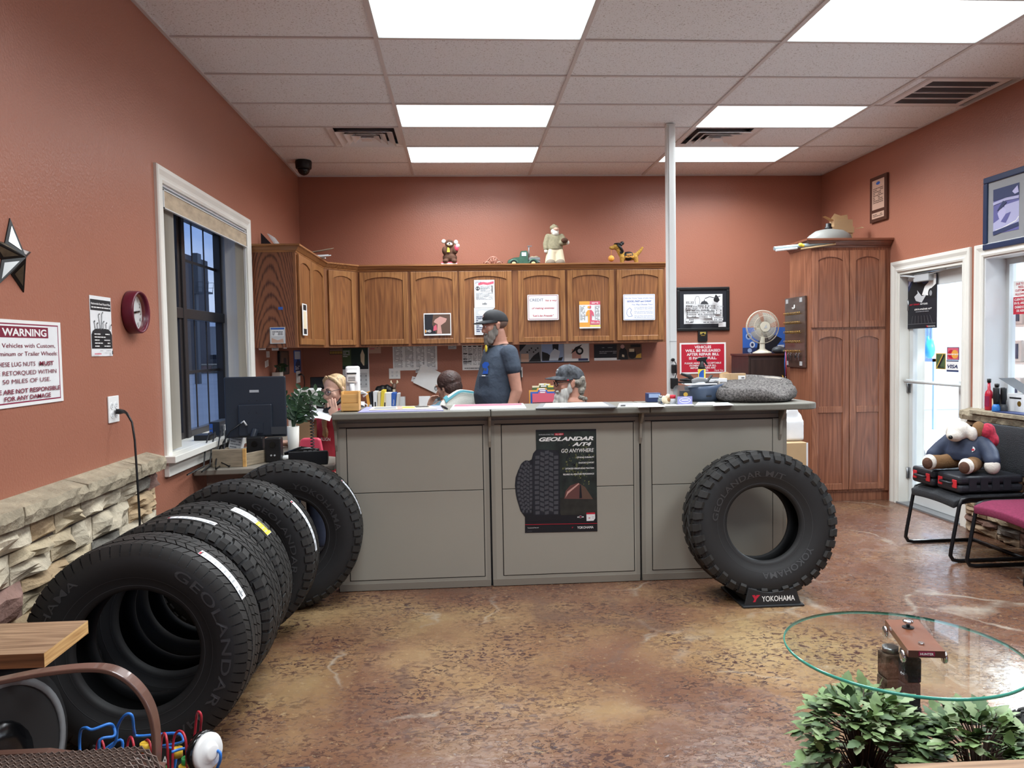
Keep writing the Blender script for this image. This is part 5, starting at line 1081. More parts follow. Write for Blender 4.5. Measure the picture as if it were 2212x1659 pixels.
# left wall
yc, yr = onx(51, 722, XL).y, onx(131, 780, XL).y; xx = 2*yc-yr
O = Vector((XL+.001, xx, onx(133, 866, XL).z)); w, h = yr-xx, onx(128, 697, XL).z-O.z; mb = MB('white'); mb.rect(0, w, 0, h, O, Y_, Z_, 0, .004)
it = framed('m', .04, .012)+[('ma', 'r', .19, .795, .81, .925), ('W', 't', 'WARNING', .5, .817, .085, dict(bold=.03, wd=.57))]
for s_, v, wd, b in (('All Vehicles with Custom,', .68, .80, 0), ('Aluminum or Trailer Wheels:', .585, .86, 0), ('THESE LUG NUTS', .465, .50, 0), ('BE RETORQUED WITHIN', .365, .80, 0), ('50 MILES OF USE.', .27, .62, 0), ('WE ARE NOT RESPONSIBLE', .155, .88, .02), ('FOR ANY DAMAGE', .075, .60, .02)):
    it.append(('ma', 't', s_, .36 if 'NUTS' in s_ else .5, v, .052, dict(wd=wd, bold=b)))
it.append(('ma', 't', 'MUST', .76, .465, .052, dict(wd=.20, bold=.03)))
print_on(mb, it, O, Y_, w, h, Z_, .004); flat(mb, 'warning_sign', 'white WARNING sign with maroon lettering about lug nuts, cut off by the left edge', 'sign')
# star
c = onx(39, 556, XL+.03); Rz = onx(37, 476, XL).z-c.z; mb = MB('black'); O = Vector((XL+.004, c.y, c.z))
mat('star_mirror', (196, 200, 200), .25, metal=.3); mat('star_brown', (92, 82, 66), .35, noise=(30, .3))
pt = lambda k: (Rz*(1 if k % 2 == 0 else .40)*sin(k*pi/5+.06), Rz*(1 if k % 2 == 0 else .40)*cos(k*pi/5+.06)); apex = Vector((O.x+.055, O.y, O.z))
for k in range(10):
    a, b = pt(k), pt((k+1) % 10); A, B = Vector((O.x, O.y+a[0], O.z+a[1])), Vector((O.x, O.y+b[0], O.z+b[1])); G = (A+B+apex)/3; n = (B-A).cross(apex-A).normalized(); n = n if n.x > 0 else -n
    mb.use('black'); mb.add([A, B, apex, A-X_*.004, B-X_*.004], [(0, 1, 2), (0, 3, 4, 1)])
    mb.use('star_mirror' if k in (0, 1, 2, 5, 6, 9) else 'star_brown'); mb.add([G+(P-G)*.62+n*.002 for P in (A, B, apex)], [(0, 1, 2)])
flat(mb, 'barn_star', 'black edged metal star hanging on the terracotta wall', 'star')
board('valve_poster', 'narrow black and white poster of nails in a tyre on the left wall', 'poster', LW, (192, 637, 243, 769), 'w',
      [('k', 'r', .02, .76, .98, .94), ('W', 't', 'Nationwide Road Hazard Plan', .5, .855, .035, dict(wd=.9, bold=.02)), ('W', 'tx', .06, .79, .94, .83, 1, 3), ('k', 'p', [(.02, .13), (.98, .13), (.98, .36), (.92, .42), (.8, .455), (.5, .465), (.2, .455), (.08, .42), (.02, .36)])]
      + [('mg', 'l', [(x, .45), (x+dx, t_)], .006) for x, dx, t_ in ((.2, -.05, .58), (.3, -.02, .55), (.42, -.06, .70), (.47, .05, .72), (.56, .0, .58), (.7, -.01, .56), (.86, .05, .53))] + [('k', 'd', x, t_, .02) for x, t_ in ((.15, .58), (.28, .55), (.36, .70), (.52, .73), (.56, .58), (.69, .56), (.91, .53))]
      + [('W', 'tx', .08, v, .8, v+.035, 1, int(v*99)) for v in (.35, .30, .25, .20, .15)] + [('pk', 'tx', .04, .02, .35, .06, 1, 4), ('mg', 'tx', .3, .08, .8, .10, 1, 9), ('k', 'r', .86, .03, .91, .09)], .0015)
# clock
a, b = onx(303, 628, XL+.05), onx(303, 721, XL+.05); R_ = (a.z-b.z)/2; c = (a+b)/2; t = thing('wall_clock', 'round maroon wall clock with a white face left of the window', 'clock', (XL+.001, c.y, c.z))
mat('maroon', (96, 24, 44), .35); mb = MB('maroon'); mb.lathe([(R_*.99, 0), (R_, .01), (R_*.98, .05), (R_*.93, .058), (R_*.86, .05), (R_*.85, .02), (.001, .019)], (0, 0, 0), X_, 40); mb.build('case', t)
mb = MB('white'); mb.disc(0, 0, R_*.85, R_*.85, (.021, 0, 0), Y_, Z_, 0, 32); mb.use('ink')
for k in range(1, 13): mb.text(str(k), .032, (.0215, R_*.66*sin(k*pi/6), R_*.66*cos(k*pi/6)-.011), Y_, Z_, .0005)
mb.build('dial', t)
for nm, ang, ln, wd in (('hour_hand', 83, .5, .009), ('minute_hand', 271, .72, .006), ('second_hand', 222, .7, .002)): mb = MB('ink'); a_ = radians(ang); mb.line([(-.012*sin(a_), -.012*cos(a_)), (R_*ln*sin(a_), R_*ln*cos(a_))], wd, (.026, 0, 0), Y_, Z_); mb.build(nm, t)
mb = MB('clear_plastic'); mb.disc(0, 0, R_*.86, R_*.86, (.045, 0, 0), Y_, Z_, 0, 32); mb.build('glass', t)
# outlets
def outlet(name, label, where, px4, rows=2, cols=2, rnd=None):
    O, U, w, h = plane(where, *px4); n = U.cross(Z_); t = thing(name, label, 'outlet', tuple(O+U*w/2)); o = -U*w/2
    mb = MB('white'); mb.rect(0, w, 0, h, o, U, Z_, 0, .006); mb.build('plate', t, bevel=.002)
    for i in range(cols):
        for j in range(rows):
            u, v = w*(i+.5)/cols*.8+w*.1, h*(.30+.34*j) if rows == 2 else h*.5; mb = MB('paper'); r_ = min(.016, w*.16); P = o+U*u+Z_*v; mb.cyl(P, P+n*.008, r_, n=14); mb.use('ink')
            for du, hh in ((-.35, .45), (.35, .45)): mb.face([(du*r_-.0012, 0), (du*r_+.0012, 0), (du*r_+.0012, hh*r_), (du*r_-.0012, hh*r_)], P, U, Z_, .0085)
            mb.disc(0, -.4*r_, r_*.16, r_*.16, P, U, Z_, .0085, 8); mb.build('socket', t)
    return t
outlet('wall_outlet', 'four socket white outlet left of the window with a black plug in it', LW, (231, 857, 256, 910))
mb = MB('black'); q = [onx(x, y, XL+d) for x, y, d in ((250, 889, .012), (260, 889, .03), (268, 889, .055), (274, 893, .075), (285, 912, .10), (291, 950, .115), (295, 1010, .125), (299, 1075, .13), (302, 1130, .13), (300, 1180, .13), (296, 1230, .12))]
mb.tube(q, [.012, .013, .008, .006, .005, .005, .005, .005, .005, .005, .005], 8); flat(mb, 'plug_lead', 'black power cord plugged in left of the window and hanging over the stone ledge', 'cord')
board('light_switch', 'small white switch on the wall between window trim and oak end panel', 'switch', LW, (545, 718, 550, 735), 'W', [('lg', 'r', .3, .3, .7, .7)], .006)
# on the cabinet doors
board('mirror_strip', 'narrow white edged strip stuck on the left wall cabinet door', 'mirror', ('L', LX+.033), (652, 655, 664, 725), 'W', [('k', 'r', .18, .04, .82, .21), ('cr', 'r', .18, .21, .82, .76), ('k', 'r', .18, .8, .82, .97)], .003)
board('plastic_bag', 'small clear bag with a white label taped to the oak end panel', 'bag', ('Y', LY0-.006), (583, 707, 617, 742), 'lg', [('bl', 'r', .05, .86, .95, .96), ('w', 'r', .1, .45, .92, .82), ('k', 'tx', .16, .5, .86, .76, 3, 4), ('tn', 'p', [(.1, .05), (.9, .05), (.85, .3), (.5, .2), (.1, .35)])], .006)
board('tape_scrap', 'tiny scrap of blue tape on the oak end panel', 'tape', ('Y', LY0-.001), (601, 663, 611, 669), 'bl', [], .002)
board('photo_print', 'dark photo print marked HD on the second door of the oak cabinets', 'picture', DR, (915, 677, 975, 724), 'w', [('br', 'r', .03, .07, .97, .95), ('db', 'p', [(.03, .07), (.45, .07), (.3, .5), (.35, .95), (.03, .95)]), ('fl', 'p', [(.48, .08), (.66, .08), (.62, .45), (.8, .6), (.85, .75), (.6, .85), (.42, .72), (.36, .6), (.5, .5)]), ('pk', 'p', [(.34, .2), (.48, .25), (.46, .5), (.36, .4)]), ('W', 't', 'HD', .18, .15, .10, dict(bold=.03, wd=.17)), ('og', 'r', .04, .13, .08, .26)], .001)
board('notice_sheet', 'upper white notice sheet with a striped banner on the third cabinet door', 'notice', DR, (1024, 605, 1069, 665), 'w', [('nv', 'tx', .06, .86, .36, .95, 2, 7)]+[('pk', 'l', [(.2, .82+.03*k), (.45, .86+.03*k), (.65, .83+.03*k), (.97, .88+.03*k)], .008) for k in range(3)]+[('k', 'd', .17, .70, .10), ('w', 'd', .17, .70, .06), ('k', 'r', .14, .65, .19, .76), ('mg', 'tx', .3, .58, .9, .80, 6, 2), ('mg', 'tx', .08, .30, .92, .55, 9, 3), ('k', 'r', .86, .55, .9, .8), ('k', 't', 'info', .5, .12, .08, dict(bold=.02))], .001)
board('notice_sheet', 'lower grey notice sheet hidden behind the standing man\'s cap', 'notice', DR, (1024, 665, 1068, 723), 'w', [('lg', 'r', .05, .03, .95, .97), ('w', 'd', .4, .82, .2, .08), ('nv', 'tx', .1, .1, .9, .7, 9, 5)], .001)
board('credit_sign', 'white sign in a maroon border reading CREDIT has a way of making enemies', 'sign', DR, (1139, 637, 1207, 691), 'W', framed('m', .03, .014)+[('nv', 't', 'CREDIT', .29, .74, .11, dict(wd=.44)), ('r', 't', 'has a way', .76, .74, .075, dict(wd=.38, shear=.3, bold=.01)), ('r', 't', 'of making enemies', .5, .44, .075, dict(wd=.72, shear=.3, bold=.01)), ('r', 't', '"Let\'s be Friends"', .5, .14, .075, dict(wd=.68, shear=.3, bold=.01))], .003, round_=.008)
board('first_aid_chart', 'orange and pink chart with a figure outline on the fifth cabinet door', 'poster', DR, (1251, 651, 1297, 709), 'w', [('og', 'r', 0, .87, .5, 1), ('pk', 'r', .5, .87, 1, 1), ('W', 'tx', .6, .9, .9, .97, 2, 1), ('mg', 'tx', .04, .3, .28, .84, 12, 2), ('mg', 'tx', .74, .3, .97, .84, 12, 3), ('og', 'd', .45, .78, .06), ('pk', 'p', [(.5, .71), (.56, .74), (.57, .82), (.5, .85)]), ('og', 'p', [(.5, .68), (.42, .68), (.33, .60), (.30, .46), (.37, .46), (.41, .56), (.41, .0), (.5, 0)]), ('pk', 'p', [(.5, .68), (.58, .68), (.67, .60), (.70, .46), (.63, .46), (.59, .56), (.59, .3), (.97, .28), (.97, .14), (.5, .14)]), ('og', 'r', 0, .05, .5, .22), ('W', 'tx', .55, .18, .95, .25, 2, 5), ('ye', 'r', .5, .06, 1, .12), ('w', 'r', 0, 0, 1, .05)], .001)
board('jobs_sign', 'white sign with blue lettering about three types of jobs, nearest the white post', 'sign', DR, (1346, 636, 1415, 691), 'W', framed('bl', .02, .010)+[('bl', 't', 'We Do Three Types of Jobs Here', .5, .82, .055, dict(wd=.9)), ('bl', 't', 'GOOD, FAST and CHEAP', .5, .70, .06, dict(wd=.76, bold=.03)), ('bl', 't', 'You May Choose Two!', .6, .575, .06, dict(wd=.66, shear=.2))]+[('bl', 't', s_, .64, v, .032, dict(wd=.58, shear=.2)) for s_, v in (('If it is Good and Cheap', .48), ('It Won\'t be Fast', .42), ('If it is Good and Fast', .32), ('It Won\'t be Cheap', .26), ('If it is Fast and Cheap', .15), ('It Won\'t be Good', .09))]+[('bl', 'l', [(.1, .25), (.12, .4), (.2, .48), (.26, .4), (.22, .3), (.28, .16), (.16, .14), (.1, .25)], .003)], .003, round_=.008)
# below the cabinets on the back wall
UW = ('Y', YB-.002)
board('wall_calendar', 'green wall calendar picture over a white month page behind the blonde woman', 'calendar', UW, (739, 752, 799, 851), 'w', [('gn', 'r', 0, .54, .97, 1), ('gr', 'r', .0, .62, .33, .97), ('lg', 'tx', .03, .8, .28, .95, 4, 1), ('cr', 'p', [(.7, .62), (.82, .62), (.84, .85), (.76, .97), (.68, .85)]), ('db', 'p', [(.35, .55), (.97, .55), (.97, .66), (.8, .6), (.7, .7), (.6, .6), (.5, .7), (.35, .6)]), ('lg', 'r', .2, .15, .92, .46)]+[('mg', 'r', .25+.2*i, .2+.09*j, .30+.2*i, .23+.09*j) for i in range(4) for j in range(3)], .003)
board('pink_note', 'pink paper note under the cabinets above the calendar', 'note', UW, (795, 745, 823, 763), 'tn', [('pk', 'r', .15, .5, .5, .6), ('k', 'd', .73, .65, .03)], .001)
board('price_chart', 'large white printed chart on the wall under the cabinets', 'chart', UW, (848, 746, 945, 799), 'w', [('mg', 'tx', .03+.245*i, .12, .22+.245*i, .97, 17, i+3) for i in range(4)]+[('mg', 'r', .19+.25*i, .1, .197+.25*i, .98) for i in range(4)], .001)
board('white_sheet', 'blank white sheet hanging crooked on the wall beside the brown haired woman', 'paper', ('Y', YB-.02), (899, 796, 955, 840), 'w', [], .003, rot=-27)
board('note_slip', 'white paper slip poking out above the crooked white sheet', 'note', UW, (898, 799, 909, 806), 'w', [('k', 'tx', .1, .3, .9, .7, 1, 2)], .001, rot=-10)
board('note_slip', 'white paper slip poking out left of the crooked white sheet', 'note', UW, (889, 814, 902, 825), 'w', [('k', 'l', [(.2, .5), (.5, .7), (.8, .5)], .004)], .001, rot=-15)
board('name_tag', 'tiny pale tag directly under the cabinets left of the standing man', 'note', UW, (968, 746, 986, 754), 'lg', [('mg', 'tx', .1, .2, .9, .8, 2, 2)], .001)
board('form_sheet', 'white form sheet with boxed print just left of the standing man', 'notice', UW, (998, 746, 1043, 799), 'w', [('k', 'r', .04+.25*i, .93, .2+.25*i, .97) for i in range(4)]+[('mg', 'tx', .05+.24*i, .2, .23+.24*i, .9, 14, i) for i in range(4)]+[('k', 'r', .05, .64, .25, .68), ('k', 'r', .3, .62, .5, .65), ('k', 'r', .05, .43, .25, .46), ('k', 'r', .05, .33, .45, .36), ('k', 'r', .05, .28, .3, .3), ('k', 'tx', .1, .05, .9, .1, 1, 4)], .001)
outlet('wall_outlet', 'four socket white outlet above the row of books', BK, (840, 796, 865, 818))
outlet('wall_outlet', 'white outlet with black plugs behind the standing man', BK, (1117, 793, 1129, 815), cols=1)
mb = MB('black'); 
for k, (x0, bend) in enumerate(((1121, 6), (1124, 1))):
    q = [ony(x, y, YB-d) for x, y, d in ((x0, 806-k*5, .01), (x0, 809-k*5, .04), (x0+2, 818, .05), (x0-1+bend, 832, .04), (x0-3, 850, .03), (x0-4, 880, .03))]; mb.tube(q, [.014, .014, .006, .005, .005, .005], 8)
flat(mb, 'plug_leads', 'two black cords hanging from the outlet behind the standing man', 'cord')
board('photo_strip', 'long strip of grey workshop pictures under the right hand cabinets', 'poster', UW, (1122, 744, 1273, 782), 'lg', [('mg', 'r', 0, .05, .31, 1), ('db', 'p', [(.0, .6), (.1, 1), (0, 1)]), ('tn', 'r', .02, .06, .13, .5), ('k', 'p', [(.13, .08), (.3, .08), (.28, .6), (.2, .4)])]+[('k', 'r', .1+.03*k, .55+.1*(k % 3), .12+.03*k, .62+.1*(k % 3)) for k in range(6)]+[('lb', 'r', .315, .05, .63, 1), ('k', 'p', [(.32, .1), (.6, .1), (.62, .3), (.5, .2), (.4, .5), (.32, .6)]), ('db', 'p', [(.48, .5), (.55, .5), (.56, .98), (.47, .98)]), ('sk', 'p', [(.42, .12), (.55, .12), (.58, .6), (.5, .75), (.44, .5)]), ('w', 'r', .64, .05, .99, 1), ('fl', 'r', .75, .2, .88, .7), ('k', 'd', .86, .6, .055), ('lg', 'd', .86, .6, .03), ('k', 'p', [(.73, .45), (.8, .8), (.9, .95), (.84, .7)]), ('nv', 'r', .84, .08, .98, .2), ('k', 'r', 0, .0, 1, .05)], .003)
board('dark_notice', 'charcoal notice with faint print and a white foot strip under the cabinets', 'poster', UW, (1283, 744, 1340, 778), 'db', [('w', 'r', 0, 0, 1, .16), ('mg', 'tx', .3, .75, .7, .82, 1, 2), ('mg', 'tx', .2, .4, .95, .6, 2, 3)], .003)
board('group_photo', 'dark group photograph under the end of the oak cabinets', 'picture', ('Y', YB-.006), (1332, 744, 1386, 776), 'br', [('k', 'p', [(.05, .0), (.1, .6), (.25, .9), (.4, .6), (.45, 0)]), ('fl', 'd', .23, .85, .08), ('cr', 'p', [(.2, .2), (.3, .15), (.3, .3), (.22, .35)]), ('k', 'd', .62, .35, .16, .3), ('cr', 'r', .5, .5, .7, .7), ('gd', 'p', [(.75, .1), (.98, .1), (.98, .4), (.8, .3)]), ('k', 'r', .55, .8, .95, .98)], .004)
board('blue_calendar', 'narrow blue and white calendar on the left wall under the corner cabinet', 'calendar', LW, (634, 757, 650, 803), 'bl', [('sk', 'r', .1, .6, .9, .95), ('nv', 'p', [(.1, .05), (.9, .05), (.9, .5), (.5, .6), (.2, .4)]), ('w', 'tx', .15, .12, .8, .3, 3, 2)], .003)
outlet('wall_outlet', 'white outlet with a cord on the left wall under the blue calendar', LW, (639, 802, 648, 826), cols=1)
mb = MB('black'); q = [onx(x, y, XL+d) for x, y, d in ((646, 810, .01), (650, 808, .06), (656, 812, .08), (658, 826, .08), (656, 850, .05))]; mb.tube(q, [.012, .008, .005, .005, .005], 8); flat(mb, 'plug_lead', 'short black cord from the outlet under the blue calendar', 'cord')
board('hanging_tray', 'dark framed tray hanging on the left wall under the oak end panel', 'tray', LW, (599, 758, 621, 808), 'K', [('br', 'r', .14, .06, .86, .94), ('db', 'p', [(.3, .1), (.7, .1), (.66, .7), (.4, .7)])], .02, round_=.02)
for k, (a, lb) in enumerate((((575, 759, 582, 772), 'small white tag on the left wall, upper of two under the end panel'), ((572, 779, 580, 792), 'small white tag on the left wall, lower of two under the end panel'))): board('wall_tag', lb, 'tag', LW, a, 'w', [('lg', 'r', .35, .1, .65, .9)], .002, rot=6*k)
for k, (a, lb) in enumerate((((559, 749, 574, 756), 'first pale clip tag from the left under the oak end panel'), ((587, 748, 602, 757), 'middle grey clip tag under the oak end panel'), ((612, 748, 620, 753), 'rightmost pale clip tag under the oak end panel'))): board('clip_tag', lb, 'tag', ('Y', LY0+.03+.02*k), a, ('w', 'lg', 'w')[k], [('mg', 'tx', .1, .2, .9, .8, 1, k)], .003)
board('wicker_tray', 'little brown wicker tray hanging under the corner cabinet', 'tray', ('Y', YB-.02), (712, 748, 741, 766), 'br', [('gd', 'r', .05+.12*i, .1, .11+.12*i, .4) for i in range(8)]+[('tn', 'r', .03, .5, .97, .58), ('tn', 'r', .03, .75, .97, .82)], .02)
# between post and tall cabinet
def framed_picture(name, label, where, px4, items, fw=.03, mw=.05, matc='db', frame='black', sheet='w', pic=None):
    O, U, w, h = plane(where, *px4); n = U.cross(Z_); t = thing(name, label, 'picture', tuple(O+U*w/2)); o = -U*w/2
    for a, b, c_, e in ((0, w, 0, fw), (0, w, h-fw, h), (0, fw, fw, h-fw), (w-fw, w, fw, h-fw)):
        if name: mb = MB(frame); mb.rect(a, b, c_, e, o, U, Z_, 0, .024); mb.build('frame_side', t, bevel=.006)
    mb = MB(ALIAS[matc]); mb.rect(fw-.004, w-fw+.004, fw-.004, h-fw+.004, o, U, Z_, 0, .012); mb.build('mat_board', t)
    mb = MB(ALIAS[sheet]); q = fw+mw; mb.rect(q, w-q, q, h-q, o, U, Z_, .012, .0135); print_on(mb, items, o+U*q+Z_*q, U, w-2*q, h-2*q, Z_, .0135); mb.build('picture', t); return t
rr = random.Random(6); sk_ = []
def sketch(u, v, w, h, k):
    o = [('mg', 'r', u, v, u+w, v+h), ('w', 'r', u+.006, v+.008, u+w-.006, v+h-.008)]
    n = max(3, int(w*28))
    for j in range(max(2, int(h*16))):
        for i in range(n):
            if rr.random() < .75: a, b = u+w*(i+.25)/n, v+h*(j+.2)/max(2, int(h*16)); o.append(('dark_grey', 'r', a, b, a+w*.5/n, b+h*.55/max(2, int(h*16))))
    return o
for b in ((.36, .43, .26, .22, 0), (.62, .43, .18, .2, 1), (.07, .22, .32, .26, 2), (.04, .48, .16, .16, 3), (.77, .32, .18, .16, 4), (.22, .5, .1, .1, 5), (.42, .3, .33, .1, 6), (.02, .04, .2, .14, 7), (.5, .18, .28, .1, 8), (.7, .1, .28, .12, 9), (.02, .68, .2, .07, 10), (.82, .55, .15, .05, 11)): sk_ += sketch(*b)
sk_ += [('dark_grey', 'p', [(.38, .65), (.6, .65), (.55, .74), (.5, .76), (.49, .84), (.47, .76), (.42, .74)]), ('mg', 'l', [(.26, .65), (.24, .8), (.28, .92), (.34, .92), (.37, .8), (.36, .65)], .006), ('k', 'p', [(.72, .8), (.78, .98), (.84, .9), (.88, .78), (.82, .7), (.74, .74)]), ('dark_grey', 'l', [(.5, .84), (.62, .9), (.74, .86), (.9, .92)], .008), ('dark_grey', 'tx', .1, .02, .95, .07, 1, 8)]
framed_picture('framed_print', 'black framed pen sketch of town buildings right of the white post', BK, (1461, 621, 1575, 714), sk_, .032, .045)
O, U, w, h = plane(('Y', YB-.014), 1551, 696, 1567, 706); mb = MB('paper'); mb.rect(0, w, 0, h, O, U, Z_, .014, .016); flat(mb, 'title_card', 'small white card stuck on the lower right corner of the framed town sketch', 'card')
board('cap_holder', 'black pouch with yellow print hanging under the framed town sketch', 'pouch', BK, (1507, 713, 1527, 738), 'K', [('ye', 'tx', .2, .62, .85, .85, 2, 3), ('gd', 'tx', .3, .5, .75, .56, 1, 4)], .02, round_=.012)
board('release_sign', 'red sign about vehicles being released after the repair bill is paid', 'sign', BK, (1468, 741, 1568, 806), 'W', [('r', 'r', .035, .05, .965, .95)]+[('W', 't', s_, .5, v, hh, dict(wd=wd, bold=b)) for s_, v, hh, wd, b in (('VEHICLES', .82, .085, .36, .025), ('WILL BE RELEASED', .705, .085, .76, .025), ('AFTER REPAIR BILL', .585, .085, .70, .025), ('IS PAID IN FULL.', .46, .085, .60, .025), ('PLEASE ARRANGE ACCEPTABLE', .315, .055, .79, .02), ('PAYMENT OF YOUR BILL', .235, .055, .58, .02), ('BEFORE REPAIRS ARE', .16, .055, .54, .02), ('STARTED.', .08, .055, .24, .02))]+[('W', 't', 'Thank You', .84, .075, .055, dict(wd=.2, shear=.4))], .003)
# right wall
t = framed_picture('framed_photo', 'blue framed aerial photograph above the shop window, cut off by the right edge', ('R', XR-.001), (2130, 386, 2228, 523), [('pu', 'r', 0, .0, 1, 1), ('lp', 'p', [(0, .0), (1, .12), (1, .62), (.45, .6), (.35, .35), (0, .25)]), ('pp', 'p', [(.17, .45), (.34, .6), (.5, .5), (.48, .38), (.3, .25), (.22, .35)]), ('pu', 'p', [(.3, .25), (.5, .4), (.7, .42), (.5, .2)]), ('w', 'l', [(.1, .08), (.35, .1), (.9, .2), (1, .28)], .008), ('nv', 'l', [(0, .02), (.4, .06), (1, .12)], .03), ('pp', 'd', .12, .86, .04), ('nv', 'r', .0, .75, 1, 1), ('lp', 'l', [(0, .68), (.5, .72), (1, .7)], .02), ('nv', 'p', [(.15, .5), (.4, .7), (.55, .65), (.35, .55)]), ('pp', 'p', [(.75, .85), (.95, .95), (1, .8), (.85, .78)])], .045, .06, 'mg')
mat('frame_blue', (34, 52, 84), .3)
for o in t.children:
    if o.name.startswith('frame_side'): o.data.materials[0] = MATS['frame_blue']
mat('plaque_wood', (74, 44, 34), .35); board('award_plaque', 'small wooden award plaque on the right wall above the tall cabinet', 'plaque', ('R', XR-.001), (1884, 387, 1920, 472), 'plaque_wood', [('tn', 'r', .14, .27, .86, .92), ('br', 'tx', .2, .4, .8, .75, 9, 3), ('bl', 'd', .5, .84, .12, .035), ('tn', 'r', .14, .07, .86, .2), ('br', 'tx', .2, .1, .8, .17, 2, 5)], .022, bevel=.003)
# posters and stickers on the glass door (its face towards the room)
DG = ('R', XD-.002)
O, U, w, h = plane(('R', XD-.012), 1962, 598, 2024, 708)
board('door_poster', 'dark off-road tyre poster hanging on the glass door', 'poster', ('R', XD-.012), (1962, 598, 2024, 708), 'db', [('nv', 'r', .02, .55, .98, .98), ('lp', 'p', [(.02, .8), (.2, .98), (.7, .98), (.98, .9), (.98, .98), (.02, .98)]), ('k', 'p', [(.02, .7), (.2, .9), (.3, .84), (.4, .92), (.55, .82), (.98, .86), (.98, .55), (.02, .55)]), ('W', 'p', [(.5, .62), (.6, .78), (.72, .84), (.8, .98), (.97, .98), (.97, .8), (.8, .72), (.75, .6)]), ('k', 'd', .8, .64, .09, .09), ('mg', 'd', .8, .64, .045, .05), ('lg', 'p', [(.24, .6), (.36, .66), (.34, .72), (.5, .6), (.66, .62), (.5, .48), (.3, .52)]), ('r', 't', 'ANY TERRAIN.', .25, .44, .032, dict(wd=.36, shear=.3, bold=.02)), ('W', 't', 'ANY ROAD.', .58, .44, .032, dict(wd=.26, bold=.02)), ('W', 't', 'GEOLANDAR A/T', .55, .345, .03, dict(wd=.6, shear=.3, bold=.03)), ('mg', 'tx', .3, .30, .75, .33, 1, 3), ('mg', 'r', .02, .085, .98, .09), ('r', 'p', [(.66, .05), (.72, .05), (.74, .02), (.7, .02)]), ('W', 't', 'YOKOHAMA', .84, .02, .028, dict(wd=.26))]+[('mg', 'l', [(.2+.1*k, .24), (.16+.12*k, .1)], .002) for k in range(7)], .002)
board('door_sticker', 'dull yellow square sticker with a diagonal arrow on the glass door', 'sticker', DG, (2022, 763, 2043, 798), 'gd', [('gr', 'r', .05, .05, .95, .95), ('gd', 'p', [(.05, .1), (.15, .05), (.8, .9), (.7, .95)]), ('k', 'p', [(.15, .1), (.35, .1), (.9, .85), (.8, .95)]), ('k', 't', 'PULL', .65, .05, .14, dict(wd=.5, bold=.02))], .001)
board('card_sticker', 'upper red and orange card logo sticker on the glass door', 'sticker', DG, (2046, 750, 2072, 778), 'nv', [('pk', 'r', .05, .05, .95, .95), ('r', 'd', .36, .45, .28, .34), ('og', 'd', .66, .45, .28, .34), ('W', 't', 'mastercard', .5, .4, .14, dict(wd=.9, bold=.02))], .001)
board('card_sticker', 'lower white and blue card logo sticker on the glass door', 'sticker', DG, (2045, 778, 2071, 804), 'W', [('nv', 'r', 0, 0, 1, .16), ('nv', 'r', 0, .9, 1, 1), ('nv', 't', 'VISA', .5, .33, .30, dict(wd=.86, shear=.25, bold=.03))], .001)
G2 = ('R', x2-.03)
board('insurance_sign', 'red and white two language sign stuck on the shop window', 'sign', G2, (2190, 608, 2245, 676), 'W', [('r', 'r', 0, 0, 1, .52)]+[(c_, 't', s_, .5, v, .07, dict(wd=wd, bold=.02)) for c_, s_, v, wd in (('r', 'DUE TO INSURANCE', .88, .8), ('r', 'REGULATIONS', .78, .6), ('r', 'CUSTOMERS ARE NOT', .68, .85), ('r', 'ALLOWED IN SHOP', .57, .85), ('W', 'CLIENTES NO ENTRAR', .41, .9), ('W', 'EN EL AREA DE TALLER', .30, .9), ('W', 'DEBIDO A REGLAS', .18, .85), ('W', 'DE ASEGURANZA', .07, .7))], .001)
# poster on the counter front
Yp = KY-.0045; S = lambda a, b: ony(1080+a/5.923, 900+b/5.923, Yp)
O = Vector((0, Yp, 0)); uv = lambda a, b: (S(a, b).x, S(a, b).z)
mat('poster_black', (22, 23, 28), .4); mat('poster_green', (36, 44, 40), .45, noise=(14, .6)); mat('poster_leaf', (96, 98, 62), .45, noise=(40, .7)); mat('poster_tyre', (70, 71, 76), .45); mat('poster_tent', (98, 62, 58), .45); mat('poster_ground', (40, 40, 36), .45, noise=(20, .4))
mb = MB('poster_black'); mb.prism([uv(*q) for q in ((457, 170), (1230, 157), (1247, 1467), (320, 1487), (320, 1285), (262, 1205), (215, 1050), (192, 880), (200, 780), (235, 680), (300, 600), (405, 548), (425, 470), (462, 425))][::-1], O, X_, Z_, 0, .0012)
def F(pts, m, d): mb.use(ALIAS.get(m, m)); mb.face([uv(*q) for q in pts][::-1], O, X_, Z_, d)
F([(462, 190), (1225, 180), (1240, 1090), (770, 1100), (760, 430), (462, 420)], 'poster_green', .0016)
rr = random.Random(12)
for k in range(230):
    x, y = rr.gauss(1010, 110), rr.gauss(560, 190)
    if 780 < x < 1210 and 230 < y < 860: q = rr.uniform(8, 22); F([(x, y), (x+q, y+rr.uniform(-6, 6)), (x+q*.6, y+q*1.2), (x-q*.3, y+q)], 'poster_leaf' if rr.random() < .6 else 'poster_black', .0019)
F([(770, 1040), (1240, 1030), (1243, 1250), (770, 1260)], 'poster_ground', .002); F([(840, 950), (900, 880), (1000, 845), (1090, 900), (1190, 1055), (820, 1050)], 'poster_tent', .0023); F([(835, 1040), (860, 960), (1005, 850), (1015, 860), (870, 985)], 'fl', .0026); F([(1020, 880), (1035, 870), (1050, 1040), (1015, 1045)], 'poster_black', .0026); F([(1000, 845), (1090, 900), (1190, 1055), (1055, 1048), (1035, 870)], 'br', .0025)
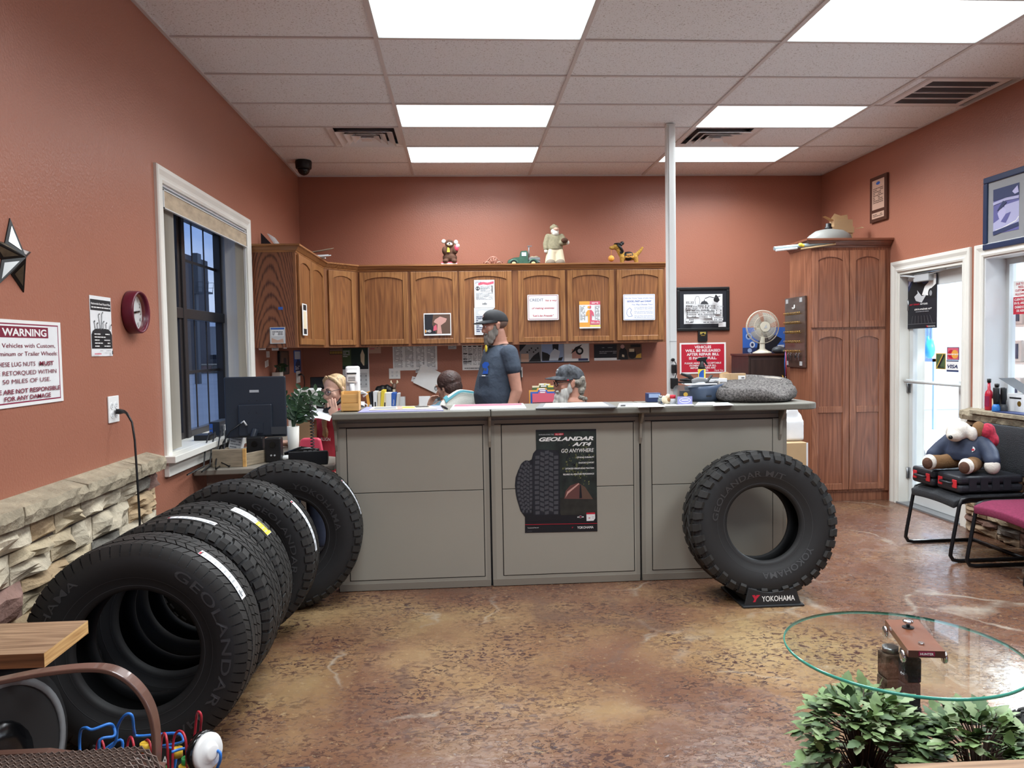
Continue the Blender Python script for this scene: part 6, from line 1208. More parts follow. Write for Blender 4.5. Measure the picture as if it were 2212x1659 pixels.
def printed_tyre(x0, x1, y0, y1, bow, n, d):
    rr_ = random.Random(n); cx = (x0+x1)/2
    w = x1-x0; rd = lambda k: w*.16*max(0, 1-k/2.5)**2
    F([(x0+bow*(1-sin(pi*k/28))+rd(k), y0+(y1-y0)*k/28) for k in range(29)]+[(x1-bow*.3*(1-sin(pi*k/28))-rd(k), y0+(y1-y0)*k/28) for k in range(28, -1, -1)], 'db', d)
    for i in range(n):
        ya = y0+(y1-y0)*(i+.1)/n; hh = (y1-y0)/n*.78; b0 = bow*(1-sin(pi*(i+.5)/n))
        for j, (a, b, sk) in enumerate(((.09, .25, .12), (.28, .43, -.5), (.45, .60, .4), (.62, .77, -.5), (.80, .96, .12))):
            xa, xb = x0+b0+(w-b0*1.2)*a, x0+b0+(w-b0*1.2)*b; o = hh*(.45 if j % 2 else 0); y_ = ya+o
            if y_+hh < y1 and (i or 0 < j < 4): F([(xa, y_+sk*hh*.3), (xb, y_-sk*hh*.3), (xb, y_+hh*.85-sk*hh*.3), (xa, y_+hh*.85+sk*hh*.3)], 'poster_tyre', d+.0003)
printed_tyre(196, 425, 560, 1240, 90, 13, .0018); printed_tyre(412, 760, 428, 1265, 14, 13, .0024); F([(330, 1260), (780, 1245), (780, 1330), (330, 1340)], 'poster_black', .0032)
def Tx(s_, a, b, wd, hpx, m, **k): mb.use(ALIAS.get(m, m)); p_ = S(a, b); hh = hpx*(S(0, 0).z-S(0, 1000).z)/1000; mb.text(s_, hh*1.38, p_, X_, Z_, .0034, width=wd*(S(1000, 0).x-S(0, 0).x)/1000, **k)
Tx('GEOLANDAR', 848, 306, 700, 48, 'W', shear=.3, bold=.045); Tx('A/T4', 1045, 372, 250, 45, 'W', shear=.3, bold=.045); Tx('GO ANYWHERE', 992, 455, 420, 50, 'W', shear=.15, bold=.01)
F([(697, 212), (812, 208), (814, 236), (697, 240)], 'r', .0034); Tx('INTRODUCING THE', 592, 237, 190, 16, 'lg'); 
mb.use('white'); mb.text('ALL-NEW', .011, S(755, 233), X_, Z_, .0038, width=.011*4.2)
for s_, b, wd in (('OFF-ROAD DURABILITY', 528, 228), ('ON-ROAD COMFORT', 597, 202), ('OPTIMIZED ON/OFF-ROAD TRACTION', 670, 372), ('RELIABLE ALL-WEATHER PERFORMANCE', 743, 398)): Tx(s_, 1205-wd/2, b, wd, 20, 'W', bold=.02)
F([(322, 1378), (1245, 1360), (1245, 1366), (322, 1384)], 'r', .0034); Tx('YOKOHAMA', 1092, 1430, 210, 32, 'W', bold=.01); q = S(918, 1420); y_logo(mb, q.x, q.z, .009, O, X_, Z_, .0034); Tx('YokohamaTire.com', 424, 1426, 145, 13, 'W'); Tx('www.yokohama', 380, 1465, 60, 6, 'mg')
q = S(1030, 1280)
for r_, m in ((.0088, 'w'), (.0080, 'poster_black'), (.0055, 'm')): mb.use(ALIAS.get(m, m)); mb.disc(q.x, q.z, r_, r_, O, X_, Z_, .0034+.0003*(1-r_*50))
Tx('65,000', 1030, 1290, 85, 16, 'W', bold=.03); F([(1105, 1235), (1215, 1232), (1217, 1300), (1195, 1330), (1107, 1334)], 'w', .0034); F([(1105, 1227), (1215, 1224), (1215, 1246), (1105, 1249)], 'r', .0037)
mb.use('red_print'); mb.text('30', .0115, S(1142, 1303), X_, Z_, .004, bold=.03); mb.use('ink'); mb.text('DAY', .005, S(1190, 1282), X_, Z_, .004); mb.text('TRIAL', .004, S(1190, 1300), X_, Z_, .004)
flat(mb, 'tyre_poster', 'dark tyre poster with a tent scene on the middle counter section', 'poster')
# ------------------------------------------------------------------ things on the counter
def P(x, y, z=CT): return onz(x, y, z)
mat('pine', (206, 160, 96), .5, noise=(8, .15, (1, 1, 6))); mat('card', (186, 156, 118), .7, noise=(6, .06)); mat('card_dark', (150, 120, 88), .75); mat('tin_blue', (70, 84, 106), .4); mat('grey_mat', (118, 120, 124), .5); mat('cream_sheet', (208, 202, 186), .55); mat('purple_sheet', (150, 150, 200), .5); mat('clear_acrylic', (200, 214, 218), .1, trans=.9); mat('dog_bed', (92, 88, 86), .95, noise=(90, .8), bump=(120, .8, .006)); mat('dog_bed_inner', (166, 158, 148), .95, bump=(60, .4, .006)); mat('label_blue', (40, 90, 170), .5)
def unit(px4, Y, z0): # world box seen at depth Y between pixel columns: x0, x1, height from the base plane z0
    a, b = ony(px4[0], px4[3], Y), ony(px4[2], px4[3], Y); return a.x, b.x, ony((px4[0]+px4[2])/2, px4[1], Y).z
x0, x1, zt = unit((737, 846, 776, 886), 4.76, CT); t = thing('tissue_box', 'small pale wooden dispenser box at the left end of the countertop', 'box', ((x0+x1)/2, 4.80, CT)); w = (x1-x0)/2; h = zt-CT
mb = MB('pine'); mb.box(-w, -w+.008, -.04, .05, 0, h).box(w-.008, w, -.04, .05, 0, h).box(-w, w, .042, .05, 0, h).box(-w, w, -.04, .05, 0, .008); mb.box(-w+.008, w-.008, -.04, -.032, 0, h*.42).box(-w+.008, w-.008, -.034, -.026, h*.44, h*.86); mb.build('case', t, bevel=.001)
mb = MB('card'); mb.box(-w+.009, w-.009, -.024, .04, .01, h*.8); mb.build('filling', t)
x0, x1, zt = unit((747, 791, 777, 850), 4.93, CT); t = thing('soap_dispenser', 'tall white dispenser standing behind the little wooden box', 'dispenser', ((x0+x1)/2, 4.95, CT)); w = (x1-x0)/2; h = zt-CT
mb = MB('white'); mb.box(-w, w, -.02, .03, 0, h); mb.build('back_plate', t, bevel=.012); mb = MB('white'); mb.box(-w*.8, w*.8, -.05, -.021, h*.62, h*.9); mb.build('cover', t, bevel=.01); mb = MB('paper'); mb.cyl((0, -.04, h*.25), (0, -.04, h*.6), w*.35, n=12); mb.build('spout', t); mb = MB('white'); mb.tube([(w*.8, -.03, h*.38), (w*1.4, -.035, h*.42), (w*2.1, -.03, h*.36), (w*1.5, -.03, h*.30)], .007, 8); mb.build('lever', t)
mb = MB('ink'); [mb.rect(-w*.5, w*.5, h*(.68+.035*k), h*(.69+.035*k), (0, -.0505, 0), X_, Z_) for k in range(3)]; mb.rect(-w*.7, w*.7, h*.82, h*.85, (0, -.0505, 0), X_, Z_); mb.build('label', t)
def sheet(name, label, cat, corners, base, items=(), z=CT, thick=.003, group=None):
    """flat thing lying on the counter; corners given as sight points on its top plane: near-left, near-right, far-right, far-left"""
    q = [P(x, y, z+thick) for x, y in corners]; mb = MB(ALIAS.get(base, base)); n = 4; vs = [(v.x, v.y, z+.0004) for v in q]+[(v.x, v.y, z+thick) for v in q]
    mb.add(vs, [(3, 2, 1, 0), (4, 5, 6, 7)]+[(i, (i+1) % 4, 4+(i+1) % 4, 4+i) for i in range(4)])
    d = 0
    for m_, a, b, c, e in items:
        d += .0004; mb.use(ALIAS.get(m_, m_)); L_ = lambda u, v: (q[0].lerp(q[1], u)).lerp(q[3].lerp(q[2], u), v)+Z_*d
        mb.add([L_(a, b), L_(c, b), L_(c, e), L_(a, e)], [(0, 1, 2, 3)])
    return flat(mb, name, label, cat, group)
rr = random.Random(21); rows = lambda m_, n: [(m_, .05, .1+.8*i/n, rr.uniform(.4, .95), .1+.8*i/n+.3/n) for i in range(n)]
sheet('folder', 'purple folder lying under a magazine at the left of the countertop', 'folder', ((773, 890), (958, 886), (950, 876), (792, 879)), 'purple_sheet', [], thick=.005)
sheet('magazine', 'open printed magazine lying on the purple folder', 'magazine', ((797, 885.5), (945, 882.5), (928, 876.5), (806, 878.5)), 'cr', [('mg', .05, .2, .4, .8), ('gd', .5, .3, .7, .8), ('k', .72, .5, .95, .9), ('fl', .42, .1, .5, .9)], z=CT+.006)
mb = MB('ink'); a, b = P(955, 877, CT+.006), P(967, 883, CT+.006); mb.tube([a, a.lerp(b, .6), b], [.006, .007, .003], 8); flat(mb, 'pen', 'black pen lying at the right corner of the purple folder', 'pen')
sheet('desk_calendar', 'pink and white desk pad calendar lying on the countertop', 'calendar', ((972, 885), (1137, 881), (1130, 871), (980, 874)), 'w', [('pk', .02, .55, .97, .97)]+[('mg', .04+.16*i, .05+.16*j, .17+.16*i, .06+.16*j) for i in range(6) for j in range(3)], thick=.006)
sheet('desk_mat', 'grey desk mat with a cream sheet in the middle of the countertop', 'mat', ((1157, 882), (1333, 879), (1310, 868), (1168, 871)), 'grey_mat', [('cream_sheet', .08, .22, .93, .98)]+[('w', .30+.02*k, .06, .312+.02*k, .13) for k in range(10)], thick=.006)
for k, (c_, lb) in enumerate(((((1334, 879), (1390, 878), (1385, 870), (1338, 871)), 'white leaflet beside the right end of the grey desk mat'), (((1378, 879.5), (1437, 878), (1420, 870.5), (1382, 871)), 'white leaflet in front of the little blue box'), (((1430, 877), (1500, 875.5), (1490, 869.5), (1440, 870.5)), 'white papers in front of the acrylic card holder'), (((1502, 875), (1552, 874), (1542, 868), (1508, 868.5)), 'tilted white card in front of the dark curved tub'), (((1540, 876), (1585, 874.5), (1572, 869), (1546, 870)), 'white slip of paper just left of the dog bed'))): sheet('leaflet', lb, 'paper', c_, 'w', rows('mg', 4)+([('k', .1, .1, .3, .4)] if k == 0 else []), thick=.0015+.0004*k)
p = P(1419, 871); t = thing('card_stack', 'small blue boxed stack behind the leaflets on the countertop', 'box', (p.x, p.y+.12, CT)); mb = MB('nv'.replace('nv', 'print_nv')); mb.box(-.04, .05, -.03, .03, 0, .06); mb.build('carton', t, bevel=.003); mb = MB('print_lb'); mb.box(-.03, .045, -.032, -.031, .03, .055); mb.build('label', t)
p = P(1427, 872); mb = MB('clear_acrylic'); mb.lathe([(.016, 0), (.018, .004), (.018, .032), (.010, .040)]); mb.use('steel'); mb.lathe([(.011, .04), (.012, .052), (.001, .053)]); o = flat(mb, 'glass_vial', 'tiny clear bottle with a silver cap on the countertop', 'bottle'); o.location = (p.x, p.y, CT)
p = P(1440, 873); mb = MB('skin'); mb.ball((0, 0, .022), (.022, .018, .022)).ball((.008, -.006, .05), (.016, .015, .015)).ball((-.018, 0, .03), (.014, .012, .026)); mb.ball((.02, -.005, .012), .01); o = melt(mb, 'figurine', 'print_cr', voxel=.004, smooth=2); o.location = (p.x, p.y, CT); tag(o, 'little cream and brown figurine between the vial and the red capped jar', 'figurine')
mat('jar_tan', (150, 110, 70), .4); mb = MB('jar_tan'); mb.T = Matrix.Translation((0, 0, 0)); mb.ball((.012, -.016, .03), (.012, .006, .014)); mb.build('patch', o)
p = P(1453, 873); t = thing('jar', 'tiny clear jar with a red lid on the countertop', 'jar', (p.x, p.y, CT)); mb = MB('light_grey'); mb.lathe([(.018, 0), (.019, .003), (.019, .035), (.016, .037)]); mb.build('glass', t); mb = MB('red_print'); mb.lathe([(.019, .037), (.019, .058), (.001, .059)]); mb.build('lid', t)
p = P(1477, 874); t = thing('card_holder', 'clear acrylic card holder with a violet oval card on the countertop', 'holder', (p.x, p.y+.02, CT)); mb = MB('clear_acrylic'); pts = [(-.045, 0), (.052, 0), (.048, .10), (.035, .118), (-.032, .118), (-.048, .10)]; mb.prism(pts, (0, .03, 0), X_, Vector((0, .12, 1)), 0, .004); mb.box(-.045, .052, -.03, .03, 0, .004); mb.build('back_plate', t)
mb = MB('dark_grey'); mb.box(-.015, .045, .0, .02, .03, .085); mb.use('gd'.replace('gd', 'print_gd')); mb.disc(.018, .062, .014, .013, (0, -.001, 0), X_, Z_); mb.build('leaflets', t)
mb = MB('purple_sheet'); mb.rect(-.043, .05, .003, .052, (0, -.032, 0), X_, Z_, 0, .002); mb.use('paper'); mb.disc(.004, .028, .036, .018, (0, -.032, 0), X_, Z_, .0026); mb.use('purple_sheet'); mb.disc(.004, .028, .032, .014, (0, -.032, 0), X_, Z_, .003); mb.use('white'); mb.rect(-.018, .026, .026, .032, (0, -.032, 0), X_, Z_, .0032, .0036); mb.build('card', t)
# dark curved tub with clutter
a, b = P(1486, 868), P(1566, 866); t = thing('paper_tray', 'dark blue grey curved tub holding papers left of the dog bed', 'tray', ((a.x+b.x)/2, 5.02, CT)); w = (b.x-a.x)/2; h = ony(1520, 834, 4.9).z-CT
mb = MB('tin_blue'); n = 28; prof = [(.80, 0), (.9, .25), (1.0, .75), (1.03, 1), (.98, 1), (.95, .8)]; mb.loft([[Vector((w*s_*cos(2*pi*j/n), .115*s_*sin(2*pi*j/n), h*z+.012*cos(2*pi*j/n)*z)) for j in range(n)] for s_, z in prof]); mb.build('tub', t)
mb = MB('ink'); mb.box(-.022, .012, -.119, -.112, h*.32, h*.40); mb.build('badge', t)
TZ2 = CT+h+.008
mb = MB('paper'); mb.box(-.13, .09, -.09, .07, 0, .006, Euler((0, 0, .2)).to_matrix(), (0, 0, 0)); mb.V = [(x*1, y, z) for x, y, z in [(-.14, -.09, 0), (.06, -.1, 0), (.10, .06, 0), (-.12, .08, 0), (-.14, -.09, .006), (.06, -.1, .006), (.10, .06, .006), (-.12, .08, .006)]]; mb.F = [(3, 2, 1, 0), (4, 5, 6, 7), (0, 1, 5, 4), (1, 2, 6, 5), (2, 3, 7, 6), (3, 0, 4, 7)]; o = flat(mb, 'paper_sheets', 'white sheets lying on the rim of the dark curved tub', 'paper'); o.location = ((a.x+b.x)/2-.03, 5.0, TZ2)
q = ony(1484, 825, 5.02); mb = MB('black'); mb.box(-.05, .05, -.02, .02, 0, .012); mb.tube([(.045, 0, .012), (.02, 0, .045), (-.035, 0, .062)], [.016, .014, .008], 8); mb.tube([(.045, 0, .012), (.0, 0, .022), (-.045, 0, .022)], [.014, .012, .006], 8); o = flat(mb, 'stapler', 'black open stapler on the left rim of the dark curved tub', 'stapler', bevel=.002); o.location = (q.x, 5.02, TZ2+.006)
x0, x1, zt = unit((1494, 817, 1562, 832), 5.10, TZ2); mb = MB('paper'); mb.box(x0, x1, 5.02, 5.12, TZ2+.006, zt); o = flat(mb, 'white_carton', 'long flat white carton behind the clutter on the curved tub', 'box', bevel=.003); BZ = zt
for x, lb, m_ in ((1513, 'grey handheld tool lying in front of the white carton, left of two', 'grey'), (1538, 'dark grey angled bracket standing in front of the white carton', 'dark_grey')):
    q = ony(x, 828, 4.97); mb = MB(m_)
    if x < 1520: mb.tube([(-.05, 0, .012), (-.01, 0, .024), (.03, 0, .022), (.06, 0, .008)], [.014, .017, .014, .010], 10)
    else: mb.box(-.03, .04, -.02, .02, 0, .008); mb.box(-.026, -.014, -.02, .02, .008, .055, Euler((0, .35, 0)).to_matrix(), (0, 0, 0)) if False else mb.prism([(-.03, .008), (-.022, .008), (.012, .05), (.004, .055)], (0, -.02, 0), X_, Z_, -.04, 0); mb.box(.0, .05, -.02, .02, .03, .037)
    o = flat(mb, 'hand_tool', lb, 'tool', bevel=.002); o.location = (q.x, 4.97, TZ2+.006)
# spray bottle on the carton
q = ony(1516, 800, 5.07); t = thing('spray_bottle', 'black spray bottle with a yellow and blue label in front of the red sign', 'bottle', (q.x, 5.07, BZ)); hh = ony(1516, 771, 5.07).z-BZ; r_ = .024
mb = MB('label_yellow'); mb.lathe([(r_*.95, 0), (r_, .006), (r_, hh*.42), (r_*.98, hh*.44)]); mb.build('label', t); mb = MB('label_blue'); mb.T = None
vs = [(r_*1.02*sin(a_), -r_*1.02*cos(a_), z) for a_ in [-1.2+.1*k for k in range(16)] for z in (.004, hh*.20+.03*sin((a_+1.2)*1.2))]; mb.add(vs, [(2*k, 2*k+2, 2*k+3, 2*k+1) for k in range(15)], True); mb.build('label_band', t)
mb = MB('black'); mb.lathe([(r_, hh*.44), (r_, hh*.55), (r_*.55, hh*.66), (r_*.5, hh*.8)]); mb.build('bottle_neck', t); mb = MB('black'); mb.prism([(-.03, hh*.80), (.01, hh*.80), (.035, hh*.60), (.042, hh*.62), (.026, hh*.84), (.04, hh*.95), (.03, hh), (-.02, hh*.97), (-.034, hh*.90)], (0, .009, 0), X_, Z_, 0, .018); mb.build('trigger_head', t, bevel=.003)
x0, x1, zt = unit((1560, 807, 1611, 866), 5.06, CT); t = thing('cardboard_box', 'opened cardboard parcel with white labels behind the dog bed', 'box', ((x0+x1)/2, 5.06, CT)); w = (x1-x0)/2; h = zt-CT
mb = MB('card'); mb.box(-w, w, -.0, .05, 0, h); mb.box(-w*.3, w, -.001, .0, 0, h); mb.build('carton', t); mb = MB('white'); mb.rect(w*.35, w*.95, h*.4, h*.92, (0, -.002, 0), X_, Z_); mb.rect(-.02, .035, h*.45, h*.6, (0, -.004, .01), Vector((1, 0, .5)), Vector((-.5, 0, 1))); mb.use('ink')
for k in range(5): mb.rect(w*.62, w*.86, h*(.5+.08*k), h*(.53+.08*k), (0, -.0035, 0), X_, Z_)
mb.build('shipping_label', t); mb = MB('card'); mb.prism([(-w, h), (-w*.2, h), (-w*.45, h+.012), (-w*.9, h+.008)], (0, .03, 0), X_, Z_, 0, .002); mb.build('flap', t)
# dog bed
a, b = P(1563, 872), P(1749, 869); cx, w = (a.x+b.x)/2, (b.x-a.x)/2; t = thing('dog_bed', 'speckled grey dog bed with a beige lining on the right of the countertop', 'pet bed', (cx, 4.95, CT))
n = 40; rim = lambda a_: (.092-.046*math.exp(-((cos(a_)-.45)/.33)**2) if sin(a_) < -.15 else .118+.045*max(0, sin(a_)))+.018*max(0, cos(a_))**4
mb = MB('dog_bed'); R1 = []
for f, hz in ((.86, 0), (1.0, .25), (1.03, .55), (.98, .9), (.90, 1.0), (.82, .92)): R1.append([Vector((w*f*cos(2*pi*j/n)*(.98+.03*sin(5*j)), .235*f*sin(2*pi*j/n), rim(2*pi*j/n)*hz)) for j in range(n)])
mb.loft(R1, caps=True); mb.build('bolster', t)
mb = MB('dog_bed_inner'); R2 = []
for f, hz in ((.83, .93), (.74, .78), (.64, .5), (.4, .36), (.02, .34)): R2.append([Vector((w*f*cos(2*pi*j/n), .235*f*sin(2*pi*j/n), rim(2*pi*j/n)*hz*(1+.06*sin(3*j*2*pi/n)))) for j in range(n)])
mb.loft(R2, caps=False); mb.build('lining', t)
# adapters on the power pole
t = thing('power_adapter', 'two black power adapters plugged into the white post', 'adapter', (POLE.x, POLE.y-.042, 0)); zq = ony(1450, 790, POLE.y).z
mb = MB('black'); mb.cyl((-.005, 0, zq+.05), (-.005, -.03, zq+.05), .014); mb.box(-.018, .022, -.045, -.004, zq-.06, zq+.01); mb.build('upper_adapter', t, bevel=.004); mb = MB('black'); mb.tube([(.0, -.02, zq+.05), (.012, -.045, zq+.02), (.015, -.05, zq-.06), (.005, -.04, zq-.10)], .004, 6); mb.build('lead', t); mb = MB('black'); mb.box(-.028, .03, -.05, -.006, zq-.19, zq-.10); mb.build('lower_adapter', t, bevel=.006)
# box and bag behind the right end of the counter
a, b = ony(1710, 960, 5.6), ony(1745, 960, 5.6); zt = ony(1725, 957, 5.6).z; mb = MB('card'); mb.box(a.x-.05, b.x, 5.6, 5.95, 0, zt); mb.use('paper'); mb.box(b.x-.012, b.x+.001, 5.598, 5.61, 0, zt); flat(mb, 'cardboard_carton', 'tall beige carton standing on the floor behind the right end of the counter', 'box')
mb = MB('white'); p = ony(1722, 925, 5.75); mb.box(-.09, .055, -.07, .09, .002, .16).box(-.07, .02, -.05, .07, .14, .24).ball((.02, 0, .17), (.04, .06, .05)); o = melt(mb, 'white_bag', 'paper', voxel=.012, smooth=3); o.location = (p.x-.02, 5.77, zt); tag(o, 'crumpled white bag on top of the tall beige carton', 'bag')
# ------------------------------------------------------------------ desk things by the left window
mat('monitor_black', (38, 44, 54), .4); mat('old_board', (142, 128, 108), .7, noise=(10, .25, (1, 1, 8))); mat('printer_white', (214, 214, 212), .45); mat('leaf_dark', (52, 76, 50), .4, noise=(20, .3)); mat('pot_white', (214, 210, 202), .4); mat('tray_red', (206, 74, 96), .4)
D = DZT
def at(x, y, Y, z=D): q = ony(x, y, Y); return Vector((q.x, Y, z))
Ym = 5.28; a, b = ony(484, 815, Ym), ony(620, 978, Ym); t = thing('monitor', 'dark computer monitor seen from behind on the desk by the left window', 'monitor', ((a.x+b.x)/2, Ym, D), radians(4)); w = (b.x-a.x)/2; zt, zb = a.z-D, ony(550, 945, Ym).z-D
mb = MB('monitor_black'); mb.box(-w, w, 0, .03, zb, zt); mb.box(-w*.55, w*.55, -.022, 0, zb+.01, zb+(zt-zb)*.55); mb.build('housing', t, bevel=.008)
mb = MB('monitor_black'); mb.box(-.05, .05, -.03, -.022, zb+.03, zb+.10); mb.build('mount', t); mb = MB('monitor_black'); mb.tube([(0, -.03, zb+.06), (-.05, -.08, .02)], [.022, .02], 6); mb.build('stand_neck', t, bevel=.003); mb = MB('monitor_black'); mb.box(-.13, .10, -.14, .1, 0, .014); mb.build('stand_foot', t, bevel=.004)
mb = MB('light_grey'); mb.box(-.035, .025, -.002, -.0005, zt-.105, zt-.088); mb.build('badge', t); mb = MB('ink')
for u in (-.04, .01):
    for v in (.16, .24): mb.disc(u, zt-v, .004, .004, (0, -.0235 if zt-v < zb+(zt-zb)*.55 else -.001, 0), X_, Z_, 0, 8)
mb.build('screw', t); mb = MB('dark_grey'); mb.box(.10, .20, -.024, -.0225, zb+.02, zb+.07); mb.build('rating_plate', t); 
mb = MB('white'); mb.tube([(-.09, -.025, zb+.10), (-.07, -.04, zb+.115), (-.055, -.03, zb+.085)], .006, 6); mb.build('plug', t); mb = MB('black'); mb.tube([(-.09, -.025, zb+.10), (-.16, -.04, zb+.05), (-.24, -.06, .06), (-.27, -.08, -.0), (-.25, -.10, .01), (-.21, -.08, .02), (-.25, -.05, .05), (-.3, -.06, .03)], .005, 6); mb.build('lead', t)
# plank planter
Yp_ = 4.93; a, b = ony(459, 1021, Yp_), ony(531, 1021, Yp_); c = ony(600, 1000, 5.2); t = thing('wooden_tray', 'weathered plank tray on the desk corner behind the tyres', 'tray', (a.x, Yp_, D)); w = b.x-a.x; h = ony(495, 971, Yp_).z-D
mb = MB('old_board'); mb.box(0, w, 0, .018, .001, h); mb.build('front_board', t, bevel=.002); mb = MB('old_board'); mb.T = Matrix.Translation((w-.01, .01, .001)) @ Euler((0, 0, atan2(c.y-Yp_, c.x-b.x))).to_matrix().to_4x4(); L_ = sqrt((c.y-Yp_)**2+(c.x-b.x)**2); mb.box(0, L_, -.009, .009, 0, h*.72); mb.T = None; mb.build('side_board', t, bevel=.002); mb = MB('pine'); mb.box(w-.016, w+.003, -.002, .02, 0, h+.002); mb.build('corner_post', t); mb = MB('old_board'); mb.box(.0, w+.1, .30, .318, .001, h*.7).box(0, .018, .018, .30, .001, h*.8).box(.018, w, .018, .3, .001, .015); mb.build('back_boards', t)
for x, y, Y, lb, s_ in ((592, 962, 5.12, 'black desktop speaker right of the monitor stand', 1), (553, 960, 5.2, 'black desktop speaker half hidden under the monitor', 1.05)):
    t = thing('speaker', lb, 'speaker', tuple(at(x, y, Y, D+.0)), 0, 'black desktop speakers'); mb = MB('black'); hb = ony(x, y-17, Y).z-D; mb.box(-.05*s_, .05*s_, -.04, .04, 0, hb); mb.build('cabinet', t, bevel=.008); mb = MB('black_gloss'); mb.cyl((0, -.041, hb*.72), (0, -.044, hb*.72), .02); mb.use('light_grey'); mb.cyl((-.01, -.041, hb*.3), (-.01, -.046, hb*.3), .006, n=8).cyl((.012, -.041, hb*.3), (.012, -.046, hb*.3), .006, n=8); mb.build('driver', t)
t = thing('computer_box', 'narrow blue and black computer box left of the monitor', 'computer', tuple(at(463, 960, 5.35))); hb = ony(463, 911, 5.35).z-D; mb = MB('monitor_black'); mb.box(-.025, .045, -.02, .25, 0, hb); mb.build('case', t, bevel=.004); mb = MB('lb'.replace('lb', 'print_bl')); mb.box(-.022, .0, -.0225, -.021, hb*.3, hb*.95); mb.use('steel')
for k in range(5): mb.box(-.018, -.004, -.0245, -.023, hb*(.4+.1*k), hb*(.44+.1*k))
mb.build('port_panel', t)
for k, (x, Y, m_, lb, rot) in enumerate(((484, 5.5, 'paper', 'white binder standing between computer box and monitor', 0), (505, 5.42, 'paper', 'loose leaning stack of printed sheets behind the monitor foot', 9))):
    q = at(x, 960, Y); mb = MB(m_); mb.box(-.03, .05, 0, .2, 0, .22 if k == 0 else .16); mb.use('print_mg'); print_on(mb, [('mg', 'tx', .1, .1, .9, .9, 7, k)], Vector((-.03, -.0005, 0)), X_, .08, .22 if k == 0 else .16)
    o = flat(mb, 'paper_binder', lb, 'paper'); o.location = q; o.rotation_euler = (0, radians(rot*1.4), radians(rot))
q = onx(436, 938, XL-.05); t = thing('router', 'small black router on the window sill', 'router', (XL-.04, q.y, WZ0+.008)); mb = MB('black'); mb.box(-.04, .06, -.07, .07, 0, .035); mb.build('case', t, bevel=.005); mb = MB('black'); mb.tube([(.03, .07, .02), (.08, .10, .0), (.10, .12, -.15)], .004, 6); mb.build('lead', t)
mb = MB('black'); rr = random.Random(31); q0 = onx(452, 935, XL+.05)
for k in range(4): mb.tube([(XL+.05+.02*k, q0.y+.05*k, q0.z), (XL+.04+.025*k, q0.y-.05+.05*k, q0.z-.08), (XL+.09+.02*k, q0.y-.25+.05*k, D+.03), (XL+.06+.05*k, q0.y-.45+.1*k, D+.012), (XL+.03+.05*k, 4.88+.05*k, D+.008)], .0045, 6)
flat(mb, 'cable_bundle', 'tangle of black cables hanging at the window end of the desk', 'cable')
# telephone
q = at(668, 1003, 5.02); t = thing('desk_phone', 'black desk telephone at the corner of the counter', 'phone', tuple(q), radians(8)); mb = MB('black'); mb.prism([(-.10, 0), (.10, 0), (.10, .05), (-.10, .09)], (0, 0, .0), Y_, Z_, -.12, .12); mb.build('base', t, bevel=.006); mb = MB('dark_grey')
for i in range(3):
    for j in range(4): mb.box(-.03+.03*i, -.01+.03*i, -.07+.035*j, -.045+.035*j, .081-.007*j, .086-.007*j)
mb.build('keypad', t); mb = MB('black'); mb.tube([(.02+.012*cos(k*1.1), .08+.012*sin(k*1.1), .08+.0035*k) for k in range(90)], .0035, 5); mb.build('coiled_lead', t)
# printer
Yq = 6.9; a, b = ony(622, 925, Yq), ony(697, 925, Yq); t = thing('printer', 'white office printer on the desk behind the leafy plant', 'printer', ((a.x+b.x)/2, Yq+.2, D)); w = (b.x-a.x)/2; h = ony(660, 842, Yq).z-D
mb = MB('printer_white'); mb.box(-w, w, -.2, .2, 0, h*.60); mb.build('body', t, bevel=.012); mb = MB('printer_white'); mb.prism([(-w*.9, h*.6), (w, h*.6), (w*.98, h*.78), (w*.6, h), (-w*.6, h), (-w*.85, h*.78)], (0, -.17, 0), X_, Z_, -.3, 0); mb.build('scanner_lid', t, bevel=.006); mb = MB('grey'); mb.box(-w*.9, w*.9, -.203, -.199, h*.30, h*.32).box(-w*.7, w*.7, -.203, -.199, h*.50, h*.53); mb.build('tray_slot', t)
# plants
def stem_leaves(mb, stem, pts, rnd, n, l):
    Pt = [Vector(p) for p in pts]; mb.use(stem); mb.tube(Pt, [.006]+[.0035]*(len(Pt)-1), 6); mb.use('leaf_dark')
    for k in range(n):
        f = .3+.7*k/(n-1); i = min(len(Pt)-2, int(f*(len(Pt)-1))); c = Pt[i].lerp(Pt[i+1], f*(len(Pt)-1)-i); d = (Pt[i+1]-Pt[i]).normalized(); s_ = d.cross(Vector((rnd.uniform(-.3, .3), -1, rnd.uniform(-.2, .3)))).normalized()
        for g in (-1, 1):
            e = (s_*g+d*.75+Vector((0, rnd.uniform(-.3, .3), .1))).normalized(); wv = e.cross(Vector((0, -1, .4))).normalized()*l*.21; q = [c+e*l*u+wv*x+Vector((0, 0, -l*.16*u*u)) for u, x in ((0, 0), (.35, 1), (.75, .75), (1, 0), (.75, -.75), (.35, -1))]; q.append(c+e*l*.5+Vector((0, .003, -.004))); mb.add(q, [(0, 1, 6), (1, 2, 6), (2, 3, 6), (3, 4, 6), (4, 5, 6), (5, 0, 6)], True)
rnd = random.Random(17)
q = at(634, 956, 5.5); t = thing('potted_plant', 'glossy leafed plant in a white pot right of the monitor', 'plant', tuple(q)); zp = ony(634, 921, 5.5).z-D
mb = MB('pot_white'); mb.lathe([(.032, 0), (.036, .01), (.042, zp), (.036, zp), (.03, zp-.02)]); mb.build('pot', t); mb = MB('leaf_dark')
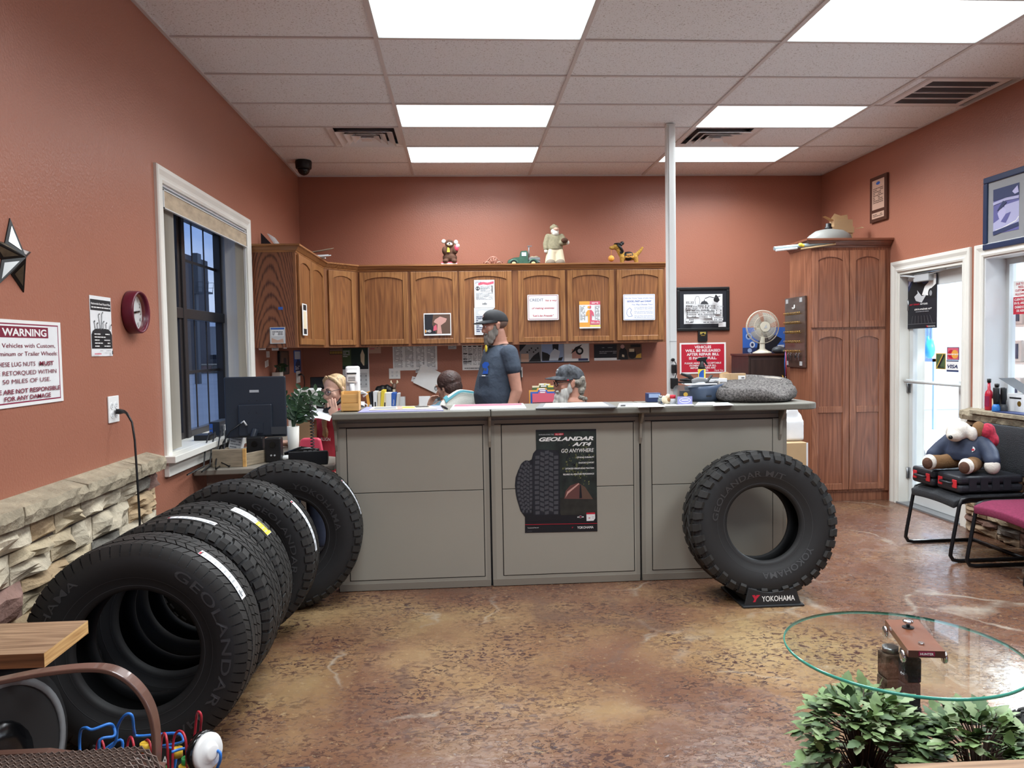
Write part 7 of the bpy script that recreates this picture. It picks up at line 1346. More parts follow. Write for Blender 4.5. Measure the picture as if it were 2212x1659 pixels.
for tx, ty in ((640, 860), (662, 868), (690, 862), (628, 868), (668, 890), (612, 858), (682, 846), (650, 842)):
    e = ony(tx, ty, 5.5+rnd.uniform(-.08, .1))-q; stem_leaves(mb, 'leaf_dark', [(0, 0, zp-.02), (e.x*.25, e.y*.4, zp+(e.z-zp)*.5), tuple(e)], rnd, 6, .066)
mb.build('foliage', t)
q = ony(694, 893, 6.2); t = thing('potted_plant', 'small plant in a black pot on a thin stand left of the blonde woman', 'plant', (q.x-.01, 6.3, D)); zb = q.z-D; zp = ony(694, 876, 6.2).z-D
mb = MB('black'); mb.lathe([(.035, zb), (.04, zb+.004), (.046, zp), (.04, zp)]); mb.build('pot', t); mb = MB('black'); mb.cyl((0, 0, 0), (0, 0, zb), .006).cyl((0, 0, 0), (0, 0, .006), .05); mb.build('stand', t); mb = MB('leaf_dark')
for k in range(7): a_ = k*.9; stem_leaves(mb, 'leaf_dark', [(0, 0, zp-.02), (.05*cos(a_), .04*sin(a_), zp+.03), (.11*cos(a_), .08*sin(a_), zp+.04+.03*rnd.random())], rnd, 4, .05)
mb.build('foliage', t)
q = ony(584, 818, 7.9); t = thing('wall_planter', 'small white wall pot with a trailing dry plant below the end panel', 'plant', (XL+.02, onx(586, 815, XL).y, onx(586, 818, XL).z)); mb = MB('pot_white'); mb.box(0, .07, -.06, .06, 0, .055); mb.build('pot', t, bevel=.004); mb = MB('leaf_dark')
for k in range(6): stem_leaves(mb, 'br'.replace('br', 'print_br'), [(.03, -.04+.015*k, .05), (.05, -.06+.025*k, .12), (.08, -.08+.03*k, .10)], rnd, 4, .04)
mb.build('foliage', t)
# papers and trays
q = at(668, 945, 5.75); t = thing('file_organiser', 'brown cardboard organiser holding papers on the desk', 'organiser', tuple(q)); hb = ony(668, 912, 5.75).z-D; mb = MB('card_dark'); mb.prism([(-.12, 0), (.02, 0), (.02, hb*1.0), (-.09, hb*1.0)], (0, 0, 0), X_, Z_, -.2, 0); mb.build('box', t)
mb = MB('paper'); vs = [(-.08+.24*u, -.02-.01*v, hb+.004+.03*sin(u*3)+.07*v*0+.055*v) for u in [k/6 for k in range(7)] for v in (0, 1)]; mb.add([(x, y+(.2 if i % 2 else 0), z) for i, (x, y, z) in enumerate(vs)], [(2*k, 2*k+2, 2*k+3, 2*k+1) for k in range(6)], True); mb.use('ink'); mb.text('II  /', .05, (.03, .05, hb+.055), X_, Vector((0, .96, .27)), .012); o = flat(mb, 'printed_papers', 'curling white papers lying on the cardboard organiser', 'paper'); o.location = (q.x+.03, q.y+.1, D+hb)
mb = MB('tray_red'); mb.prism([(-.085, 0), (.085, 0), (.07, .09), (.055, .105), (-.055, .105), (-.07, .09)], (0, 0, 0), X_, Z_, -.05, 0); o = flat(mb, 'letter_tray', 'bright pink red plastic holder on the desk in front of the organiser', 'tray', bevel=.01); q = at(671, 948, 5.52); o.location = q
q = at(650, 960, 5.36); t = thing('stapler', 'long black stapler on the desk right of the white pot', 'stapler', tuple(q), radians(12)); mb = MB('black'); mb.box(-.11, .12, -.03, .03, 0, .015); mb.build('base', t); mb = MB('black_gloss'); mb.tube([(-.11, 0, .02), (0, 0, .05), (.12, 0, .035)], [.012, .018, .012], 8); mb.build('arm', t)
mb = MB('paper'); mb.box(-.1, .1, -.06, .06, 0, .003); mb.use('print_mg'); mb.box(-.08, .05, -.03, .03, .003, .0035); o = flat(mb, 'note_pad', 'white note pad under the blonde woman\'s forearm', 'paper'); q = at(640, 972, 5.2); o.location = q
mb = MB('printer_white'); mb.ball((0, 0, .018), (.05, .035, .018)); o = flat(mb, 'computer_mouse', 'white rounded mouse on the desk right of the speaker', 'mouse'); q = at(619, 968, 5.16); o.location = q
Yq = 7.3; a, b = ony(668, 815, Yq), ony(714, 870, Yq); t = thing('monitor', 'dark switched off screen on the desk behind the blonde woman', 'monitor', ((a.x+b.x)/2+.12, Yq+.05, D)); hb = a.z-D; mb = MB('black_gloss'); mb.box(a.x-(a.x+b.x)/2-.12, .22, -.02, .02, hb-.32, hb); mb.build('screen', t, bevel=.006); mb = MB('black'); mb.box(-.03, .03, .0, .03, .01, hb-.3).box(-.1, .1, -.06, .08, 0, .012); mb.build('stand', t)
# back desk: mug, books, adding machine, folders
Yb = 8.05
mb = MB('white'); mb.lathe([(.03, 0), (.034, .004), (.036, .09), (.032, .09), (.03, .01), (.001, .008)]); mb.tube([(.034, 0, .07), (.058, 0, .06), (.056, 0, .03), (.034, 0, .022)], .005, 6); o = flat(mb, 'mug', 'pale mug left of the row of books on the back desk', 'mug'); q = ony(788, 880, 7.9); o.location = (q.x, 7.72, q.z-.02); MUGZ = q.z-.02
mb = MB('old_board'); mb.box(-.66, -.02, 7.62, 8.25, MUGZ-.02, MUGZ); mb.box(-.66, -.64, 7.62, 8.25, D, MUGZ-.02).box(-.04, -.02, 7.62, 8.25, D, MUGZ-.02); flat(mb, 'desk_riser', 'low wooden riser on the back desk carrying the books', 'shelf')
q = ony(800, 878, 7.7); mb = MB('light_grey'); mb.lathe([(.022, 0), (.024, .03), (.014, .045), (.014, .06), (.001, .061)]); o = flat(mb, 'water_bottle', 'small clear bottle between the mug and the books', 'bottle'); o.location = (q.x, 7.7, MUGZ)
bk = [(798, 804, 846, 'print_og', 'rust coloured book', -8), (804, 809, 846, 'print_db', 'black book', -7), (809, 817, 845, 'paper', 'white binder with a dark spine title', 0), (817, 823, 846, 'print_cr', 'cream book', 3), (823, 830, 842, 'label_yellow', 'bright yellow book', 5), (829, 836, 848, 'print_cr', 'cream book with a dark spine title', 4), (836, 847, 848, 'paper', 'wide white binder', 1), (847, 856, 848, 'print_bl', 'blue book with white spine lettering', 2), (856, 861, 849, 'print_lg', 'thin grey folder at the right end', 6)]
for k, (a, b, yt, m_, lb, ti) in enumerate(bk):
    A, B = ony(a, 870, 7.85), ony(b, 870, 7.85); w = (B.x-A.x)/2; h = ony(a, yt, 7.85).z-MUGZ; mb = MB(m_); mb.box(-w, w, 0, .2, 0, h)
    if k in (2, 5): mb.use('ink'); mb.rect(-w*.35, w*.35, h*.15, h*.45, (0, -.0005, 0), X_, Z_, 0, .0006)
    if k == 7: mb.use('white'); mb.text('Motor', w*1.1, (w*.35, -.0005, h*.28), Z_, -X_, .0006, 'l')
    o = flat(mb, 'book', lb+' in the row behind the counter', 'book', 'books on the back desk'); o.location = (A.x+w, 7.85, MUGZ); o.rotation_euler = (0, radians(ti), 0)
mb = MB('black'); 
for x, z, r in ((-.07, .06, .05), (-.03, .07, .05), (.02, .08, .045), (.06, .05, .05), (.0, .03, .06)): mb.ball((x, 0, z), (r*.8, .05, r*1.2))
o = melt(mb, 'black_gloves', 'black', voxel=.012, smooth=1); q = ony(832, 850, 8.12); o.location = (q.x, 8.15, ony(832, 852, 8.12).z-.03); tag(o, 'bunch of black gloves on the back desk above the books', 'gloves'); GZ = o.location.z
mb = MB('print_lg'); mb.box(-.12, .2, -.05, .09, MUGZ-GZ, -.002); sb = mb.build('support_box'); sb.location = o.location; tag(sb, 'grey box behind the books carrying gloves and moose figure', 'box')
t = thing('moose_figure', 'small tan moose figure standing above the blue book', 'figurine', (ony(852, 850, 8.12).x, 8.12, GZ)); mb = MB('print_br'); mb.ball((0, 0, .05), (.03, .03, .05)).ball((0, -.02, .115), (.025, .028, .03)).ball((0, -.045, .10), (.018, .02, .016)).ball((-.02, 0, .015), (.014, .02, .018)).ball((.02, 0, .015), (.014, .02, .018)); melt(mb, 'body', 'print_br', t, .006, 2); mb = MB('print_cr')
for s_ in (-1, 1): mb.tube([(s_*.015, 0, .135), (s_*.035, 0, .155), (s_*.03, 0, .175)], [.006, .011, .005], 6)
mb.box(-.012, .012, -.052, -.035, .055, .085); mb.build('antlers', t)
q = ony(905, 877, 6.9); t = thing('adding_machine', 'grey adding machine with a paper strip left of the brown haired woman', 'machine', (q.x+.02, 7.75, D)); hb = ony(905, 862, 7.7).z-D; mb = MB('grey'); mb.prism([(-.12, 0), (.12, 0), (.12, hb), (-.06, hb*.8), (-.12, hb*.5)], (0, -.08, 0), X_, Z_, -.16, 0); mb.build('body', t, bevel=.006); mb = MB('paper'); mb.box(-.06, .05, -.081, -.08, hb*.55, hb+.03); mb.build('paper_strip', t); mb = MB('dark_grey'); mb.box(.02, .2, -.06, .06, hb*.6, hb+.02); mb.build('display', t)
FO = [('print_pk', 1150, 1198, 846, 0), ('print_bl', 1146, 1203, 842, .02), ('print_og', 1143, 1203, 838, .04), ('print_gn', 1150, 1203, 832, .06), ('print_ye', 1165, 1203, 829, .08), ('print_cr', 1150, 1200, 828, .10)]
fl_ = ['pink file folder at the front of the rack', 'blue file folder second in the rack', 'orange file folder third in the rack', 'green file folder near the back of the rack', 'yellow tabbed file folder near the back of the rack', 'cream file folder at the back of the rack']
t = thing('file_rack', 'black wire rack of coloured folders behind the seated man', 'rack', (ony(1176, 860, 7.7).x, 7.75, D)); mb = MB('black')
for y in (-.02, .06, .14): mb.tube([(-.15, y, 0), (-.15, y, .10), (-.11, y, .16), (.11, y, .16), (.15, y, .10), (.15, y, 0)], .004, 6)
mb.box(-.15, .15, -.03, .15, 0, .008); mb.build('wires', t)
for (m_, a, b, yt, dy), lb in zip(FO, fl_):
    Y = 7.745+dy; A, B = ony(a, 860, Y), ony(b, 860, Y); h = ony(1175, yt, Y).z-D-.01; w = (B.x-A.x)/2; mb = MB('print_gr' if m_ == 'print_gn' else m_); mb.prism([(-w, 0), (w, 0), (w, h*.93), (w*.3, h*.93), (w*.25, h), (-w*.4, h), (-w*.45, h*.93), (-w, h*.93)], (0, .004, 0), X_, Z_, 0, .008); mb.use('paper'); mb.rect(-w*.3, w*.15, h*.95, h*.99, (0, -.0045, 0), X_, Z_)
    o = flat(mb, 'file_folder', lb, 'folder', 'folders in the wire rack'); o.location = (A.x+w, Y, D+.01)
# ------------------------------------------------------------------ things on top of the wall cabinets
mat('plush_brown', (84, 56, 42), .95, noise=(40, .25), bump=(120, .6, .004)); mat('plush_white', (216, 210, 200), .95, noise=(40, .08), bump=(120, .6, .004)); mat('plush_gold', (168, 128, 56), .95, noise=(90, .45), bump=(140, .9, .006)); mat('truck_green', (58, 92, 76), .4, noise=(20, .2)); mat('wheel_cream', (224, 220, 150), .5); mat('wire_pink', (170, 120, 104), .4, metal=.5); mat('coat_olive', (146, 138, 112), .9, noise=(50, .15)); mat('boot_grey', (132, 120, 106), .9)
YT = 8.03
def top(x, name, label, cat, rz=0): q = ony(x, 566, YT); return thing(name, label, cat, (q.x, YT, CTOP-.038), rz)
sc = 8.03/1681   # metres a pixel at that depth
t = top(972, 'plush_toy', 'brown plush animal with white ears standing on a pink box on the cabinets', 'plush toy')
mb = MB('print_pk'); mb.box(-.09, .075, -.05, .05, .036, .062); mb.use('paper'); mb.box(-.088, .073, -.0505, -.0495, .04, .05); mb.build('pink_box', t)
mb = MB('plush_brown'); z = .06; mb.ball((0, 0, z+.05), (.075, .06, .05)).ball((0, .0, z+.11), (.062, .05, .06)).ball((.0, -.01, z+.19), (.048, .045, .045)); mb.ball((-.05, -.03, z+.12), (.03, .03, .045)).ball((.055, -.03, z+.12), (.03, .03, .04)).ball((-.045, -.04, z+.01), (.03, .04, .022)).ball((.045, -.04, z+.01), (.03, .04, .022)); melt(mb, 'body', 'plush_brown', t, .008, 2)
mb = MB('plush_white'); mb.ball((-.06, -.01, z+.215), (.022, .012, .022)).ball((.065, -.01, z+.205), (.022, .012, .024)).ball((0, -.05, z+.18), (.03, .022, .02)); mb.use('black'); mb.ball((0, -.072, z+.187), .007).ball((-.018, -.05, z+.205), .005).ball((.018, -.05, z+.205), .005); mb.build('face', t)
mb = MB('label_yellow'); mb.prism([(-.02, 0), (.01, 0), (.006, .04), (-.012, .05)], (-.008, -.06, z+.10), X_, Z_, 0, .008); mb.build('bow', t); mb = MB('tray_red'); mb.ball((.07, -.05, z+.14), (.022, .015, .03)); mb.use('plush_white'); mb.ball((.083, -.05, z+.165), (.02, .014, .02)); mb.build('gift', t)
t = top(1065, 'wire_car', 'little bronze wire model car between plush animal and green truck', 'model car'); w = .19
mb = MB('wire_pink')
for y in (-.035, .035):
    mb.tube([(-w*.5, y, .03), (-w*.5, y, .06), (-w*.32, y, .068), (-w*.14, y, .108), (.0, y, .115), (w*.16, y, .105), (w*.3, y, .075), (w*.5, y, .06), (w*.5, y, .03)], .004, 6, closed=True)
    for x in (-w*.12, w*.02, w*.16): mb.cyl((x, y, .03), (x, y, .108), .0025, n=6)
for x, z in ((-w*.5, .06), (-w*.14, .108), (w*.16, .105), (w*.5, .06)): mb.cyl((x, -.035, z), (x, .035, z), .003, n=6)
mb.tube([(-w*.05, 0, .04), (-.02, 0, .09), (.02, 0, .085), (.0, 0, .05)], .006, 6); mb.build('wire_body', t)
for x in (-w*.32, w*.32):
    for y in (-.045, .045): mb = MB('wire_pink'); mb.tube([(x+.026*cos(k*pi/10), y, .032+.026*sin(k*pi/10)) for k in range(20)], .006, 6, closed=True); [mb.cyl((x, y, .032), (x+.026*cos(k*pi/3), y, .032+.026*sin(k*pi/3)), .0025, n=5) for k in range(6)]; mb.build('wheel', t)
t = top(1131, 'toy_truck', 'old green toy pickup truck with cream wheels on the cabinets', 'model truck')
mb = MB('truck_green'); mb.loft([[Vector((x, y*s_, z)) for x, z in ((-.165, .045), (-.16, .075), (-.10, .10), (-.045, .105), (-.03, .165), (.03, .17), (.042, .155), (.045, .04))] for y, s_ in ((-.05, .9), (-.042, 1.1), (.042, 1.1), (.05, .9))], smooth=False); mb.build('cab', t, bevel=.008)
mb = MB('truck_green')
for x in (-.105, .095):
    for s_ in (-1, 1): mb.tube([(x+.042*cos(k*pi/8), s_*.055, .035+.042*sin(k*pi/8)) for k in range(9)], .011, 6)
mb.box(-.07, .06, -.065, .065, .028, .036); mb.build('fenders', t)
mb = MB('grey'); mb.box(.05, .165, -.05, .05, .05, .10); mb.box(.048, .168, -.054, .054, .075, .082); mb.use('old_board'); mb.ball((.09, 0, .10), (.03, .04, .018)).ball((.13, .01, .10), (.03, .035, .022)); mb.build('bed', t); mb = MB('sk'.replace('sk', 'print_sk')); mb.rect(-.022, .025, .115, .152, (0, -.0475, 0), X_, Z_); mb.build('window', t)
mb = MB('grey'); mb.cyl((.055, -.02, .1), (.055, -.02, .215), .007).box(.04, .085, -.03, -.01, .213, .222); mb.use('black'); mb.box(-.185, -.16, -.055, .055, .032, .042).box(.165, .18, -.05, .05, .034, .042); mb.build('exhaust', t)
for x in (-.105, .095):
    for s_ in (-1, 1): mb = MB('black'); mb.cyl((x, s_*.045, .034), (x, s_*.066, .034), .036); mb.use('wheel_cream'); mb.cyl((x, s_*.066, .034), (x, s_*.069, .034), .022); mb.build('wheel', t)
t = top(1199, 'doll', 'tall stuffed old man doll in an olive coat holding a brown ball', 'doll')
mb = MB('coat_olive'); limb(mb, [(-.035, 0, .17), (-.05, 0, .05)], [.05, .055]); limb(mb, [(.035, 0, .17), (.05, 0, .05)], [.05, .055]); mb.ball((0, 0, .17), (.075, .05, .05)); melt(mb, 'trousers', 'plush_white', t, .009, 2); t.children[-1].data.materials[0] = MATS['print_cr']
for s_ in (-1, 1): mb = MB('boot_grey'); mb.ball((s_*.05, -.02, .045), (.05, .06, .04), 14, 10); mb.build('boot', t)
mb = MB('coat_olive'); torso_rings(mb, [(.18, .085, .06, 0), (.24, .08, .058, 0), (.31, .075, .05, 0), (.34, .05, .04, 0)], 16); limb(mb, [(-.07, 0, .315), (-.095, -.01, .24), (-.095, -.02, .19)], [.032, .03, .026]); limb(mb, [(.07, 0, .315), (.10, -.03, .25), (.07, -.06, .245)], [.032, .03, .026]); melt(mb, 'coat', 'coat_olive', t, .008, 2)
mb = MB('plush_white'); mb.ball((0, -.015, .365), (.042, .04, .036)).ball((.005, -.03, .345), (.035, .03, .03)); mb.use('skin'); mb.ball((.01, -.042, .385), (.03, .02, .02)).ball((.012, -.062, .38), .008); mb.build('head', t); mb = MB('coat_olive'); mb.ball((-.005, 0, .405), (.045, .045, .032)).ball((-.008, 0, .432), (.018, .018, .012)); mb.build('hat', t)
mb = MB('plush_brown'); mb.ball((.09, -.085, .265), (.036, .03, .026)); mb.use('plush_white'); mb.ball((.125, -.07, .245), (.018, .018, .022)).ball((-.095, -.025, .165), (.02, .018, .022)); mb.build('ball', t)
t = top(1354, 'dog_ornament', 'golden dog ornament in a black vest and hat holding an orange pumpkin', 'ornament')
mb = MB('plush_gold'); mb.ball((.02, 0, .105), (.095, .042, .045)); limb(mb, [(-.05, 0, .12), (-.085, 0, .185)], [.035, .032]); mb.ball((-.105, 0, .205), (.045, .035, .032)).ball((-.15, 0, .195), (.035, .022, .02)).ball((-.165, 0, .20), .016)
for x, y in ((-.055, -.025), (-.045, .025), (.085, -.025), (.10, .025)): limb(mb, [(x, y, .09), (x+.008*(1 if x > 0 else 0), y, .05), (x+(.015 if x > 0 else -.004), y, .008)], [.026, .02, .018]); mb.ball((x-.012, y, .045-.03), (.022, .018, .012))
limb(mb, [(.105, 0, .125), (.14, 0, .16), (.165, 0, .195)], [.022, .018, .013]); melt(mb, 'body', 'plush_gold', t, .008, 1)
mb = MB('black'); mb.ball((.015, 0, .108), (.07, .049, .048)); mb.ball((-.06, 0, .15), (.03, .04, .04)); mb.use('og'.replace('og', 'print_og')); mb.text('HAPPY', .026, (.018, -.052, .112), X_, Z_, .001, width=.06, bold=.03); mb.text('HALLOWEEN', .026, (.018, -.053, .088), X_, Z_, .001, width=.09, bold=.03); mb.build('vest', t)
mb = MB('black'); mb.tube([(-.10, -.03, .23), (-.07, -.035, .19), (-.05, -.03, .15)], .014, 8); mb.ball((-.09, 0, .236), (.045, .04, .012)).ball((-.05, -.01, .24), (.022, .022, .02)).ball((-.065, -.02, .225), (.02, .015, .015)); mb.build('hat', t); mb = MB('print_og'); mb.ball((-.165, -.01, .085), (.032, .03, .032)); mb.cyl((-.165, -.01, .115), (-.16, 0, .19), .002, n=5); mb.build('pumpkin', t)
# papers on top of the left cabinet
q = ony(573, 500, 6.75); mb = MB('print_db'); mb.prism([(0, 0), (.10, 0), (.10, .06), (0, .17)], (XL+.02, 6.62, CTOP-.04), X_, Z_, -.004, 0); flat(mb, 'pointed_display', 'dark pointed panel leaning on the wall above the oak end panel', 'panel')
mb = MB('paper')
for k in range(4): mb.prism([(.0+.012*k, .17-.008*k), (.02+.012*k, .165-.008*k), (.13+.01*k, 0), (.11+.01*k, 0)], (XL+.06, 6.66+.01*k, CTOP-.04), X_, Z_, -.003, 0)
flat(mb, 'leaning_papers', 'fan of white papers leaning beside the dark panel on the left cabinet', 'paper')
rr = random.Random(15)
for k, (x, y, z, ang, m_, w, lb) in enumerate(((655, 540, 0, 12, 'paper', .22, 'lowest white folder of the pile on the corner cabinet'), (668, 536, .02, -8, 'paper', .24, 'middle white folder of the pile on the corner cabinet'), (690, 540, .01, 24, 'print_lg', .15, 'pale folder hanging over the edge of the corner cabinet'), (685, 526, .06, 20, 'old_board', .26, 'thin wooden board tilted on top of the folder pile'))):
    q = ony(x, y, 7.35); mb = MB(m_); mb.box(-w/2, w/2, -.12, .12, 0, .010 if k < 3 else .006)
    if k < 3: mb.box(-w/2+.01, w/2-.02, -.11, .13, .010, .016)
    o = flat(mb, 'file_folder' if k < 3 else 'thin_board', lb, 'folder' if k < 3 else 'board'); o.location = (q.x, 7.35, CTOP-.03+z+(.03 if k > 1 else 0)); o.rotation_euler = (radians(3), radians(-12 if k == 3 else -6), radians(ang))
# ------------------------------------------------------------------ dark cabinet, fan, key board
mat('dark_wood', (52, 38, 34), .4, noise=(6, .3, (6, 6, .8))); mat('fan_cream', (206, 200, 182), .4); mat('fan_blade', (172, 172, 164), .3, alpha=.75); mat('brass', (190, 150, 70), .3, metal=.8); mat('key_wood', (72, 54, 46), .3, noise=(5, .35, (1, 1, 5)), coat=.3)
YC = 7.70; a, b = ony(1617, 800, YC), ony(1700, 800, YC); zt = ony(1660, 764, YC).z; t = thing('dark_cabinet', 'dark wooden cabinet with brass fittings under the desk fan', 'cabinet', ((a.x+b.x)/2, YC, 0)); w = (b.x-a.x)/2
mb = MB('dark_wood'); mb.box(-w, w, 0, .5, 0, zt-.02); mb.build('body', t, bevel=.004); mb = MB('plaque_wood'); mb.box(-w-.01, w+.005, -.012, .5, zt-.02, zt); mb.build('top', t); mb = MB('dark_wood'); mb.box(-w+.02, w-.02, -.012, 0, .04, zt-.05); d_ = mb.build('door', t, bevel=.004)
zq = ony(1690, 818, YC).z; mb = MB('brass'); mb.tube([(w-.055, -.014, zq-.035), (w-.055, -.034, zq-.02), (w-.055, -.034, zq+.02), (w-.055, -.014, zq+.035)], .006, 6); mb.build('handle', d_); zq = ony(1641, 822, YC).z; mb = MB('brass'); mb.disc(-w+.10, zq, .02, .02, (0, -.0135, 0), X_, Z_); mb.use('black'); mb.rect(-w+.065, -w+.135, zq-.035, zq+.03, (0, -.0125, 0), X_, Z_, 0, .0005); mb.build('emblem', d_)
FZ = zt; c = ony(1649, 706, 7.85); R_ = 36.5*7.85/1681; t = thing('desk_fan', 'cream desk fan with a round wire cage on the dark cabinet', 'fan', (c.x, 7.88, FZ)); hc = c.z-FZ
mb = MB('fan_cream'); mb.lathe([(.10, 0), (.10, .012), (.06, .03), (.028, .05), (.024, hc-R_*.6)], n=28, sy=.8); mb.build('base', t); mb = MB('fan_cream'); mb.cyl((0, .0, hc), (0, .11, hc), .055, .045); mb.tube([(0, .05, hc-.02), (0, .04, hc-.1), (0, 0, hc-R_*.7)], .024, 10); mb.build('motor', t)
mb = MB('fan_cream'); n = 72
for k in range(n): a_ = 2*pi*k/n; mb.tube([(R_*.32*cos(a_), -.075, hc+R_*.32*sin(a_)), (R_*.75*cos(a_+.12), -.066, hc+R_*.75*sin(a_+.12)), (R_*.97*cos(a_+.2), -.03, hc+R_*.97*sin(a_+.2)), (R_*cos(a_+.2), 0, hc+R_*sin(a_+.2))], .0012, 4)
for r_, y in ((R_, 0), (R_*.66, -.069), (R_*.99, -.02)): mb.tube([(r_*cos(k*pi/24), y, hc+r_*sin(k*pi/24)) for k in range(48)], .0032 if r_ > R_*.9 else .0018, 6, closed=True)
mb.build('cage', t); mb = MB('fan_cream'); mb.cyl((0, -.082, hc), (0, -.072, hc), R_*.30, n=28); mb.use('light_grey'); mb.prism([(-.018, -.02), (.02, -.012), (.01, .026)], (0, -.0825, hc), X_, Z_, 0, .001); mb.build('hub_cap', t)
mb = MB('fan_blade')
for k in range(4):
    a0 = k*pi/2+.4; vs = []
    for i in range(7):
        for r_ in (.2, .5, .86): ang = a0+(i/6)*1.1*(.8+.3*r_); vs.append((R_*r_*cos(ang), -.03+.03*i/6*r_, hc+R_*r_*sin(ang)))
    mb.add(vs, [(i*3+j, i*3+j+1, i*3+j+4, i*3+j+3) for i in range(6) for j in range(2)], True)
mb.build('blades', t); mb = MB('print_cr'); q0 = (-.06, .03, .01); mb.tube([q0, (-.14, .0, -.03), (-.17, -.06, -.22), (-.18, -.06, -.45)], .004, 6); mb.tube([(-.10, .06, .0), (-.15, .02, -.05), (-.155, -.03, -.25), (-.17, -.04, -.45)], .006, 6); mb.build('lead', t)
mb = MB('black'); mb.ball((0, 0, .035), (.07, .05, .04)).ball((.05, -.02, .02), (.05, .04, .02)); o = melt(mb, 'crumpled_hat', 'dark_grey', voxel=.008, smooth=2); q = ony(1682, 752, 7.8); o.location = (q.x-.01, 7.78, FZ); tag(o, 'crumpled dark cap lying on the dark cabinet beside the fan', 'cap')
board('blue_poster', 'blue poster with white swirls on the wall behind the desk fan', 'poster', ('Y', YB-.004), (1604, 708, 1698, 768), 'bl', [('nv', 'r', 0, .0, 1, .3), ('lb', 'd', .14, .7, .07, .12), ('nv', 'd', .14, .7, .04, .07), ('sk', 'd', .22, .4, .06, .11), ('nv', 'd', .22, .4, .03, .06), ('lb', 'd', .16, .2, .05, .08), ('sk', 'r', .8, .3, .95, .38), ('db', 'p', [(.3, .1), (.7, .2), (.9, .6), (.5, .9), (.35, .5)])], .003)
KX_ = TX0-.003; O, U, w, h = plane(('R', KX_), 1699, 645, 1743, 795); t = thing('key_board', 'brown key board with rows of hooks on the side of the tall cabinet', 'key rack', (KX_, O.y-w/2, O.z)); o = Vector((0, w/2, 0))
mb = MB('key_wood'); mb.rect(0, w, 0, h, o, U, Z_, 0, .018); mb.build('panel', t, bevel=.005); mb = MB('clear_acrylic')
for u, v in ((.12, .92), (.8, .92), (.12, .03), (.8, .03)): mb.use('light_grey'); mb.rect(w*u-.02, w*u+.03, h*v, h*v+.04, o, U, Z_, .018, .022)
mb.build('corner_clips', t); mb = MB('brass')
for j, v in enumerate((.76, .63, .495, .36, .225)):
    for i in range(10): u = w*(.06+.085*i); c_ = o+U*u+Z_*(h*v)+Vector((-.018, 0, 0)); mb.tube([c_, c_+Vector((-.02, 0, -.006)), c_+Vector((-.026, -.004, .006)), c_+Vector((-.016, -.006, .016))], .0028, 5)
mb.build('hook', t); mb = MB('white'); c_ = o+U*w*.5+Z_*h*.86; mb.tube([c_+Vector((-.018, 0, .02)), c_+Vector((-.02, 0, -.01)), c_+Vector((-.035, 0, -.02)), c_+Vector((-.04, 0, -.005))], .007, 6); mb.build('white_hook', t)
for k, u in enumerate((.22, .36, .62, .76)):
    c_ = Vector(t.location)+o+U*(w*u)+Z_*(h*.20); mb = MB('steel'); mb.tube([(c_.x-.03+.0*k, c_.y+.012*cos(i*pi/5), c_.z-.005+.012*sin(i*pi/5)) for i in range(10)], .0015, 5, closed=True); mb.box(c_.x-.034, c_.x-.031, c_.y-.007, c_.y+.007, c_.z-.065, c_.z-.017); mb.use('black' if k == 2 else 'steel'); mb.box(c_.x-.040, c_.x-.030, c_.y-.012+.01*k/3, c_.y+.012, c_.z-.04, c_.z-.018); flat(mb, 'key_bunch', ('first bunch of keys from the left on the bottom hooks of the key board', 'second bunch of keys from the left on the bottom hooks of the key board', 'bunch of keys with a black fob on the bottom hooks of the key board', 'rightmost bunch of keys on the bottom hooks of the key board')[k], 'keys')
mb = MB('tray_red'); q0, q1 = onx(1697, 757, KX_-.03), onx(1697, 813, KX_-.03)
for s_, m_ in ((-.006, 'tray_red'), (.006, 'print_bl')): mb.use(m_); mb.tube([(KX_-.03, q0.y+s_*.3, q0.z), (KX_-.032, q0.y+s_*3, (q0.z+q1.z)/2), (KX_-.03, q0.y+s_, q1.z)], .004, 6)
mb.use('steel'); mb.tube([(KX_-.03, q0.y, q1.z), (KX_-.03, q0.y+.01, q1.z-.035)], .005, 6); flat(mb, 'lanyard', 'red and blue lanyard hanging at the left edge of the key board', 'lanyard')
# ------------------------------------------------------------------ on top of the tall cabinet
mat('tank_grey', (128, 128, 124), .45); mat('tube_grey', (150, 166, 170), .4); Zt = TTOP+.004
Yt = TY+.12; q = ony(1795, 528, Yt); t = thing('grey_tank', 'grey rounded tank with a black cap on the tall cabinet', 'tank', (q.x, Yt+.05, TZ+.021)); mb = MB('tank_grey'); wq = 50*7.07/1681; mb.loft([[Vector((wq*f*cos(2*pi*j/32)+dx, .17*f*sin(2*pi*j/32), z)) for j in range(32)] for f, z, dx in ((.9, .0, 0), (1.0, .045, 0), (1.02, .07, 0), (.9, .11, .01), (.62, .15, .01), (.25, .165, .0))]); mb.build('shell', t); mb = MB('black'); mb.lathe([(.034, 0), (.034, .03), (.026, .035), (.026, .062), (.02, .066)], (0, -.0, .155)); mb.build('cap', t)
Yc = TY+.34; x0, x1, zt = unit((1796, 474, 1842, 528), Yc, 0); t = thing('cardboard_box', 'open torn cardboard box standing on the tall cabinet behind the grey tank', 'box', ((x0+x1)/2, Yc, TZ+.021)); w = (x1-x0)/2; h = zt-TZ-.021
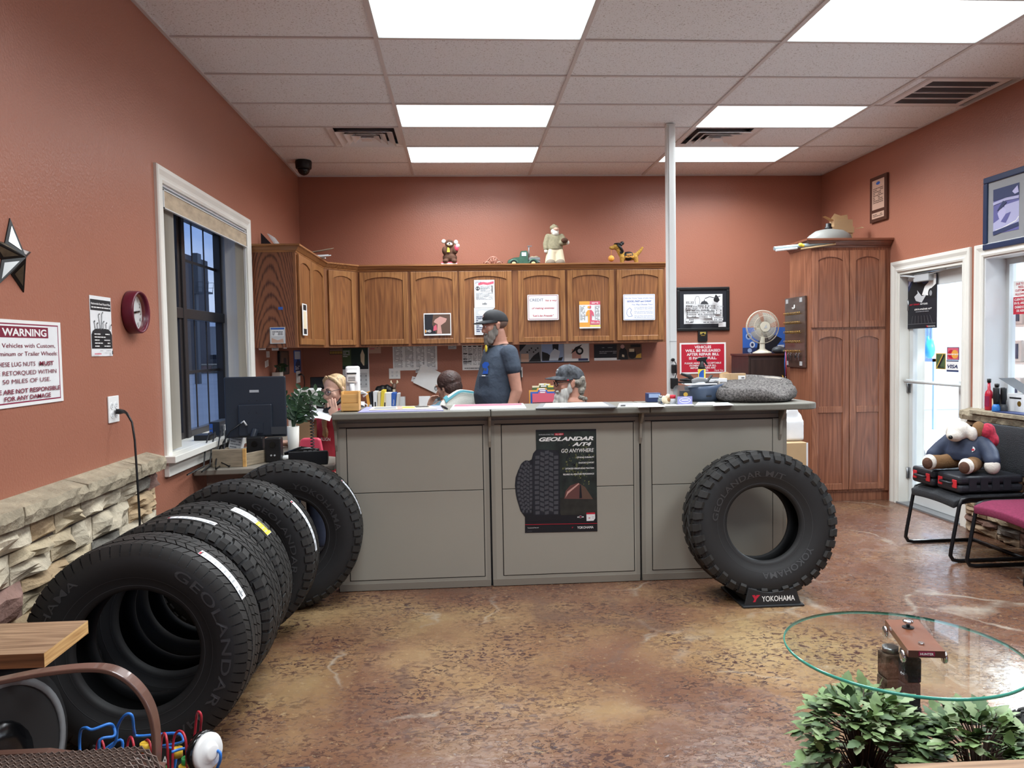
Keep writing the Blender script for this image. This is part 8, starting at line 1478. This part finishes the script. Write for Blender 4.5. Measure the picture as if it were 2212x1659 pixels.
mb = MB('card'); mb.box(-w, w, -.0, .1, 0, h*.62); mb.box(-w-.012, w+.008, -.012, -.002, h*.55, h*.75); mb.box(-w*.75, w, .0, .09, h*.6, h); mb.build('carton', t); mb = MB('card'); mb.prism([(-w*.7, h), (w, h), (w*.9, h+.06), (w*.3, h+.05), (-w*.3, h+.07), (-w*.6, h+.03)], (0, .09, 0), X_, Z_, 0, .003); mb.add([(-w*.75, 0, h*.98), (-w*.75, .08, h*.98), (-w*1.6, .06, h*1.12), (-w*1.6, 0, h*1.12)], [(0, 1, 2, 3)]); mb.add([(w, 0, h*.66), (w, .08, h*.66), (w*2.1, .05, h*.78), (w*2.1, .0, h*.72)], [(0, 1, 2, 3)]); mb.add([(-w, -.01, h*.75), (-w, .06, h*.75), (-w*2.0, .04, h*.42), (-w*2.0, -.02, h*.38)], [(0, 1, 2, 3)]); mb.build('flap', t)
for k, (xa, ya, xb, yb, r, m_, Y, lb) in enumerate(((1672, 537, 1800, 524, .018, 'tube_grey', TY-.02, 'long grey tube sticking out over the left of the tall cabinet'), (1676, 541, 1722, 536, .010, 'paper', TY-.06, 'short white rod under the long grey tube'), (1730, 538, 1805, 527, .008, 'card', TY-.04, 'thin wooden slat lying along the front of the tall cabinet'), (1840, 524, 1876, 519, .008, 'tube_grey', TY+.05, 'pale blue strip right of the grey tank'), (1850, 527, 1916, 526, .006, 'dark_grey', TY+.0, 'dark flat strip at the right edge of the tall cabinet top'))):
    A, B = ony(xa, ya, Y), ony(xb, yb, Y); mb = MB(m_); mb.tube([A, B], r, 10); flat(mb, 'loose_strip', lb, 'strip')
A = ony(1729, 529, TY-.03); mb = MB('label_yellow'); mb.ball(A, (.022, .02, .018)).ball(A+Vector((.02, 0, -.006)), (.018, .018, .014)); flat(mb, 'yellow_tape', 'small yellow roll on the tube at the left of the tall cabinet top', 'tape')
# ------------------------------------------------------------------ right side: sill, chairs, toys
ZS = NZ0+.001
def bottle(name, label, x, y, body, cap_, r, h, neck, band=None):
    q = onz(x, y, ZS); t = thing(name, label, 'bottle', (min(q.x, XR+.24), q.y, ZS)); mb = MB(body); mb.lathe([(r*.9, 0), (r, .006), (r, h*.5), (r*.85, h*.58), (neck, h*.66), (neck*.9, h*.88)], n=20, sx=.8); mb.build('bottle_body', t); mb = MB(cap_); mb.cyl((0, 0, h*.88), (0, 0, h), neck*1.15, n=14); mb.build('cap', t)
    if band: mb = MB(band); vs = [(r*.8*1.02*cos(a_), r*1.02*sin(a_), z) for a_ in [pi/2+.45+.12*k for k in range(18)] for z in (h*.12, h*.45)]; mb.add(vs, [(2*k, 2*k+2, 2*k+3, 2*k+1) for k in range(17)], True); mb.build('label', t)
mat('red_bottle', (176, 30, 52), .3); mat('dark_bottle', (34, 34, 42), .25); mat('flash_blue', (46, 110, 180), .35)
bottle('additive_bottle', 'red long necked bottle with a black cap on the shop window sill', 2136, 886, 'red_bottle', 'black', .032, .235, .012, 'print_m')
bottle('additive_bottle', 'short dark bottle with a pale label beside the red bottle', 2153, 887, 'dark_bottle', 'black', .036, .20, .014, 'print_cr'); bottle('additive_bottle', 'taller dark bottle behind the torches on the shop window sill', 2166, 881, 'dark_bottle', 'black', .036, .235, .016, 'print_mg')
for x, m_, lb in ((2160, 'flash_blue', 'black torch standing on its blue head on the sill'), (2176, 'dark_grey', 'black torch standing on its grey head on the sill')):
    q = onz(x, 889, ZS); t = thing('flashlight', lb, 'torch', (q.x-.03, q.y, ZS), 0, 'torches on the window sill'); mb = MB(m_); mb.lathe([(.026, 0), (.028, .01), (.026, .035), (.018, .055)], n=18); mb.build('head', t); mb = MB('black'); mb.lathe([(.018, .055), (.019, .08), (.021, .09), (.021, .17), (.018, .176)], n=18); mb.build('handle', t)
q = onz(2192, 888, ZS); t = thing('display_box', 'open white display box with a raised dark lid on the sill', 'box', (XR+.08, q.y-.05, ZS)); mb = MB('paper'); mb.box(-.03, .09, -.09, .09, 0, .13); mb.build('carton', t); mb = MB('dark_grey'); mb.prism([(-.09, .12), (.11, .2), (.14, .25), (-.11, .15)], (.0, 0, 0), -Y_, Z_, 0, .004) if False else mb.add([(-.03, -.09, .13), (.09, -.09, .13), (.06, .14, .24), (-.06, .14, .24)], [(0, 1, 2, 3)]); mb.build('lid', t); mb = MB('gold' if 'gold' in MATS else 'brass'); mb.disc(.04, .06, .02, .02, (-.031, 0, 0), -Y_, Z_); mb.use('ink'); mb.rect(-.06, .06, .095, .105, (-.031, 0, 0), -Y_, Z_); mb.build('label', t)
mb = MB('print_nv'); q = onz(2170, 892, ZS); mb.box(XR-.1, XR+.02, q.y-.45, q.y+.08, ZS, ZS+.006); flat(mb, 'clipboard', 'dark flat clipboard lying along the front of the sill', 'clipboard')
mat('seat_black', (40, 42, 46), .8, bump=(160, .9, .006)); mat('seat_maroon', (116, 34, 66), .9, noise=(80, .2), bump=(200, .4, .003))
def sled(name, label, x, y, m_):
    t = thing(name, label, 'chair', (x, y, 0), radians(-90))
    mb = MB(m_); n = 14; rows_ = []
    for i in range(9): v = -.25+.5*i/8; zz = .455-.035*(max(0, (-v-.12))/.13)**2; rows_.append([Vector((.25*u, v, zz+.012*(1-u*u)-.012)) for u in [k/6-1 for k in range(13)]])
    mb.loft([r+[Vector((p.x*.97, p.y, p.z-.05)) for p in r[::-1]] for r in rows_]); mb.build('seat', t, bevel=.008)
    mb = MB(m_); mb.loft([[Vector((.24*u*(1-.1*max(0, z-.8)*4), .25+.05*(z-.5)-.03*(1-u*u)+o, z)) for u in [k/5-1 for k in range(11)]]+[Vector((.24*u, .29+.05*(z-.5)-.03*(1-u*u), z)) for u in [1-k/5 for k in range(11)]] for z, o in ((.55, 0), (.62, -.006), (.82, -.006), (.88, 0))]); mb.build('backrest', t, bevel=.01)
    for s_ in (-1, 1):
        mb = MB('black_metal'); P_ = [(s_*.255, .30, .85), (s_*.26, .27, .56), (s_*.26, .24, .455), (s_*.26, .20, .432), (s_*.26, -.16, .432), (s_*.26, -.205, .42), (s_*.26, -.222, .38), (s_*.26, -.275, .09), (s_*.26, -.28, .05), (s_*.26, -.262, .02), (s_*.26, -.22, .013), (s_*.26, .24, .013)]; mb.tube(P_, .0125, 10); mb.build('sled_leg', t)
    mb = MB('black_metal'); mb.cyl((-.26, .235, .013), (.26, .235, .013), .0125).cyl((-.26, -.05, .425), (.26, -.05, .425), .01); mb.build('crossbar', t); return t
CX = 3.50; sled('visitor_chair', 'black mesh visitor chair on sled legs carrying two tool cases', CX, 5.165, 'seat_black'); sled('visitor_chair', 'maroon seated visitor chair cut off by the right edge', CX+.03, 4.52, 'seat_maroon')
mat('case_black', (36, 38, 44), .45, bump=(80, .1, .003)); mat('latch_red', (196, 44, 52), .4)
for k, (x0, x1, y0, y1, lb) in enumerate(((3.27, 3.70, 5.19, 5.44, 'black tool case with red latches on the far half of the chair'), (3.29, 3.74, 4.925, 5.175, 'black tool case with red latches on the near half of the chair'))):
    t = thing('tool_case', lb, 'case', ((x0+x1)/2, (y0+y1)/2, .458), 0, 'black tool cases on the chair'); w, d = (x1-x0)/2, (y1-y0)/2
    for z0, z1, nm in ((0, .055, 'lower_shell'), (.057, .115, 'upper_shell')): mb = MB('case_black'); mb.box(-w, w, -d, d, z0, z1); mb.build(nm, t, bevel=.02, seg=3)
    for yy in (-d*.62, d*.62): mb = MB('latch_red'); mb.box(-w-.006, -w+.002, yy-.022, yy+.022, .03, .085); mb.build('latch', t, bevel=.003)
    mb = MB('case_black'); mb.tube([(-w, -.06, .06), (-w-.022, -.05, .06), (-w-.022, .05, .06), (-w, .06, .06)], .009, 8); mb.build('handle', t)
    for yy in (-d-.001,): mb = MB('case_black'); [mb.box(-w*.7+.08*i, -w*.7+.05+.08*i, yy-.004, yy+.004, .015, .10) for i in range(4)]; mb.build('ribs', t)
# plush dog in a navy jacket slumped over the cases
t = thing('plush_toy', 'plush dog in a navy jacket and red bandana slumped on the tool cases', 'plush toy', (3.50, 5.17, .574), radians(-62)); mat('jacket_navy', (46, 56, 78), .6, bump=(20, .3, .01)); mat('bandana', (166, 40, 62), .85, noise=(60, .4)); mat('plush_tan', (124, 92, 60), .95, bump=(100, .7, .005))
mb = MB('plush_tan'); mb.ball((0, .03, .11), (.12, .10, .11))
for s_ in (-1, 1): limb(mb, [(s_*.07, -.02, .06), (s_*.10, -.12, .055), (s_*.12, -.20, .06)], [.055, .05, .05])
melt(mb, 'body', 'plush_tan', t, .012, 2); mb = MB('plush_white')
for s_ in (-1, 1): mb.ball((s_*.125, -.23, .062), (.05, .035, .055)).ball((s_*.205, -.06, .055), (.05, .045, .055))
melt(mb, 'paws', 'plush_white', t, .01, 1)
for s_ in (-1, 1): mb = MB('plush_brown'); mb.ball((s_*.125, -.255, .055), (.036, .022, .04)); mb.build('paw_pad', t)
mb = MB('jacket_navy'); torso_rings(mb, [(.07, .15, .115, .02), (.12, .145, .12, .015), (.2, .12, .10, .01), (.25, .075, .07, 0)], 20)
for s_ in (-1, 1): limb(mb, [(s_*.10, .01, .20), (s_*.17, -.02, .13), (s_*.20, -.05, .09)], [.06, .055, .05])
melt(mb, 'jacket', 'jacket_navy', t, .011, 2); mb = MB('paper'); mb.disc(.065, .165, .035, .022, (0, -.118, 0), X_, Vector((0, .3, 1)), .003); mb.use('red_print'); mb.rect(.035, .095, .155, .168, (0, -.118, 0), X_, Vector((0, .3, 1)), .0035, .005); mb.build('chest_badge', t)
mb = MB('plush_white'); mb.ball((-.01, -.07, .28), (.075, .085, .065)).ball((-.01, -.12, .25), (.055, .06, .045)).ball((-.075, -.06, .26), (.03, .04, .055)).ball((.07, -.05, .26), (.03, .04, .05)); h_ = melt(mb, 'head', 'plush_white', t, .01, 2); mb = MB('plush_tan'); mb.ball((.085, .0, .285), (.045, .045, .06)); mb.build('ear', h_); mb = MB('black'); mb.ball((-.01, -.178, .24), .014); mb.build('nose', h_)
mb = MB('bandana'); mb.ball((.125, .03, .275), (.05, .06, .06)).ball((.16, .04, .22), (.035, .04, .05)); melt(mb, 'bandana', 'bandana', t, .012, 1)
# ------------------------------------------------------------------ foreground, left
wood('plank', (172, 140, 110), (118, 90, 68), ax='x', scale=1.3, rough=.6, coat=0); wood('plank_end', (218, 178, 120), (168, 122, 72), ax='y', scale=2.2, rough=.7, coat=0); wood('plank_side', (150, 98, 62), (92, 56, 34), ax='x', scale=1.4, rough=.6, coat=0)
ZP = .62; fr, nr = onz(190, 1340, ZP), onz(95, 1411, ZP); fl = onz(0, 1347, ZP); nl = onz(0, 1415, ZP); k = (XL+.10-fr.x)/(fl.x-fr.x); fl = fr.lerp(fl, k); nl = nr.lerp(nl, (XL+.10-nr.x)/(nl.x-nr.x))
c = (fr+nr+fl+nl)/4; t = thing('end_table', 'small table with a thick rough plank top at the left edge', 'table', (c.x, c.y, 0)); o = Vector((c.x, c.y, 0)); Q = [p-o for p in (nl, nr, fr, fl)]; dz = Vector((0, 0, -.042))
mb = MB('plank', 'plank_side', 'plank_end'); mb.add(Q+[q+dz for q in Q], [(0, 1, 2, 3), (7, 6, 5, 4)]); mb.use('plank_side'); mb.add(Q+[q+dz for q in Q], [(0, 4, 5, 1), (2, 6, 7, 3), (3, 7, 4, 0)]); mb.use('plank_end'); mb.add(Q+[q+dz for q in Q], [(1, 5, 6, 2)]); mb.build('plank_top', t)
mb = MB('rubber'); ax = Vector((1, -.35, 0)).normalized(); wc = Vector((-.07, -.10, .285)); pr = [(.13, -.08), (.20, -.09), (.262, -.08), (.285, -.05), (.285, .05), (.262, .08), (.20, .09), (.13, .08)]; mb.lathe(pr, wc, ax, 48, caps=True); mb.build('wheel_base', t)
mb = MB('grey'); mb.lathe([(.225, .086), (.226, .092), (.248, .087), (.249, .083)], wc, ax, 48, caps=False); mb.build('white_band', t); mb = MB('black_gloss'); mb.lathe([(.13, .07), (.12, .095), (.06, .10), (.001, .10)], wc, ax, 24, caps=False); mb.build('hub', t); mb = MB('black_metal'); mb.box(-.16, -.04, -.08, .02, .56, .578); mb.build('bracket', t)
def smooth_path(pts, m=6):
    out = []
    for i in range(len(pts)-1):
        p0, p1, p2, p3 = pts[max(0, i-1)], pts[i], pts[i+1], pts[min(len(pts)-1, i+2)]
        for k in range(m): f = k/m; out.append(.5*((2*p1)+(p2-p0)*f+(2*p0-5*p1+4*p2-p3)*f*f+(3*p1-p0-3*p2+p3)*f**3))
    return out+[pts[-1]]
# brown steel patio chair with an expanded mesh seat
mat('brown_steel', (98, 70, 60), .32, noise=(12, .12), coat=.4); mat('brown_mesh', (122, 106, 98), .35, metal=.2)
t = thing('patio_chair', 'brown steel patio chair with a mesh seat at the lower left corner', 'chair', (-1.02, 1.75, 0)); o = Vector(t.location); YA = 2.05
arm = [ony(x, y, YA)-o for x, y in ((-160, 1512), (-40, 1480), (60, 1458), (130, 1447), (190, 1442), (235, 1445), (270, 1460), (300, 1486), (322, 1520), (334, 1560), (338, 1610), (338, 1720))]
arm = smooth_path(arm)
for s_ in (0, -.56): mb = MB('brown_steel'); mb.tube([a+Y_*s_ for a in arm]+[Vector((arm[-1].x, arm[-1].y+s_, .02))], 1, prof=[(-.006, -.02), (.006, -.02), (.006, .02), (-.006, .02)], up=(1, 0, .6), smooth=False); mb.build('arm', t, bevel=.003)
xr_ = arm[-1].x+.035; x0_ = -.34; y0_, y1_ = YA-.56-o.y+.03, YA-o.y-.03; mb = MB('brown_mesh'); nx_, ny_ = 34, 20
def sz(x): u = (x-x0_)/(xr_-x0_); return .462+.012*u-.06*max(0, u-.90)/.1*max(0, u-.9)/.1+.028*max(0, .25-u)
for j in range(ny_):
    for s_ in (0, 1):
        pts = []
        for i in range(nx_+1): x = x0_+(xr_-x0_)*i/nx_; y = y0_+(y1_-y0_)*(j+(.5 if (i+s_) % 2 else 0)*1.0+(.0 if s_ == 0 else .5)*0)/ny_; pts.append(Vector((x, y+(0 if s_ == 0 else 0), sz(x)+(.002 if (i+s_) % 2 else -.002))))
        mb.tube(pts, 1, prof=[(-.0035, -.0014), (.0035, -.0014), (.0035, .0014), (-.0035, .0014)], up=(.5, 0, 1), smooth=False, caps=False)
mb.build('mesh_seat', t); mb = MB('brown_steel')
for y in (y0_, y1_): mb.tube([(x0_, y, sz(x0_)), ((x0_+xr_)/2, y, sz((x0_+xr_)/2)), (xr_, y, sz(xr_))], 1, prof=[(-.016, -.012), (.004, -.012), (.004, .012), (-.016, .012)], up=(0, 0, 1), smooth=False)
mb.box(xr_-.03, xr_+.004, y0_, y1_, sz(xr_)-.014, sz(xr_)+.001); mb.build('seat_frame', t); 
for y in (y0_, y1_): mb = MB('brown_steel'); mb.tube([(x0_, y, sz(x0_)), (x0_-.04, y, .02)], .014, 8); mb.build('leg', t)
mb = MB('brown_mesh'); mb.box(x0_-.02, x0_, y0_, y1_, .44, .86); mb.build('backrest', t)
# bead maze
mat('wire_blue', (50, 120, 205), .3); mat('wire_red', (176, 44, 58), .3); mat('bead_green', (50, 140, 70), .35); mat('bead_yellow', (222, 180, 60), .35); mat('bead_red', (190, 50, 50), .35)
YM = 2.22; t = thing('bead_maze', 'toy bead maze with looping blue and red wires behind the patio chair', 'toy', (-.72, YM, 0)); o = Vector(t.location); zb = .215
mb = MB('dark_grey'); mb.box(-.30, .24, -.10, .14, zb-.03, zb); mb.build('base_board', t, bevel=.008)
for x in (-.26, .2):
    for y in (-.13, .11): mb = MB('plank_end'); mb.cyl((x, y, 0), (x, y, zb-.03), .018); mb.build('leg', t)
def wire(px_, m_, dy, r=.0042):
    out = smooth_path([ony(x, y, YM+dy+.02*sin(i*1.3))-o for i, (x, y) in enumerate(px_)])
    mb = MB(m_); mb.tube(out, r, 8); mb.build('wire', t)
wire([(178, 1668), (172, 1615), (174, 1580), (185, 1572), (200, 1576), (235, 1564), (246, 1572), (246, 1590), (215, 1600), (218, 1650)], 'wire_blue', 0)
wire([(185, 1655), (245, 1610), (254, 1570), (270, 1545), (285, 1546), (290, 1580), (300, 1590), (380, 1584), (396, 1598), (385, 1606), (350, 1612), (360, 1614), (380, 1625), (375, 1668)], 'wire_blue', .03); wire([(200, 1640), (260, 1598), (262, 1640), (262, 1668)], 'wire_blue', .05); wire([(370, 1625), (400, 1617), (430, 1630), (470, 1622), (476, 1640), (465, 1668)], 'wire_blue', -.05)
for a, b, yt, dy in ((205, 228, 1597, .06), (272, 292, 1592, .02), (306, 330, 1598, .05), (345, 364, 1584, .0), (372, 404, 1579, -.03)): wire([(a, 1672), (a+3, yt+20), ((a+b)/2, yt), (b-3, yt+20), (b, 1672)], 'wire_red', dy, .0036)
wire([(408, 1660), (420, 1590), (425, 1545), (430, 1538), (435, 1550), (433, 1590), (440, 1672)], 'wire_red', -.02, .0036)
for x, y, m_, dy in ((383, 1625, 'bead_yellow', .0), (404, 1645, 'bead_green', -.03), (420, 1640, 'bead_yellow', -.02), (424, 1622, 'bead_red', -.02), (314, 1613, 'bead_yellow', .05), (398, 1662, 'bead_yellow', -.04), (352, 1668, 'bead_green', 0)): p = ony(x, y, YM+dy)-o; mb = MB(m_); mb.cyl(p-Z_*.012, p+Z_*.012, .015, n=12); mb.build('bead', t)
p = ony(440, 1622, YM-.06)-o; a_ = Vector((1, -.55, .1)).normalized(); mb = MB('black_gloss'); mb.lathe([(.001, -.012), (.052, -.012), (.056, 0), (.052, .010), (.001, .010)], p, a_, 28); mb.build('wheel', t); mb = MB('white'); mb.lathe([(.050, .010), (.050, .018), (.044, .026), (.03, .022), (.022, .034), (.016, .036), (.001, .036)], p, a_, 28); mb.build('wheel_face', t)
# ------------------------------------------------------------------ foreground, right: glass table
GX, GY, GZ_, GR = 1.455, 2.475, .45, .373
glass('table_glass', (.93, .97, .955)); mat('glass_edge', (64, 150, 132), .12, spec=.6, coat=.5); mat('stone_block', (92, 74, 60), .8, noise=(18, .4), bump=(30, .8, .02)); mat('stone_dark', (44, 46, 50), .75, noise=(18, .3), bump=(30, .8, .02)); mat('walnut', (112, 66, 44), .35, noise=(8, .15, (1, 1, 1)), coat=.3); mat('walnut_dark', (72, 36, 30), .35)
t = thing('glass_table', 'round glass topped table with a green edge on stone pillars', 'table', (GX, GY, 0)); mb = MB('table_glass'); mb.disc(0, 0, GR-.004, GR-.004, (0, 0, GZ_), X_, Y_, 0, 72); g_ = mb.build('glass_top', t)
mb = MB('glass_edge'); mb.lathe([(GR-.004, GZ_), (GR-.001, GZ_-.001), (GR, GZ_-.004), (GR, GZ_-.007), (GR-.001, GZ_-.0095), (GR-.005, GZ_-.010)], n=96, caps=False); mb.build('edge', t)
for k_, (x, y, m_, w) in enumerate(((1923, 1408, 'stone_block', .030), (1962, 1416, 'stone_dark', .030))):
    p = onz(x, y, GZ_-.03)-Vector((GX, GY, 0)); mb = MB(m_); rr = random.Random(k_)
    for i in range(5): z0 = (GZ_-.03)*i/5; e = rr.uniform(-.004, .004); mb.box(p.x-w+e, p.x+w+e, p.y-w, p.y+w, z0, z0+(GZ_-.03)/5)
    mb.build('pillar', t, bevel=.006); mb = MB('steel'); mb.cyl((p.x, p.y, GZ_-.03), (p.x, p.y, GZ_-.0105), .026, n=20); mb.build('support_disc', t)
zc_ = GZ_+.034; A, B, C_, D_ = onz(1912, 1338, zc_+.018), onz(1983, 1339, zc_+.018), onz(2042, 1407, zc_+.018), onz(1962, 1405, zc_+.018)
c = (A+B+C_+D_)/4; o = Vector((c.x, c.y, GZ_)); t = thing('model_dolly', 'small walnut model cart with silver wheels on the glass table', 'model', tuple(o)); Q = [p-o for p in (D_, C_, B, A)]
mb = MB('walnut'); dz = Vector((0, 0, -.022)); mb.add(Q+[q+dz for q in Q], [(0, 1, 2, 3), (7, 6, 5, 4), (1, 5, 6, 2), (2, 6, 7, 3), (3, 7, 4, 0)]); mb.use('walnut_dark'); mb.add(Q+[q+dz for q in Q], [(0, 4, 5, 1)]); mb.build('board', t)
U = (Q[1]-Q[0]).normalized(); V = (Q[3]-Q[0]).normalized(); W_ = (Q[1]-Q[0]).length; L_ = (Q[3]-Q[0]).length; mb = MB('print_m'); e = Q[0]+dz*.85-V*.0006; mb.rect(W_*.28, W_*.72, .002, .016, e, U, Z_); mb.use('white'); mb.text('HUNTER', .010, e+U*W_*.5+Z_*.0055, U, Z_, .0015, bold=.02, width=W_*.36); mb.build('name_plate', t)
for q, s_, f in ((Q[0], -1, .12), (Q[1], 1, .12), (Q[2], 1, -.12), (Q[3], -1, -.12)): p = q+V*L_*f+dz*.6+U*s_*.008; p.z = .020; mb = MB('chrome'); mb.lathe([(.001, -.004), (.019, -.004), (.020, 0), (.019, .004), (.008, .006), (.001, .006)], p, U*s_, 24); mb.build('wheel', t)
p = Q[3].lerp(Q[2], .5)-V*L_*.28; mb = MB('black'); mb.cyl(p, p+Z_*.003, .019); mb.use('chrome'); mb.lathe([(.006, .003), (.006, .012), (.016, .018), (.017, .024), (.012, .027), (.001, .0275)], p, Z_, 20); mb.build('knob', t); p = Q[0].lerp(Q[1], .5)+V*L_*.2; mb = MB('chrome'); mb.cyl(p, p+Z_*.006, .009); mb.build('button', t)
# leafy plants under the table
mat('ivy_green', (118, 142, 92), .55, noise=(30, .25)); mat('ivy_pale', (152, 168, 128), .55, noise=(30, .2)); mat('ivy_dark', (84, 106, 72), .55, noise=(30, .25)); mat('twig', (70, 52, 44), .8)
def ivy_leaf(mb, c, d, up, l):
    d = d.normalized(); s_ = d.cross(up).normalized(); n_ = s_.cross(d); pr = [(0, 0), (.16, .20), (.30, .30), (.36, .24), (.55, .33), (.60, .22), (.80, .17), (1, 0)]
    vs = [c+d*l*a-n_*l*.28*a*a for a, _ in pr]+[c+d*l*a+s_*l*b-n_*l*(.28*a*a+.10*b) for a, b in pr[1:-1]]+[c+d*l*a-s_*l*b-n_*l*(.28*a*a+.10*b) for a, b in pr[1:-1]]
    n0, fs = len(pr), []
    for g in (0, 1):
        R_ = [0]+[n0+g*(n0-2)+i for i in range(n0-2)]+[n0-1]
        for i in range(n0-1):
            f = [i, i+1, R_[i+1], R_[i]] if g == 0 else [R_[i], R_[i+1], i+1, i]; f = list(dict.fromkeys(f))
            if len(f) > 2: fs.append(tuple(f))
    mb.add(vs, fs, True)
for k_, (x, y, r, h, n, lb) in enumerate(((1.225, 2.28, .20, .40, 120, 'left of two pale green leafy plants under the glass table'), (1.50, 2.14, .18, .39, 105, 'right of two pale green leafy plants under the glass table'))):
    t = thing('potted_ivy', lb, 'plant', (x, y, 0)); rr = random.Random(40+k_); mb = MB('black'); mb.lathe([(.06, 0), (.085, .12), (.09, .125), (.08, .125), (.075, .10), (.001, .10)]); mb.build('pot', t); f_ = MB('ivy_green'); tw_ = MB('twig')
    for i in range(n):
        a = rr.uniform(0, 2*pi); e = rr.uniform(-.5, 1.25); R3 = Vector((r*cos(a)*cos(e), r*cos(e)*sin(a), h*.52+h*.46*sin(e)))*1.0; R3 = Vector((R3.x*rr.uniform(.8, 1.12), R3.y*rr.uniform(.8, 1.12), min(R3.z, .41))); m0 = Vector((R3.x*.4, R3.y*.4, .10+(R3.z-.10)*.65+.03)); tw_.tube([(0, 0, .09), m0, R3], [.003, .0025, .0015], 5)
        dr = (R3-m0).normalized()
        for q in range(6):
            f_.use(rr.choice(['ivy_green', 'ivy_green', 'ivy_pale', 'ivy_dark'])); s_ = rr.uniform(-1.2, 1.2); ax_ = (dr+Vector((rr.uniform(-.9, .9), rr.uniform(-.9, .9), rr.uniform(-.5, .35)))).normalized(); cc = m0.lerp(R3, .45+.11*q); cc.z = min(cc.z, .41); ivy_leaf(f_, cc, ax_, Vector((rr.uniform(-.3, .3), rr.uniform(-.3, .3), 1)), rr.uniform(.042, .066))
    f_.V = [(p[0], p[1], min(p[2], .432)) for p in f_.V]; f_.build('foliage', t); tw_.build('stems', t)
a, b = onz(1932, 1651, .45), onz(2240, 1643, .45); mb = MB('plank'); mb.prism([(a.x, a.y), (a.x+.02, a.y-.5), (b.x+.3, b.y-.5), (b.x+.3, b.y)], (0, 0, .41), X_, Y_, 0, .04); mb.use('plank_side')
for x in (a.x+.1, b.x+.2): mb.box(x, x+.05, a.y-.45, a.y-.05, 0, .41)
flat(mb, 'plank_bench', 'edge of a wooden plank bench at the lower right corner', 'bench')
p = onz(2268, 1655, .165); t = thing('small_tyre', 'small black tyre with a glossy rim at the right edge', 'tyre', (p.x, p.y, 0)); ax = Vector((-.75, -.65, 0)).normalized(); mb = MB('rubber_tread'); zc_ = .165; mb.lathe([(.10, -.05), (.135, -.062), (.158, -.045), (.165, 0), (.158, .045), (.135, .062), (.10, .05)], (0, 0, zc_), ax, 48)
q_ = ax.to_track_quat('Z', 'Y')
for i in range(30):
    for j in (-.03, 0, .03): a = 2*pi*(i+(.5 if j == 0 else 0))/30; mb.box(-.011, .011, -.012, .012, -.004, .006, (q_.to_matrix() @ Matrix.Rotation(a, 3, 'Z') @ Matrix.Rotation(pi/2, 3, 'Y')), Vector((0, 0, zc_))+q_ @ Vector((.161*cos(a), .161*sin(a), j)))
mb.build('tread', t); mb = MB('black_gloss'); mb.lathe([(.12, .064), (.118, .07), (.10, .072), (.07, .045), (.001, .04)], (0, 0, zc_), ax, 36, caps=False); mb.build('rim', t); mb = MB('chrome'); mb.lathe([(.124, .0635), (.122, .069), (.116, .072)], (0, 0, zc_), ax, 36, caps=False); mb.build('trim_ring', t)
